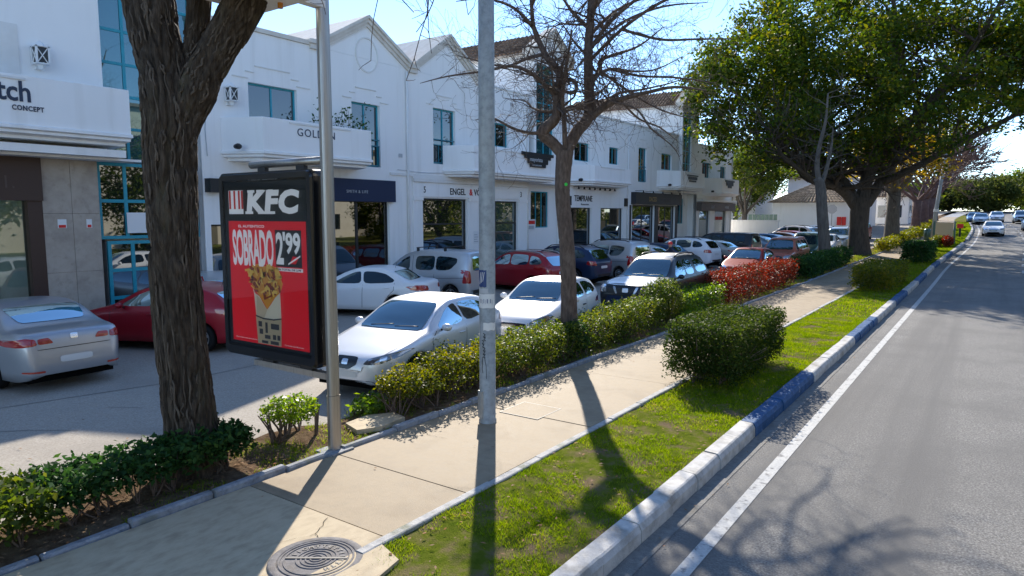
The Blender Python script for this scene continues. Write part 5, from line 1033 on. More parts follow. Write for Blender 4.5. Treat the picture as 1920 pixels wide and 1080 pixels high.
# ================================================================== cars
def pchip(pts, x):
    X = np.array([p[0] for p in pts], float); Y = np.array([p[1] for p in pts], float); x = np.clip(np.asarray(x, float), X[0], X[-1])
    h = np.diff(X); d = np.diff(Y) / h; m = np.zeros(len(X)); m[0] = d[0]; m[-1] = d[-1]
    for i in range(1, len(X) - 1):
        if d[i - 1] * d[i] > 0:
            w1 = 2 * h[i] + h[i - 1]; w2 = h[i] + 2 * h[i - 1]; m[i] = (w1 + w2) / (w1 / d[i - 1] + w2 / d[i])
    i = np.clip(np.searchsorted(X, x, side='right') - 1, 0, len(X) - 2); t = (x - X[i]) / h[i]
    return (2*t**3-3*t**2+1)*Y[i] + (t**3-2*t**2+t)*h[i]*m[i] + (-2*t**3+3*t**2)*Y[i+1] + (t**3-t**2)*h[i]*m[i+1]
class Car:
    """a car body lofted from its side profile, plan and beltline; x forward from the middle, y left, z up"""
    def __init__(s, sp):
        s.sp = sp; s.L = sp['L']; s.W = sp['W']; L = s.L
        s.top = sp['top']; s.belt = sp['belt']; s.plan = sp.get('plan') or [(0, .62), (.06, .72), (.2, .84), (.5, .94), (1.0, .985), (1.6, 1), (L - 1.2, 1), (L - .6, .965), (L - .2, .89), (L - .06, .8), (L, .7)]
        s.wr = sp.get('wr', .325); s.wb = sp['wheels']; zb0 = sp.get('zb', .2); s.tum = sp.get('tum', .36)
        S = list(np.linspace(0, L, 74)) + [.015, .03, .05, .08, L - .015, L - .03, L - .05, L - .08]
        for c in s.wb:
            for k in range(15): S.append(c + (s.wr + .055) * math.cos(math.pi * k / 14) * 1.0)
            S += [c - s.wr - .06, c + s.wr + .06]
        S = np.array(sorted(set(round(float(v), 4) for v in S if 0 <= v <= L)))
        T = pchip(s.top, S); B = np.minimum(pchip(s.belt, S), T - .004); Wd = pchip(s.plan, S) * s.W / 2
        ends = np.minimum(S, L - S); zb = zb0 + .12 * np.clip(1 - ends / .35, 0, 1) ** 2
        for c in s.wb:
            ra = s.wr + .05; dx = np.abs(S - c); zb = np.where(dx <= ra, np.maximum(zb, s.wr - .01 + np.sqrt(np.maximum(0, ra ** 2 - dx ** 2))), zb)
        V = []; n = 0
        for x, t, b, w, q in zip(S, T, B, Wd, zb):
            gh = t - b; k = min(1, gh / .34); b0 = zb0
            wr = max(.35, w * .955 - gh * s.tum - .05 * k); cr = .055 * k + .5 * gh * (1 - k); zr = t - max(cr, .012 + .02 * k)
            low = [(w * .78, q), (w * .955, q + .012), (w * .972, b0 + .22 * (b - b0)), (w * .99, b0 + .45 * (b - b0)), (w, b0 + .62 * (b - b0)), (w * .996, b0 + .8 * (b - b0)), (w * .985, b - .05), (w * .955, b)]
            low = [(y, max(z, q + .012 * i)) for i, (y, z) in enumerate(low)]
            sb_, zb_ = low[-1]; side = []
            for i in range(1, 6):
                f = i / 5; side.append((sb_ + (wr - sb_) * f + .022 * math.sin(math.pi * f) * k, zb_ + (zr - zb_) * f if zr > zb_ else zb_ + .0015 * i))
            zr2 = side[-1][1]; roof = []
            for i in range(1, 8):
                a = math.pi / 2 * i / 7; roof.append((wr * math.cos(a) ** .85 if i < 7 else 0, zr2 + (max(t, zr2 + .004) - zr2) * math.sin(a) ** .8))
            half = low + side + roof; ring = half + [(-y, z) for y, z in half[-2::-1]]
            n = len(ring); V += [(L / 2 - x, y, z) for y, z in ring]
        F = []; m = len(S)
        for i in range(m - 1):
            for j in range(n - 1): F.append((i * n + j, (i + 1) * n + j, (i + 1) * n + j + 1, i * n + j + 1))
        F.append(tuple(range(n))); F.append(tuple(range((m - 1) * n, m * n))[::-1])
        s.V = V; s.F = F; s.bvh = BVHTree.FromPolygons([Vector(v) for v in V], F)
        s.S = S; s.T = T; s.B = B; s.zr = lambda x: float(np.interp(x, S, T)) - .06
    def bt(s, x): return float(np.interp(x, s.S, s.B))
    def tp(s, x): return float(np.interp(x, s.S, s.T))
    def hit(s, axis, a, b):
        if axis == 'F': o, d = Vector((s.L, a, b)), Vector((-1, 0, 0))
        elif axis == 'R': o, d = Vector((-s.L, a, b)), Vector((1, 0, 0))
        elif axis == 'L': o, d = Vector((a, 3, b)), Vector((0, -1, 0))
        elif axis == 'Q': o, d = Vector((a, -3, b)), Vector((0, 1, 0))
        else: o, d = Vector((a, b, 4)), Vector((0, 0, -1))
        h = s.bvh.ray_cast(o, d)
        return (h[0], h[1]) if h[0] is not None else (None, None)
    def decal(s, axis, poly, off=.004, rings=4, dense=5, smooth=True):
        """a panel that follows the bodywork: outline given in the plane seen along axis"""
        out = []
        for (a, b) in zip(poly, poly[1:] + poly[:1]):
            for k in range(dense): out.append((a[0] + (b[0] - a[0]) * k / dense, a[1] + (b[1] - a[1]) * k / dense))
        n = len(out)
        if smooth:
            for _ in range(1): out = [((out[i-1][0] + 2*out[i][0] + out[(i+1) % n][0]) / 4, (out[i-1][1] + 2*out[i][1] + out[(i+1) % n][1]) / 4) for i in range(n)]
        cx = sum(p[0] for p in out) / n; cy = sum(p[1] for p in out) / n; vs = []; last = None
        lv = [(1 - i / rings * .999, off) for i in range(rings)] 
        def P(a, b, o):
            h, nn_ = s.hit(axis, a, b)
            if h is None:
                f = .9
                while h is None and f > 0: h, nn_ = s.hit(axis, cx + (a - cx) * f, cy + (b - cy) * f); f -= .1
                if h is None: return Vector((0, 0, .5))
            dirv = {'F': Vector((1,0,0)), 'R': Vector((-1,0,0)), 'L': Vector((0,1,0)), 'Q': Vector((0,-1,0)), 'T': Vector((0,0,1))}[axis]
            if nn_.dot(dirv) < 0: nn_ = -nn_
            return h + nn_ * o
        for f, o in lv:
            for p in out: vs.append(P(cx + (p[0] - cx) * f, cy + (p[1] - cy) * f, o))
        vs.append(P(cx, cy, off)); fs = []
        for i in range(len(lv) - 1):
            for j in range(n): fs.append((i * n + j, i * n + (j + 1) % n, (i + 1) * n + (j + 1) % n, (i + 1) * n + j))
        b = (len(lv) - 1) * n; fs += [(b + j, b + (j + 1) % n, b + n) for j in range(n)]
        if axis in 'FLT' and False: pass
        mb = MB(); mb.add(vs, fs); return mb
    def strip(s, axis, pts, w=.006, off=.003):
        mb = MB(); vs = []
        k = max(3, int(sum(math.dist(a, b) for a, b in zip(pts[:-1], pts[1:])) / .09)); out = []
        for a, b in zip(pts[:-1], pts[1:]):
            q = max(2, int(math.dist(a, b) / .08)); out += [(a[0] + (b[0] - a[0]) * i / q, a[1] + (b[1] - a[1]) * i / q) for i in range(q)]
        out.append(pts[-1])
        for i, p in enumerate(out):
            a = out[max(0, i - 1)]; b = out[min(len(out) - 1, i + 1)]; d = math.dist(a, b) or 1; nx, ny = -(b[1] - a[1]) / d * w, (b[0] - a[0]) / d * w
            for sgn in (-1, 1):
                h, nv = s.hit(axis, p[0] + nx * sgn, p[1] + ny * sgn)
                if h is None: h, nv = s.hit(axis, p[0], p[1])
                if h is None: return None
                dv = {'F': Vector((1,0,0)), 'R': Vector((-1,0,0)), 'L': Vector((0,1,0)), 'Q': Vector((0,-1,0)), 'T': Vector((0,0,1))}[axis]
                if nv.dot(dv) < 0: nv = -nv
                vs.append(h + nv * off)
        mb.add(vs, [(2*i, 2*i+1, 2*i+3, 2*i+2) for i in range(len(out) - 1)]); return mb
WHEEL = {}
def wheel_meshes(r, w=.2, n=28, style=5):
    k = (r, w, style)
    if k in WHEEL: return WHEEL[k]
    mb = MB(); pr = [(r * .66, -w * .42), (r * .9, -w * .5), (r * .985, -w * .38), (r, -w * .15), (r, w * .15), (r * .985, w * .38), (r * .9, w * .5), (r * .68, w * .46), (r * .66, w * .36), (r * .64, -w * .3)]
    mb.lathe(pr, n, lambda x, y, h: (x, h, y), closed=True); ty = mb.mesh('tyre'); ty.materials.append(M['rubber']); ty.polygons.foreach_set('use_smooth', [True] * len(ty.polygons))
    mb = MB(); R0 = r * .66
    mb.mi = 1; mb.lathe([(.001, w * .1), (R0, w * .1)], n, lambda x, y, h: (x, h, y))
    mb.mi = 0; mb.lathe([(R0 * .86, w * .36), (R0, w * .43), (R0 * 1.01, w * .3), (R0 * .86, w * .2)], n, lambda x, y, h: (x, h, y), closed=True)
    mb.lathe([(.001, w * .34), (R0 * .16, w * .34), (R0 * .2, w * .2)], 12, lambda x, y, h: (x, h, y))
    for i in range(style):
        a = 2 * math.pi * i / style + .3; ca, sa = math.cos(a), math.sin(a); h0 = w * .32
        tx, tz = -sa, ca; v = []
        for (rr, hw, h) in ((R0 * .12, R0 * .14, h0), (R0 * .9, R0 * .11 * 5 / style + .01, h0 + w * .04)):
            for s_ in (-1, 1):
                for dh in (0, -w * .16): v.append((ca * rr + tx * hw * s_, h + dh, sa * rr + tz * hw * s_))
        mb.add(v, [(0, 2, 6, 4), (0, 4, 5, 1), (2, 3, 7, 6), (4, 6, 7, 5)])
    ri = mb.mesh('rim'); ri.materials.append(M['alloy']); ri.materials.append(M['black_plastic']); WHEEL[k] = (ty, ri); return WHEEL[k]
def build_car(sp, paintm, loc, head, label, group=None, name='parked_car', cat='car', detail=True, trim=None, plates=True, faces='FRLQ', plate_mat='plate', open_door=False):
    """head: compass of the nose, degrees left of +Y"""
    e = empty(name, loc, label, cat, group, R(head + 90)); c = sp['_c'] if '_c' in sp else Car(sp); sp['_c'] = c
    L, Wd, Z = sp['L'], sp['W'], sp
    if '_m' in sp: me = sp['_m'].copy(); me.materials.clear()
    else:
        mb = MB(); mb.v = [tuple(v) for v in c.V]; mb.f = [list(f) for f in c.F]; mb.m = [0] * len(mb.f); me = mb.mesh('body'); sp['_m'] = me.copy()
    me.materials.append(M[paintm]); me.polygons.foreach_set('use_smooth', [True] * len(me.polygons)); body = link('body', me, None, e, world=False)
    def part(nm, mb, mat, par=None, smooth=True):
        if mb is None: return None
        o = mb.build(nm, mat, par or e, smooth, world=False); return o
    u = MB(); hw = Wd / 2 - .24; u.box(-L / 2 + .25, L / 2 - .25, -hw, hw, .16, sp.get('zu', .62)); u.box(-L / 2 + .12, L / 2 - .12, -Wd * .36, Wd * .36, .19, .4); part('underbody', u, 'underbody', smooth=False)
    # the outer lower edge in dark plastic
    X = lambda s_: L / 2 - s_
    # glazing
    ws0, ws1 = sp['ws']; hw0, hw1 = sp.get('wsw', (.68, .55)); hw0 *= Wd / 1.77; hw1 *= Wd / 1.77
    def topquad(s0, s1, w0, w1, bow=.05):
        k = 6; a = [(X(s0 + bow * (1 - (2 * i / k - 1) ** 2) * -1), w0 * (2 * i / k - 1)) for i in range(k + 1)]; b = [(X(s1 - bow * .6 * (1 - (2 * i / k - 1) ** 2)), w1 * (1 - 2 * i / k)) for i in range(k + 1)]
        return a + b
    part('windscreen', c.decal('T', topquad(ws0, ws1, hw0, hw1), off=.011, dense=3, rings=7), sp.get('wsm', 'glass_screen'))
    if 'rw' in sp:
        r0, r1 = sp['rw']
        if sp.get('rwv'): part('rear_window', c.decal('R', [(-.55, r0), (.55, r0), (.5, r1), (-.5, r1)]), 'glass_car')
        else: part('rear_window', c.decal('T', [(p[0], p[1]) for p in topquad(r1, r0, .52 * Wd / 1.77, .6 * Wd / 1.77, -.03)], off=.009, dense=3, rings=5), 'glass_car')
    for ax in 'LQ':
        if ax not in faces: continue
        for w in sp['sw']:
            poly = [(X(s_), z) for s_, z in w]; part('side_window', c.decal(ax, poly, dense=4, rings=3), 'glass_car')
        if detail:
            for ln in sp.get('seams', []):
                part('door_seam', c.strip(ax, [(X(s_), z) for s_, z in ln]), 'black_plastic')
            for (s_, z) in sp.get('handles', []):
                h, nv = c.hit(ax, X(s_), z)
                if h: k = MB(); sg = 1 if ax == 'L' else -1; k.tube([h + Vector((.085, sg * -.004, 0)), h + Vector((.05, sg * .03, .004)), h + Vector((-.05, sg * .03, .004)), h + Vector((-.09, sg * -.004, 0))], [.011, .015, .015, .011], 6); part('door_handle', k, sp.get('hm', paintm))
            if sp.get('rub'):
                z = sp['rub']; q = c.strip(ax, [(X(c.wb_[0] if False else sp['wheels'][0] + .5), z), (X(sp['wheels'][1] - .45), z + .03)], .045, .012); part('side_moulding', q, 'black_plastic')
            if sp.get('clad'):
                for cc in sp['wheels']:
                    pts = [(X(cc) + (c.wr + .09) * math.cos(math.pi * i / 12), c.wr + (c.wr + .09) * math.sin(math.pi * i / 12) * .98) for i in range(13)]; part('arch_trim', c.strip(ax, pts, .035, .008), 'black_plastic')
                part('sill_trim', c.strip(ax, [(X(sp['wheels'][0] + .46), .3), (X(sp['wheels'][1] - .46), .3)], .06, .008), 'black_plastic')
    # mirrors
    ms = sp.get('mir', (ws0 + .42, c.bt(ws0 + .42) + .05))
    for sg in (1, -1):
        h, nv = c.hit('L' if sg > 0 else 'Q', X(ms[0]), ms[1] - .03)
        if h:
            k = MB(); o = h + Vector((.02, sg * .13, .05)); n = 10
            k.lathe([(.001, -.05), (.05, -.045), (.075, -.005), (.07, .03), (.045, .065), (.001, .075)], n, lambda x, y, hh: (o.x + hh, o.y + x * 1.35, o.z + y * .95)); mi = part('mirror', k, sp.get('mm', paintm))
            k = MB(); k.tube([h + Vector((0, -sg * .02, -.01)), o + Vector((-.01, -sg * .05, -.03))], .022, 5); part('mirror_arm', k, 'black_plastic', mi)
    # lamps, grille, plates
    for nm, mt, polys in sp.get('front', []):
        if 'F' not in faces: break
        for p in polys:
            for sg in ((1, -1) if min(q[0] for q in p) > .02 else (1,)):
                part(nm, c.decal('F', [(sg * a, b) for a, b in p], off=.013 if nm in ('reflector', 'badge', 'grille_bar') else .007, rings=3), mt)
    for nm, mt, polys in sp.get('rear', []):
        if 'R' not in faces: break
        for p in polys:
            for sg in ((1, -1) if min(q[0] for q in p) > .02 else (1,)):
                part(nm, c.decal('R', [(sg * a, b) for a, b in p], off=.008, rings=3), mt)
    for nm, mt, polys in sp.get('side', []):
        for p in polys:
            for ax in 'LQ':
                if ax in faces: part(nm, c.decal(ax, [(X(a), b) for a, b in p], off=.009, rings=3), mt)
    # wheels
    ty, ri = wheel_meshes(c.wr, .205, 28, sp.get('spokes', 5))
    for s_ in sp['wheels']:
        for sg in (1, -1):
            o = bpy.data.objects.new('wheel', ty); COL.objects.link(o); o.parent = e; o.location = (X(s_), sg * (Wd / 2 - .125), c.wr); o.rotation_euler.z = 0 if sg > 0 else math.pi
            q = bpy.data.objects.new('rim', ri); COL.objects.link(q); q.parent = o
    # roof rails or bars
    if sp.get('rails'):
        a, b, w = sp['rails']
        for sg in (1, -1):
            k = MB(); pts = []
            for i in range(9):
                s_ = a + (b - a) * i / 8; h, nv = c.hit('T', X(s_), sg * w)
                if h: pts.append(h + Vector((0, 0, .0 if i in (0, 8) else .06)))
            if len(pts) > 2: k.tube(pts, .022, 6); part('roof_rail', k, sp.get('railm', 'black_plastic'))
    if sp.get('bars'):
        for s_ in sp['bars']:
            k = MB(); h, nv = c.hit('T', X(s_), .52); z = h.z; k.box(X(s_) - .03, X(s_) + .03, -.66, .66, z + .09, z + .12)
            for sg in (1, -1): k.box(X(s_) - .035, X(s_) + .035, sg * .56, sg * .64, z - .05, z + .095)
            part('roof_bar', k, 'black_plastic', smooth=False)
    if sp.get('ant'):
        h, nv = c.hit('T', X(sp['ant']), 0); k = MB(); k.tube([h, h + Vector((-.05, 0, .16))], .006, 5); part('antenna', k, 'black_plastic')
    if detail:
        for sg in (1, -1):
            q = c.strip('T', [(X(.2), sg * .6 * Wd / 1.77), (X(.6), sg * .72 * Wd / 1.77), (X(ws0 - .04), sg * .74 * Wd / 1.77)], .005); part('bonnet_seam', q, 'black_plastic')
    if detail and 'F' in faces:
        for y0 in (.1, -.42):
            pts = []
            for i in range(5):
                h, nv = c.hit('T', X(ws0 + .035 + .06 * i / 4), y0 + .46 * i / 4)
                if h: pts.append(h + Vector((0, 0, .014)))
            if len(pts) > 2: k = MB(); k.tube(pts, .008, 4); part('wiper', k, 'black_plastic')
    return e
# ---- body types (s measured back from the nose)
def hatch(**kw):
    d = dict(L=4.3, W=1.77, wheels=(.9, 3.48), wr=.315, top=[(0,.5),(.03,.62),(.12,.7),(.35,.78),(.8,.9),(1.12,.98),(1.22,1.0),(1.6,1.2),(2.02,1.385),(2.35,1.45),(2.9,1.455),(3.4,1.4),(3.66,1.33),(3.72,1.31),(4.08,1.02),(4.2,.93),(4.27,.75),(4.3,.55)],
        belt=[(0,.49),(.05,.6),(.35,.74),(.9,.87),(1.3,.93),(2.5,.97),(3.6,1.02),(4.1,1.0),(4.25,.8),(4.3,.54)], ws=(1.24, 2.04), rw=(3.72, 4.08),
        sw=[[(1.52,.99),(1.95,1.24),(2.2,1.33),(2.38,1.355),(2.46,1.0)], [(2.52,1.0),(2.45,1.36),(2.9,1.355),(3.2,1.31),(3.5,1.2),(3.42,1.07)]], seams=[[(1.3,.4),(1.32,.85),(1.5,.96)], [(2.46,.3),(2.5,.95)], [(3.36,.62),(3.5,.8),(3.46,1.04)], [(1.35,.3),(3.2,.3)]], handles=[(2.32,.83),(3.22,.86)],
        front=[('headlight', 'glass_lamp', [[(.5,.58),(.8,.66),(.82,.74),(.58,.73),(.47,.66)]]), ('reflector', 'chrome', [[(.56,.63),(.64,.64),(.64,.7),(.57,.7)]]), ('grille', 'black_gloss', [[(-.22,.52),(.22,.52),(.25,.64),(-.25,.64)]]), ('air_intake', 'black_plastic', [[(-.5,.28),(.5,.28),(.42,.38),(-.42,.38)]]), ('number_plate', 'plate', [[(-.26,.405),(.26,.405),(.26,.5),(-.26,.5)]])],
        rear=[('tail_light', 'lens_red', [[(.52,.8),(.82,.82),(.8,.96),(.56,.93)]]), ('number_plate', 'plate', [[(-.26,.62),(.26,.62),(.26,.73),(-.26,.73)]]), ('bumper_trim', 'black_plastic', [[(-.6,.27),(.6,.27),(.6,.36),(-.6,.36)]])])
    d.update(kw); return d
def sedan(**kw):
    d = hatch(L=4.6, wheels=(.92, 3.6), top=[(0,.48),(.03,.62),(.15,.72),(.5,.82),(1.0,.92),(1.25,.97),(1.7,1.2),(2.15,1.37),(2.5,1.44),(2.95,1.445),(3.3,1.39),(3.55,1.31),(3.9,1.12),(4.02,1.07),(4.4,1.04),(4.52,1.0),(4.57,.8),(4.6,.55)],
        belt=[(0,.47),(.05,.6),(.4,.74),(1.0,.86),(1.5,.91),(3.0,.95),(4.0,.99),(4.45,.97),(4.55,.8),(4.6,.54)], ws=(1.27, 2.16), rw=(3.5, 4.0),
        sw=[[(1.58,.98),(2.05,1.22),(2.3,1.31),(2.48,1.33),(2.54,.98)], [(2.62,.98),(2.56,1.335),(2.95,1.33),(3.3,1.27),(3.62,1.1),(3.55,1.02)]], seams=[[(1.4,.4),(1.42,.84),(1.56,.95)], [(2.56,.28),(2.6,.95)], [(3.4,.62),(3.6,.8),(3.62,1.02)], [(1.4,.28),(3.3,.28)]], handles=[(2.4,.83),(3.4,.86)],
        rear=[('tail_light', 'lens_red', [[(.42,.8),(.82,.8),(.84,.93),(.66,.95),(.46,.92)]]), ('number_plate', 'plate', [[(-.26,.46),(.26,.46),(.26,.57),(-.26,.57)]]), ('bumper_trim', 'black_plastic', [[(-.6,.25),(.6,.25),(.6,.31),(-.6,.31)]])])
    d.update(kw); return d
def van(**kw):
    d = hatch(L=4.36, W=1.77, wr=.315, wheels=(.88, 3.62), top=[(0,.55),(.03,.7),(.12,.85),(.35,.95),(.7,1.05),(.95,1.12),(1.4,1.45),(1.72,1.65),(2.1,1.77),(2.7,1.81),(3.6,1.8),(4.15,1.76),(4.25,1.68),(4.32,1.3),(4.35,.9),(4.36,.6)],
        belt=[(0,.54),(.05,.66),(.4,.86),(.95,1.02),(1.5,1.06),(3.2,1.08),(4.2,1.08),(4.34,.9),(4.36,.58)], ws=(.98, 1.7), tum=.2, plan=[(0,.62),(.06,.74),(.2,.86),(.5,.95),(1.0,.99),(1.6,1),(3.9,1),(4.2,.975),(4.32,.93),(4.36,.88)], rw=(1.12, 1.6), rwv=1, wsw=(.7, .6),
        sw=[[(1.2,1.08),(1.62,1.42),(1.85,1.55),(1.95,1.57),(2.0,1.1)], [(2.22,1.12),(2.22,1.58),(2.6,1.6),(2.98,1.6),(2.98,1.12)], [(3.04,1.12),(3.04,1.6),(3.5,1.59),(3.85,1.54),(3.86,1.4),(3.6,1.15)]], seams=[[(1.15,.4),(1.18,1.05)], [(2.1,.3),(2.1,1.06),(2.08,1.6)], [(3.0,.62),(3.0,1.06)], [(1.3,.3),(3.2,.3)], [(3.0,.85),(4.2,.9)]], handles=[(1.95,.95),(2.3,.95)],
        rear=[('tail_light', 'lens_red', [[(.7,.72),(.86,.72),(.85,1.18),(.72,1.12)]]), ('door_seam', 'black_plastic', [[(.035,.5),(.05,.5),(.05,1.6),(.035,1.6)]]), ('number_plate', 'plate', [[(-.5,.7),(-.05,.7),(-.05,.81),(-.5,.81)]]), ('bumper_trim', 'black_plastic', [[(-.8,.28),(.8,.28),(.8,.48),(-.8,.48)]])], side=[('tail_light', 'lens_red', [[(4.1,.72),(4.3,.72),(4.28,1.15),(4.18,1.15)]])])
    d.update(kw); return d
def suv(**kw):
    d = hatch(L=4.55, W=1.84, wr=.36, zb=.27, wheels=(.92, 3.58), top=[(0,.62),(.03,.8),(.12,.92),(.4,.99),(.9,1.06),(1.2,1.12),(1.6,1.36),(1.98,1.58),(2.35,1.67),(3.0,1.69),(3.7,1.64),(4.05,1.55),(4.12,1.52),(4.4,1.18),(4.5,1.05),(4.54,.85),(4.55,.62)],
        belt=[(0,.6),(.05,.76),(.4,.92),(1.0,1.0),(1.5,1.04),(3.0,1.09),(4.0,1.14),(4.4,1.1),(4.52,.9),(4.55,.6)], ws=(1.22, 2.0), rw=(4.12, 4.42), sw=[[(1.5,1.12),(1.92,1.42),(2.15,1.53),(2.4,1.56),(2.46,1.13)], [(2.53,1.13),(2.48,1.565),(3.0,1.57),(3.36,1.55),(3.42,1.16)], [(3.5,1.17),(3.46,1.54),(3.85,1.48),(4.08,1.3),(4.0,1.2)]],
        seams=[[(1.32,.45),(1.34,.96),(1.48,1.08)], [(2.47,.35),(2.5,1.1)], [(3.36,.75),(3.46,.95),(3.46,1.16)], [(1.4,.36),(3.2,.36)]], handles=[(2.32,.95),(3.28,.98)], rails=(2.1, 3.9, .58),
        front=[('headlight', 'glass_lamp', [[(.52,.72),(.86,.74),(.86,.92),(.6,.92),(.5,.84)]]), ('grille', 'black_gloss', [[(-.44,.68),(.44,.68),(.46,.88),(-.46,.88)]]), ('air_intake', 'black_plastic', [[(-.6,.36),(.6,.36),(.6,.54),(-.6,.54)]]), ('number_plate', 'plate', [[(-.26,.56),(.26,.56),(.26,.66),(-.26,.66)]])],
        rear=[('tail_light', 'lens_red', [[(.58,.88),(.86,.9),(.84,1.08),(.64,1.05)]]), ('number_plate', 'plate', [[(-.26,.74),(.26,.74),(.26,.85),(-.26,.85)]]), ('bumper_trim', 'black_plastic', [[(-.7,.34),(.7,.34),(.7,.5),(-.7,.5)]])])
    d.update(kw); return d
def pickup(**kw):
    d = suv(L=5.2, W=1.85, wheels=(.92, 4.05), top=[(0,.7),(.03,.88),(.1,1.0),(.5,1.07),(1.1,1.12),(1.3,1.16),(1.7,1.42),(2.0,1.64),(2.4,1.74),(3.0,1.76),(4.0,1.78),(4.9,1.76),(5.08,1.72),(5.14,1.4),(5.18,1.0),(5.2,.66)], belt=[(0,.68),(.05,.84),(.4,1.0),(1.0,1.05),(1.5,1.08),(3.0,1.1),(5.05,1.12),(5.17,.95),(5.2,.64)],
        plan=[(0,.74),(.06,.84),(.2,.92),(.5,.97),(1.0,1),(4.8,1),(5.1,.97),(5.2,.9)], ws=(1.32, 2.02), rw=(1.2, 1.58), rwv=1, sw=[[(1.6,1.14),(1.98,1.46),(2.2,1.58),(2.45,1.6),(2.5,1.14)], [(2.56,1.15),(2.52,1.6),(3.1,1.6),(3.1,1.15)], [(3.3,1.16),(3.3,1.6),(4.0,1.61),(4.0,1.16)], [(4.06,1.16),(4.06,1.61),(4.7,1.6),(4.7,1.16)]], seams=[[(1.42,.45),(1.44,1.04)], [(2.52,.4),(2.54,1.1)], [(3.18,.4),(3.2,1.1),(3.2,1.7)], [(3.25,1.12),(5.1,1.14)]], rails=None)
    d.update(kw); return d
leon = hatch(L=4.32, W=1.77, spokes=5, ant=3.3, mm='car_silver2')
leon.update(plan=[(0,.3),(.03,.46),(.1,.62),(.25,.8),(.5,.92),(.9,.98),(1.5,1),(3.1,1),(3.7,.965),(4.1,.89),(4.26,.8),(4.32,.7)], front=[('headlight', 'glass_lamp', [[(.36,.6),(.6,.6),(.8,.7),(.86,.8),(.62,.74),(.42,.68)]]), ('reflector', 'chrome', [[(.44,.62),(.52,.62),(.52,.68),(.44,.68)], [(.6,.65),(.68,.67),(.68,.72),(.6,.71)]]), ('grille', 'black_gloss', [[(-.24,.6),(-.1,.51),(.1,.51),(.24,.6),(.22,.7),(-.22,.7)]]), ('badge', 'chrome', [[(-.06,.58),(.06,.58),(.06,.66),(-.06,.66)]]), ('number_plate', 'plate', [[(-.26,.385),(.26,.385),(.26,.475),(-.26,.475)]]), ('air_intake', 'black_plastic', [[(-.62,.23),(.62,.23),(.5,.34),(-.5,.34)]])])
c3 = hatch(L=3.75, W=1.68, wheels=(.78, 3.1), top=[(0,.52),(.03,.64),(.1,.72),(.3,.82),(.7,.95),(.95,1.02),(1.06,1.05),(1.4,1.24),(1.78,1.42),(2.1,1.475),(2.7,1.48),(3.2,1.42),(3.45,1.34),(3.5,1.31),(3.66,1.02),(3.7,.8),(3.75,.5)], belt=[(0,.5),(.05,.62),(.3,.78),(.8,.92),(1.2,.98),(2.5,1.02),(3.4,1.06),(3.65,.98),(3.72,.7),(3.75,.49)], ws=(1.08, 1.8), rw=(3.5, 3.66), plan=[(0,.45),(.04,.58),(.12,.7),(.3,.85),(.6,.95),(1.0,1),(2.6,1),(3.2,.97),(3.6,.88),(3.75,.75)],
    sw=[[(1.35,1.04),(1.72,1.28),(2.0,1.37),(2.4,1.38),(2.46,1.05)], [(2.54,1.06),(2.48,1.385),(2.9,1.36),(3.2,1.28),(3.3,1.14),(3.1,1.08)]], seams=[[(1.15,.42),(1.17,.92),(1.34,1.02)], [(2.46,.3),(2.5,1.03)], [(1.2,.3),(2.5,.3)]], handles=[(2.3,.86)], ant=1.95, hm='black_plastic',
    front=[('headlight', 'glass_lamp', [[(.42,.62),(.66,.64),(.78,.78),(.74,.84),(.56,.78),(.4,.68)]]), ('reflector', 'chrome', [[(.48,.65),(.57,.66),(.57,.73),(.49,.72)]]), ('reflector', 'lens_amber', [[(.62,.68),(.68,.7),(.7,.76),(.64,.75)]]), ('grille', 'black_gloss', [[(-.36,.57),(.36,.57),(.33,.66),(-.33,.66)]]), ('air_intake', 'black_plastic', [[(-.5,.26),(.5,.26),(.44,.38),(-.44,.38)]]), ('number_plate', 'plate', [[(-.26,.42),(.26,.42),(.26,.52),(-.26,.52)]])])
LOT = -.01
def at(x, y): return (x, y, LOT + gz(y))
NR = 'cars parked nose in along the terrace'; FR = 'cars parked along the planting bed'
e = build_car(leon, 'car_silver2', at(-8.87, 9.5), 189, 'silver hatchback with oval black grille parked behind yellow shrubs', FR)
build_car(c3, 'car_white', at(-8.75, 13.85), 189, 'white hatchback with blue sky in windscreen behind bare tree', FR)
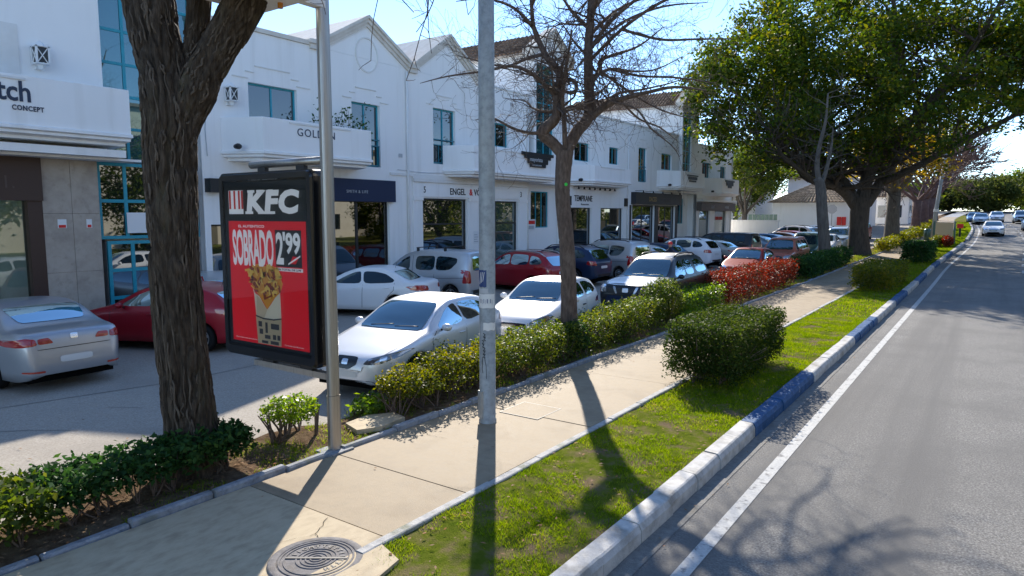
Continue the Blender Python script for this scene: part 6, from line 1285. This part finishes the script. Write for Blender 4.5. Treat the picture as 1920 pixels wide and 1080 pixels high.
nav = suv(L=5.0, W=1.86, wheels=(.95, 4.0), rails=(2.3, 4.1, .55), top=[(0,.72),(.03,.9),(.1,1.02),(.5,1.09),(1.1,1.14),(1.32,1.18),(1.72,1.44),(2.05,1.65),(2.45,1.75),(3.1,1.77),(4.0,1.74),(4.4,1.66),(4.5,1.62),(4.85,1.22),(4.93,1.1),(4.98,.85),(5.0,.66)], belt=[(0,.7),(.05,.86),(.4,1.02),(1.0,1.07),(1.5,1.1),(3.0,1.12),(4.6,1.14),(4.95,.9),(5.0,.64)], ws=(1.34, 2.06), rw=(4.52, 4.84), plan=[(0,.76),(.06,.86),(.2,.93),(.5,.97),(1.0,1),(4.2,1),(4.8,.95),(5.0,.85)],
    sw=[[(1.62,1.16),(2.0,1.46),(2.25,1.59),(2.5,1.61),(2.56,1.16)], [(2.62,1.17),(2.58,1.615),(3.2,1.62),(3.3,1.17)], [(3.5,1.18),(3.45,1.6),(4.0,1.58),(4.4,1.42),(4.45,1.2)]], front=[('headlight', 'glass_lamp', [[(.6,.78),(.88,.8),(.88,1.0),(.62,1.0)]]), ('grille', 'black_gloss', [[(-.55,.74),(.55,.74),(.56,.98),(-.56,.98)]]), ('grille_bar', 'chrome', [[(-.3,.76),(-.24,.76),(-.32,.96),(-.4,.96)], [(.3,.76),(.24,.76),(.32,.96),(.4,.96)], [(-.09,.8),(.09,.8),(.09,.92),(-.09,.92)]]), ('bumper', 'car_blue', [[(-.86,.42),(.86,.42),(.86,.7),(-.86,.7)]]), ('number_plate', 'plate', [[(-.26,.5),(.26,.5),(.26,.6),(-.26,.6)]])])
n_ = build_car(nav, 'car_black', at(-8.5, 20.1), 181, 'dark off roader with pale bonnet and roof rails behind tall bush', FR)
cN = nav['_c']; k = cN.decal('T', [(2.42, -.72), (2.42, .72), (1.3, .76), (1.3, -.76)], off=.006, dense=4); k.build('bonnet', 'car_white', n_, True, world=False); k = cN.decal('T', [(.4, -.6), (.4, .6), (-1.6, .6), (-1.6, -.6)], off=.006, dense=4); k.build('roof_panel', 'car_beige', n_, True, world=False)
pas = sedan(L=4.77, W=1.83, wheels=(.95, 3.66), rear=[('tail_light', 'lens_red', [[(.58,.83),(.88,.8),(.9,.9),(.74,.96),(.6,.93)], [(.33,.84),(.56,.835),(.57,.93),(.4,.94)]]), ('number_plate', 'plate', [[(-.26,.5),(.26,.5),(.26,.61),(-.26,.61)]]), ('badge', 'chrome', [[(-.06,.88),(.06,.88),(.06,.97),(-.06,.97)]]), ('boot_seam', 'black_plastic', [[(-.58,.745),(.58,.745),(.6,.757),(-.6,.757)]]), ('reflector', 'reflector', [[(.5,.36),(.78,.37),(.78,.4),(.5,.395)]]), ('bumper_trim', 'black_plastic', [[(-.6,.24),(.6,.24),(.6,.29),(-.6,.29)]])], side=[('tail_light', 'lens_red', [[(4.45,.84),(4.72,.84),(4.68,.93),(4.5,.93)]])])
for k_ in ('top', 'belt', 'plan'):
    if pas.get(k_): pas[k_] = [(s_ * (4.77 / 4.6), z) for s_, z in pas[k_]]
build_car(pas, 'car_silver_dark', at(-15.3, 5.1), 92.5, 'silver saloon seen from behind at left edge', NR)
p308 = hatch(L=4.28, W=1.8, rear=[('tail_light', 'lens_red', [[(.5,.84),(.84,.86),(.84,.98),(.6,.96)]]), ('number_plate', 'plate', [[(-.26,.62),(.26,.62),(.26,.73),(-.26,.73)]]), ('badge', 'chrome', [[(-.05,.86),(.05,.86),(.05,.96),(-.05,.96)]]), ('bumper_trim', 'alloy', [[(-.6,.3),(.6,.3),(.62,.36),(-.62,.36)]])], side=[('tail_light', 'lens_red', [[(4.0,.84),(4.22,.84),(4.2,.97),(4.08,.97)]])], ant=3.5)
e308 = build_car(p308, 'car_red', at(-15.6, 8.3), 116, 'dark red hatchback with door ajar behind thick tree trunk', NR)
# its far front door stands open
k = MB(); c_ = p308['_c']
def dpt(s_, z, o): 
    a = R(58); px, py = 4.28 / 2 - 1.32, -.86; d = s_ - 1.32; return (px - d * math.cos(a), py - d * math.sin(a) - o, z)
k.prism([(1.32,.35),(2.4,.33),(2.45,.97),(1.45,.95),(1.34,.86)], lambda a, b, d: dpt(a, b, d), 0, .06); k.tube([dpt(1.45,.95,.03), dpt(1.95,1.3,.06), dpt(2.3,1.41,.08), dpt(2.45,.97,.03)], .025, 6); dr = k.build('open_door', 'car_red', e308, False, world=False)
k = MB(); o_ = Vector(dpt(1.58, 1.02, .14)); k.lathe([(.001, -.05), (.055, -.04), (.075, 0), (.06, .05), (.001, .07)], 10, lambda x, y, h: (o_.x + h, o_.y + x * 1.2, o_.z + y)); k.build('mirror', 'car_red', dr, True, world=False)
cel = sedan(L=4.43, W=1.75, wheels=(.85, 3.5), ant=3.2); 
for k_ in ('top', 'belt'): cel[k_] = [(s_ * (4.43 / 4.6), z * 1.015) for s_, z in cel[k_]]
cel['side'] = [('tail_light', 'lens_red', [[(3.95,.82),(4.32,.82),(4.36,.96),(4.1,.96)]])]; cel['ws'] = (1.22, 2.08); cel['rw'] = (3.37, 3.85); cel['sw'] = [[(a * .963, b) for a, b in w] for w in cel['sw']]; cel['seams'] = [[(a * .963, b) for a, b in w] for w in cel['seams']]; cel['handles'] = [(2.3,.84),(3.26,.87)]
build_car(cel, 'car_white', at(-15.7, 14.5), 113, 'white saloon right of the poster sign, side on', NR)
build_car(van(bars=(2.2, 3.3)), 'car_silver', at(-16.4, 18.1), 99, 'silver grey high roofed van with two roof bars', NR, cat='van', name='parked_van')
red = suv(L=4.45, W=1.76, zb=.22, wr=.32, rails=(1.9, 4.0, .55), railm='alloy', side=[('tail_light', 'lens_red', [[(4.1,.85),(4.36,.85),(4.3,1.2),(4.2,1.2)]])]); red['top'] = [(s_ * .978, z * .93) for s_, z in red['top']]; red['belt'] = [(s_ * .978, z * .93) for s_, z in red['belt']]; red['sw'] = [[(a * .978, b * .93) for a, b in w] for w in red['sw']]; red['ws'] = (1.19, 1.95); red['rw'] = (4.03, 4.32); red['seams'] = []; red['handles'] = []
build_car(red, 'car_red', at(-15.6, 22.7), 84, 'red estate car just right of the lamp post', NR)
build_car(suv(rails=(2.0,3.9,.58)), 'car_blue', at(-15.7, 26.0), 88, 'dark blue sport utility car between red estate and silver van', NR)
build_car(van(rub=.62, rails=(1.9, 4.0, .56), clad=0), 'car_silver', at(-15.1, 29.3), 78, 'silver van with black side moulding right of bare tree', NR, cat='van', name='parked_van')
build_car(sedan(), 'car_silver2', at(-15.2, 32.8), 88, 'pale saloon right of the silver van', NR, detail=False)
build_car(hatch(), 'car_blue', at(-15.6, 35.4), 90, 'dark blue hatchback roof behind the pale saloon', NR, detail=False)
build_car(suv(), 'car_white', at(-14.7, 37.6), 84, 'white sport utility car beside grey coupe', NR, detail=False)
build_car(sedan(), 'car_beige', at(-14.0, 40.2), 80, 'grey beige saloon in front of black pickup', NR, detail=False)
build_car(pickup(clad=1), 'car_black', at(-14.6, 44.0), 84, 'black pickup with canopy in front of the last shop', NR, cat='pickup', detail=False)
build_car(hatch(), 'car_bluegrey', at(-14.0, 47.6), 84, 'pale blue hatchback right of black pickup', NR, detail=False)
build_car(hatch(), 'car_blue2', at(-13.8, 50.4), 84, 'blue hatchback behind the red car', NR, detail=False)
build_car(hatch(), 'car_brown', at(-13.4, 52.8), 84, 'brown hatchback in the far row', NR, detail=False)
build_car(hatch(), 'car_red2', at(-13.4, 55.4), 84, 'bright red hatchback in the far row', NR, detail=False)
build_car(suv(), 'car_white', at(-13.8, 59.0), 84, 'white sport utility car before the low garden wall', NR, detail=False)
build_car(hatch(), 'car_grey', at(-13.4, 62.4), 84, 'grey hatchback in front of tiled house', NR, detail=False)
build_car(hatch(), 'car_red2', at(-9.3, 32.6), 182, 'red hatchback behind the red leaved hedge', FR)
build_car(pickup(rails=None), 'car_orange', at(-9.2, 38.6), 182, 'faded orange pickup behind the dark green hedge', FR, cat='pickup', detail=False)
build_car(van(), 'car_greensteel', at(-9.4, 45.2), 182, 'dark green van behind the slim bare tree', FR, cat='van', name='parked_van', detail=False)
build_car(hatch(), 'car_white', at(-9.5, 51.0), 182, 'white hatchback left of the evergreen trunk', FR, detail=False)
build_car(suv(), 'car_bluegrey', at(-9.6, 57.0), 182, 'pale blue car right behind the evergreen trunk', FR, detail=False)
build_car(hatch(), 'car_white', at(-9.8, 63.0), 182, 'white car between evergreen and yellow tree', FR, detail=False)
build_car(suv(), 'car_red2', at(-10.0, 69.0), 182, 'red and white car right of the evergreen trunk', FR, detail=False)
build_car(hatch(), 'car_white', at(-13.2, 65.6), 84, 'white hatchback below the red sign boards', NR, detail=False)
build_car(hatch(), 'car_silver', at(-17.9, 10.8), 70, 'silver hatchback half hidden between red car and poster sign', NR, detail=False)
def rd(x, y): p = P3(x, y, ROADZ); return p
GR = 'cars coming along the road'
merc = sedan(L=4.7, W=1.82); merc['front'] = [('headlight', 'glass_lamp', [[(.5,.6),(.82,.62),(.82,.76),(.54,.76)]]), ('grille', 'chrome', [[(-.34,.52),(.34,.52),(.36,.74),(-.36,.74)]]), ('air_intake', 'black_plastic', [[(-.7,.26),(.7,.26),(.66,.4),(-.66,.4)]]), ('number_plate', 'plate', [[(-.26,.42),(.26,.42),(.26,.51),(-.26,.51)]])]
build_car(merc, 'car_white', rd(-.9, 82), 181, 'white saloon driving towards the camera in the near lane', GR, name='moving_car', detail=False)
build_car(suv(), 'car_blue2', rd(2.6, 92), 181, 'blue car driving in the far lane behind white saloon', GR, name='moving_car', detail=False)
build_car(hatch(), 'car_bluegrey', rd(-1.6, 108), 181, 'pale car behind the white saloon at left', GR, name='moving_car', detail=False)
build_car(hatch(), 'car_blue2', rd(-2.2, 112), 181, 'distant blue car close to the far kerb', GR, name='moving_car', detail=False)
build_car(hatch(), 'car_silver', rd(.4, 116), 181, 'distant silver car following the white saloon', GR, name='moving_car', detail=False)
build_car(suv(), 'car_bluegrey', rd(2.9, 112), 181, 'distant grey car following the blue one', GR, name='moving_car', detail=False)
# ================================================================== street furniture
# ---- poster sign on its steel pole
PX, PY = -6.72, 5.62
sg = empty('poster_sign', (PX, PY, 0), 'black framed poster case on a brushed steel pole beside path', 'sign')
mb = MB(); n = 14
prof = [(math.cos(2 * math.pi * i / 24), math.sin(2 * math.pi * i / 24)) for i in range(24)]
def oval(a, b): return [(math.copysign(abs(x) ** .8, x) * a, math.copysign(abs(y) ** .8, y) * b) for x, y in prof]
mb.prism(oval(.064, .088), lambda a, b, d: (PX + a, PY + b, d), -.1, .72); mb.prism(oval(.06, .083), lambda a, b, d: (PX + a, PY + b, d), .724, 7.5); pole = mb.build('pole', 'steel_brushed', sg)
mb = MB(); mb.box(PX - .16, PX + .16, PY - .18, PY + .18, -.02, .02); mb.build('base_plate', 'edging_dark', sg)
# illuminated head high above, its underside just in view
mb = MB(); mb.box(-7.42, -5.95, 4.1, 5.23, 5.4, 5.56); mb.box(PX - .06, PX + .06, 5.23, PY, 5.44, 5.52); hd = mb.build('cross_head', 'plaster_trim', sg)
for xx in (-.55, -.1): 
    mb = MB(); mb.tube([(PX + xx, 5.1, 5.4), (PX + xx, 5.1, 5.34)], .03, 8); mb.build('lamp_fitting', 'lens_amber', hd)
x0, x1, z0, z1 = -8.86, -6.86, 1.05, 3.56; yf = PY - .1; yb = PY + .16
def rrect(a0, a1, b0, b1, r, k=5):
    out = []
    for cx, cy, s in ((a1 - r, b1 - r, 0), (a0 + r, b1 - r, 90), (a0 + r, b0 + r, 180), (a1 - r, b0 + r, 270)):
        for i in range(k + 1): t = R(s + 90 * i / k); out.append((cx + r * math.cos(t), cy + r * math.sin(t)))
    return out
mb = MB(); mb.prism(rrect(x0, x1, z0, z1, .09), lambda a, b, d: (a, d, b), yf, yb); cs = mb.build('case', 'black_gloss', sg)
mb = MB(); o = rrect(x0 + .015, x1 - .015, z0 + .015, z1 - .015, .08); i_ = rrect(x0 + .1, x1 - .1, z0 + .13, z1 - .1, .03); k = len(o)
vs = [(a, yf - .004, b) for a, b in o] + [(a, yf - .034, b) for a, b in [(x0 + .03 + (a - x0 - .015) * (x1 - x0 - .06) / (x1 - x0 - .03), z0 + .03 + (b - z0 - .015) * (z1 - z0 - .06) / (z1 - z0 - .03)) for a, b in o]] + [(a, yf - .03, b) for a, b in i_] + [(a, yf - .006, b) for a, b in i_]
mb.add(vs, [(r * k + j, r * k + (j + 1) % k, (r + 1) * k + (j + 1) % k, (r + 1) * k + j) for r in range(3) for j in range(k)]); mb.build('door_frame', 'black_gloss', cs)
px0, px1, pz0, pz1 = x0 + .12, x1 - .13, z0 + .17, z1 - .13
yp = yf - .008
def flat(nm, poly, mat, par, lay): 
    m_ = MB(); yy = yp - .0012 * lay; m_.add([(a, yy, b) for a, b in poly], [tuple(range(len(poly)))]); return m_.build(nm, mat, par)
W_ = px1 - px0; H_ = pz1 - pz0
def q(u, v): return (px0 + u * W_, pz0 + v * H_)          # poster coordinates, 0..1 from its lower left
def qr(u0, u1, v0, v1): return [q(u0, v0), q(u1, v0), q(u1, v1), q(u0, v1)]
po = flat('poster', qr(0, 1, 0, 1), 'poster_ink', cs, 0)
flat('red_ground', qr(.04, .985, .015, .765), 'poster_red', po, 1)
for nm_, c_, k_ in (('poster_red', (.62,.008,.018), .07), ('poster_white', (.8,.8,.79), .05)):
    if nm_ not in M: base(nm_, c_, .35)
    b_ = M[nm_].node_tree.nodes['Principled BSDF']; b_.inputs['Emission Color'].default_value = (*c_, 1); b_.inputs['Emission Strength'].default_value = k_      # faint glow added to brighten the red and white print
def ptext(txt, u, v, h, mat, w=None, lay=4, **kw):
    me = text_mesh(txt, 1.0, ext=0, **kw); xs = [v_.co.x for v_ in me.vertices]; ys = [v_.co.y for v_ in me.vertices]
    me.transform(Matrix.Translation((-min(xs), -min(ys), 0))); sy = h * H_ / (max(ys) - min(ys)); sx = (w * W_ / (max(xs) - min(xs))) if w else sy
    me.transform(Matrix.Diagonal((sx, sy, 1, 1))); p = q(u, v); return place_text('lettering', me, mat, po, (p[0], yp - .0012 * lay, p[1]), (1, 0, 0))
ptext('KFC', .285, .808, .142, 'poster_white', .64, shear=.12, off=.055, space=1.1)
for (u, v, w, h) in ((.27,.808,.1,.016),(.43,.808,.1,.016),(.305,.935,.09,.016),(.42,.935,.09,.016),(.53,.808,.11,.016),(.56,.935,.06,.016)): flat('serif', qr(u, u + w, v, v + h), 'poster_white', po, 3.4)
bd = flat('badge', qr(.055, .245, .808, .952), 'poster_white', po, 2)
for u in (.055, .115, .175, .215): flat('badge_stripe', qr(u + .006, u + .03, .838, .95), 'red_print', bd, 3)
ptext('Micro Covers', .33, 1.008, .02, 'grey_print', .34)
ptext('EL AUTENTICO', .17, .726, .016, 'poster_white', .33, off=.03)
ptext('SOBRADO', .085, .49, .225, 'poster_white', .52, off=.032, space=.95)
flat('price_ground', qr(.625, .93, .50, .715), 'poster_ink', po, 2); flat('price_strip', qr(.625, .94, .474, .494), 'poster_white', po, 3)
ptext("2", .635, .513, .19, 'poster_white', .09, lay=5, off=.03); ptext("'99", .72, .575, .13, 'poster_white', .2, lay=5, off=.035); ptext('UN TOTAL DE 2.99', .64, .478, .012, 'poster_ink', .28, lay=5, off=.03)
flat('price_flash', [q(.79, .52), q(.83, .565), q(.9, .56), q(.86, .52)], 'poster_red', po, 4); flat('price_flash', [q(.775, .512), q(.915, .562), q(.915, .572), q(.775, .522)], 'poster_white', po, 5)
# the printed roll: wrapped, filled, in a paper cup
flat('wrap', [q(.36,.18), q(.34,.33), q(.325,.36), q(.36,.325), q(.41,.31), q(.47,.255), q(.5,.235), q(.55,.27), q(.6,.31), q(.665,.345), q(.67,.18)], 'wrap', po, 4)
flat('wrap_fold', [q(.36,.18), q(.46,.18), q(.5,.235), q(.47,.252), q(.41,.3), q(.375,.315)], 'wrap_dark', po, 5)
cup = flat('paper_cup', [q(.37,.02), q(.355,.19), q(.45,.178), q(.58,.178), q(.672,.19), q(.66,.02)], 'kraft', po, 6)
for (u0, u1, v0, v1) in ((.385,.43,.125,.158),(.54,.64,.118,.152),(.47,.5,.09,.155),(.395,.44,.08,.112),(.46,.53,.055,.078),(.56,.6,.055,.085),(.615,.65,.055,.085),(.42,.5,.025,.042),(.53,.63,.025,.045)): flat('cup_print', qr(u0, u1, v0, v1), 'print_dark', cup, 7)
flat('cup_rim', [q(.355,.185), q(.45,.172), q(.58,.172), q(.672,.185), q(.672,.192), q(.58,.181), q(.45,.181), q(.355,.194)], 'print_dark', po, 8)
flat('filling', [q(.33,.36), q(.3,.42), q(.27,.44), q(.25,.47), q(.3,.482), q(.36,.5), q(.43,.512), q(.5,.495), q(.57,.505), q(.63,.49), q(.66,.45), q(.7,.4), q(.67,.345), q(.6,.312), q(.5,.237), q(.42,.305)], 'filling_a', po, 3)
rng = random.Random(6)
for i in range(120):
    u = rng.uniform(.28, .67); v = rng.uniform(.29, .49); 
    if v < .3 + abs(u - .5) * .3 or v > .505 - abs(u - .47) * .12: continue
    a = rng.uniform(0, 3.14); l, w = rng.uniform(.015, .04), rng.uniform(.006, .014); ca, sa = math.cos(a), math.sin(a)
    flat('filling_piece', [q(u + ca * l - sa * w, v + (sa * l + ca * w) * .75), q(u - ca * l - sa * w, v + (-sa * l + ca * w) * .75), q(u - ca * l + sa * w, v + (-sa * l - ca * w) * .75), q(u + ca * l + sa * w, v + (sa * l - ca * w) * .75)], ['filling_a', 'filling_b', 'filling_c', 'filling_c', 'filling_b'][i % 5], po, 9 + i % 5)
ptext('Oferta valida en restaurantes adheridos', .08, .035, .008, 'poster_white', .28, lay=5); ptext('Consulta condiciones', .7, .03, .008, 'poster_white', .22, lay=5)
# glass over it, rails above and below
m = bpy.data.materials.new('case_glass'); m.use_nodes = True; t = m.node_tree; M['case_glass'] = m
tr = nn(t, 'ShaderNodeBsdfTransparent'); g = nn(t, 'ShaderNodeBsdfGlossy'); g.inputs['Roughness'].default_value = .01; fr_ = nn(t, 'ShaderNodeFresnel', IOR=1.45); ms = nn(t, 'ShaderNodeMixShader'); t.links.new(fr_.outputs[0], ms.inputs[0]); t.links.new(tr.outputs[0], ms.inputs[1]); t.links.new(g.outputs[0], ms.inputs[2]); t.links.new(ms.outputs[0], t.nodes['Material Output'].inputs[0])
mb = MB(); mb.quad((x0 + .1, yf - .029, z0 + .13), (x1 - .1, yf - .029, z0 + .13), (x1 - .1, yf - .029, z1 - .1), (x0 + .1, yf - .029, z1 - .1)); mb.build('pane', 'case_glass', cs)
mb = MB(); mb.tube([(-8.25, PY, z1 + .1), (PX, PY, z1 + .1)], .05, 12); mb.build('top_rail', 'steel_brushed', sg, True)
mb = MB(); mb.box(-8.3, PX - .05, PY - .05, PY + .05, z0 - .13, z0 - .05); mb.build('bottom_rail', 'steel_brushed', sg)
for xx in (-8.0, -7.2): 
    mb = MB(); mb.box(xx - .12, xx + .12, PY - .04, PY + .04, z0 - .05, z0 - .002); mb.box(xx - .08, xx + .08, PY - .03, PY + .03, z1 + .002, z1 + .06); mb.build('bracket', 'black_plastic', sg)

# ---- grey lamp post in the path
LX, LY = -5.86, 7.72
lp = empty('lamp_post', (LX, LY, 0), 'tall grey galvanised lamp post with stickers standing in path', 'lamp post')
oct_ = [(math.cos(R(22.5 + 45 * i)), math.sin(R(22.5 + 45 * i))) for i in range(8)]
mb = MB(); mb.lathe([(.128, -.05), (.128, .04), (.116, .05), (.114, 4), (.105, 8.4), (.001, 8.42)], 20, lambda x, y, h: (LX + x, LY + y, h)); mb.build('pole', 'galv', lp, True)
v = Vector((LX, LY, 0)); f = -v.normalized(); rt = Vector((-f.y, f.x, 0)) * -1
def onpole(a, z, r=.118): d = Matrix.Rotation(a, 3, 'Z') @ f; return v + d * r + Vector((0, 0, z))
mb = MB(); d = Matrix.Rotation(R(-62), 3, 'Z') @ f; s_ = Vector((-d.y, d.x, 0)); mb.cbox(v + d * .112 + Vector((0, 0, .27)), s_ * .058, d * .016, Vector((0, 0, .2))); mb.build('access_door', 'galv', lp)
def sticker(nm, a0, a1, z0, z1, mat, par, wob=0):
    m_ = MB(); k = 8; r_ = .1185; vs = []
    for i in range(k + 1):
        a = R(a0 + (a1 - a0) * i / k); w = wob * math.sin(i * 1.7); vs += [onpole(a, z0 + w, r_), onpole(a, z1 + w * .6, r_)]
    m_.add(vs, [(2*i, 2*i+1, 2*i+3, 2*i+2) for i in range(k)]); return m_.build(nm, mat, par)
s1 = sticker('sticker', -75, -5, 1.98, 2.22, 'sticker_blue', lp, .006)
for i in range(3): mb = MB(); mb.tube([onpole(R(-60 + 14 * i), 2.02 + .02 * i, .1195), onpole(R(-48 + 14 * i), 2.19, .1195)], .005, 4); mb.build('sticker_mark', 'sticker_white', s1)
s2 = sticker('sticker', -80, 60, 1.68, 1.88, 'sticker_white', lp, .004)
for i in range(9): mb = MB(); a = R(-60 + 12 * i); mb.cbox(onpole(a, 1.77 + .01 * (i % 2), .1192), (onpole(a + .01, 1, .12) - onpole(a, 1, .12)) * (3 + i % 3), (0, 0, .03), f * .0006); mb.build('sticker_mark', 'sticker_blue' if i % 2 else 'grey_print', s2)
sticker('sticker', -72, 5, 1.89, 1.96, 'grey_print', lp, .004); sticker('sticker', -30, 70, 1.36, 1.47, 'sticker_white', lp, .008)
mb = MB(); rng = random.Random(2); z = 1.32
for i in range(7):
    a = R(-35 + rng.uniform(-6, 6)); mb.tube([onpole(a, z, .119), onpole(a + R(14), z - .02, .119), onpole(a + R(2), z - .05, .119), onpole(a + R(18), z - .055, .119)], .006, 4); z -= .05
mb.tube([onpole(R(-38), .98, .119), onpole(R(-40), .8, .119), onpole(R(-34), .74, .119)], .004, 4); mb.tube([onpole(R(-22), .98, .119), onpole(R(-10), .85, .119), onpole(R(-8), .66, .119)], .004, 4)
mb.build('graffiti', 'marker', lp)
mb = MB(); mb.tube([(LX, LY, 8.3), (LX + .4, LY - .1, 8.7), (LX + 1.6, LY - .4, 8.8)], .05, 8); ar = mb.build('arm', 'galv', lp); mb = MB(); mb.box(LX + 1.5, LX + 2.2, LY - .6, LY - .3, 8.72, 8.86); mb.build('lantern', 'galv', ar)
# ---- far lamp post, notice panel, bin, posts and a person
lp2 = empty('lamp_post', P3(-4.95, 68.5), 'far leaning grey lamp post beside the path', 'lamp post'); b = Vector(P3(-4.95, 68.5)); mb = MB(); mb.tube([b, b + Vector((.1, 0, 2.6)), b + Vector((.75, .2, 9.5))], [.2, .16, .1], 10); mb.build('pole', 'galv', lp2, True); mb = MB(); mb.tube([b + Vector((.1, 0, 2.5)), b + Vector((.12, 0, 2.75))], .21, 10); mb.build('collar', 'sticker_white', lp2)
b = Vector(P3(-4.0, 66.5)); nb = empty('information_panel', b, 'pale information panel on dark posts beside drive crossing', 'panel'); mb = MB(); mb.box(b.x - .62, b.x + .62, b.y - .04, b.y + .04, b.z + .35, b.z + 1.7); mb.build('panel', 'kraft', nb)
for s in (-1, 1): mb = MB(); mb.box(b.x + s * .72 - .07, b.x + s * .72 + .07, b.y - .07, b.y + .07, b.z, b.z + 1.8); mb.build('post', 'car_greensteel', nb)
b = Vector(P3(-5.5, 70)); bn = empty('litter_bin', b, 'dark green litter bin beside the far path', 'bin'); mb = MB(); mb.lathe([(.2, 0), (.26, .05), (.28, .9), (.2, 1.0), (.001, 1.02)], 12, lambda x, y, h: (b.x + x, b.y + y, b.z + h)); mb.build('body', 'car_greensteel', bn, True)
b = Vector(at(-12.6, 70.5)); ss = empty('stop_sign', b, 'back of octagonal road sign in front of tiled house', 'sign'); mb = MB(); mb.tube([b, b + Vector((0, 0, 2.9))], .035, 6); mb.build('post', 'galv', ss); mb = MB(); mb.prism([(.45 * math.cos(R(22.5 + 45 * i)), .45 * math.sin(R(22.5 + 45 * i))) for i in range(8)], lambda p, q_, d: (b.x + p, b.y - .06 + d, b.z + 2.75 + q_), 0, .02); mb.build('plate', 'grey_print', ss)
b = Vector(P3(-3.6, 78)); for_ = None
ps = empty('marker_post', Vector(P3(-3.4, 76)), 'small red topped marker post on far verge', 'post'); mb = MB(); b = Vector(P3(-3.4, 76)); mb.tube([b, b + Vector((0, 0, .8))], .09, 8); mb.build('stem', 'black_plastic', ps); mb = MB(); mb.box(b.x - .25, b.x + .25, b.y - .1, b.y + .1, b.z + .8, b.z + 1.2); mb.build('head', 'red_print', ps)
# person in dark clothes between the parked cars
pb = Vector(at(-11.6, 28.6)); pe = empty('person', pb, 'person in dark coat and reddish cap walking between parked cars', 'person')
def body_mesh():
    me = bpy.data.meshes.new('body'); vs = [(0,0,.95),(0,0,1.15),(0,0,1.38),(0,0,1.5),(0,.02,1.62),(.12,0,.9),(.13,.06,.5),(.12,-.02,.08),(.13,.1,.03),(-.12,0,.9),(-.13,-.08,.5),(-.12,-.16,.1),(-.13,-.04,.04),(.19,0,1.38),(.25,-.03,1.1),(.24,.1,.88),(.24,.14,.78),(-.19,0,1.38),(-.25,.02,1.1),(-.24,.12,.88),(-.24,.15,.78)]
    ed = [(0,1),(1,2),(2,3),(3,4),(0,5),(5,6),(6,7),(7,8),(0,9),(9,10),(10,11),(11,12),(2,13),(13,14),(14,15),(15,16),(2,17),(17,18),(18,19),(19,20)]
    rd_ = [.16,.17,.17,.06,.1,.1,.07,.05,.045,.1,.07,.05,.045,.07,.055,.042,.04,.07,.055,.042,.04]
    me.from_pydata(vs, ed, []); o = bpy.data.objects.new('body', me); COL.objects.link(o); m_ = o.modifiers.new('s', 'SKIN')
    for i, r_ in enumerate(rd_): me.skin_vertices[0].data[i].radius = (r_, r_ * .8); me.skin_vertices[0].data[i].use_root = i == 0
    o.modifiers.new('b', 'SUBSURF').levels = 1; dg = bpy.context.evaluated_depsgraph_get(); out = bpy.data.meshes.new_from_object(o.evaluated_get(dg)); bpy.data.objects.remove(o); return out
me = body_mesh(); me.materials.clear(); o = link('body', me, 'cloth_dark', pe, True, world=False)
mb = MB(); mb.lathe([(.001, -.13), (.06, -.11), (.085, -.03), (.09, .05), (.06, .11), (.001, .13)], 12, lambda x, y, h: (x * .9, .02 + y, 1.68 + h)); mb.build('head', 'skin', pe, True, world=False)
mb = MB(); mb.lathe([(.1, .02), (.1, .07), (.07, .13), (.001, .15)], 12, lambda x, y, h: (x, .02 + y, 1.68 + h)); mb.build('cap', 'red_print', pe, True, world=False)
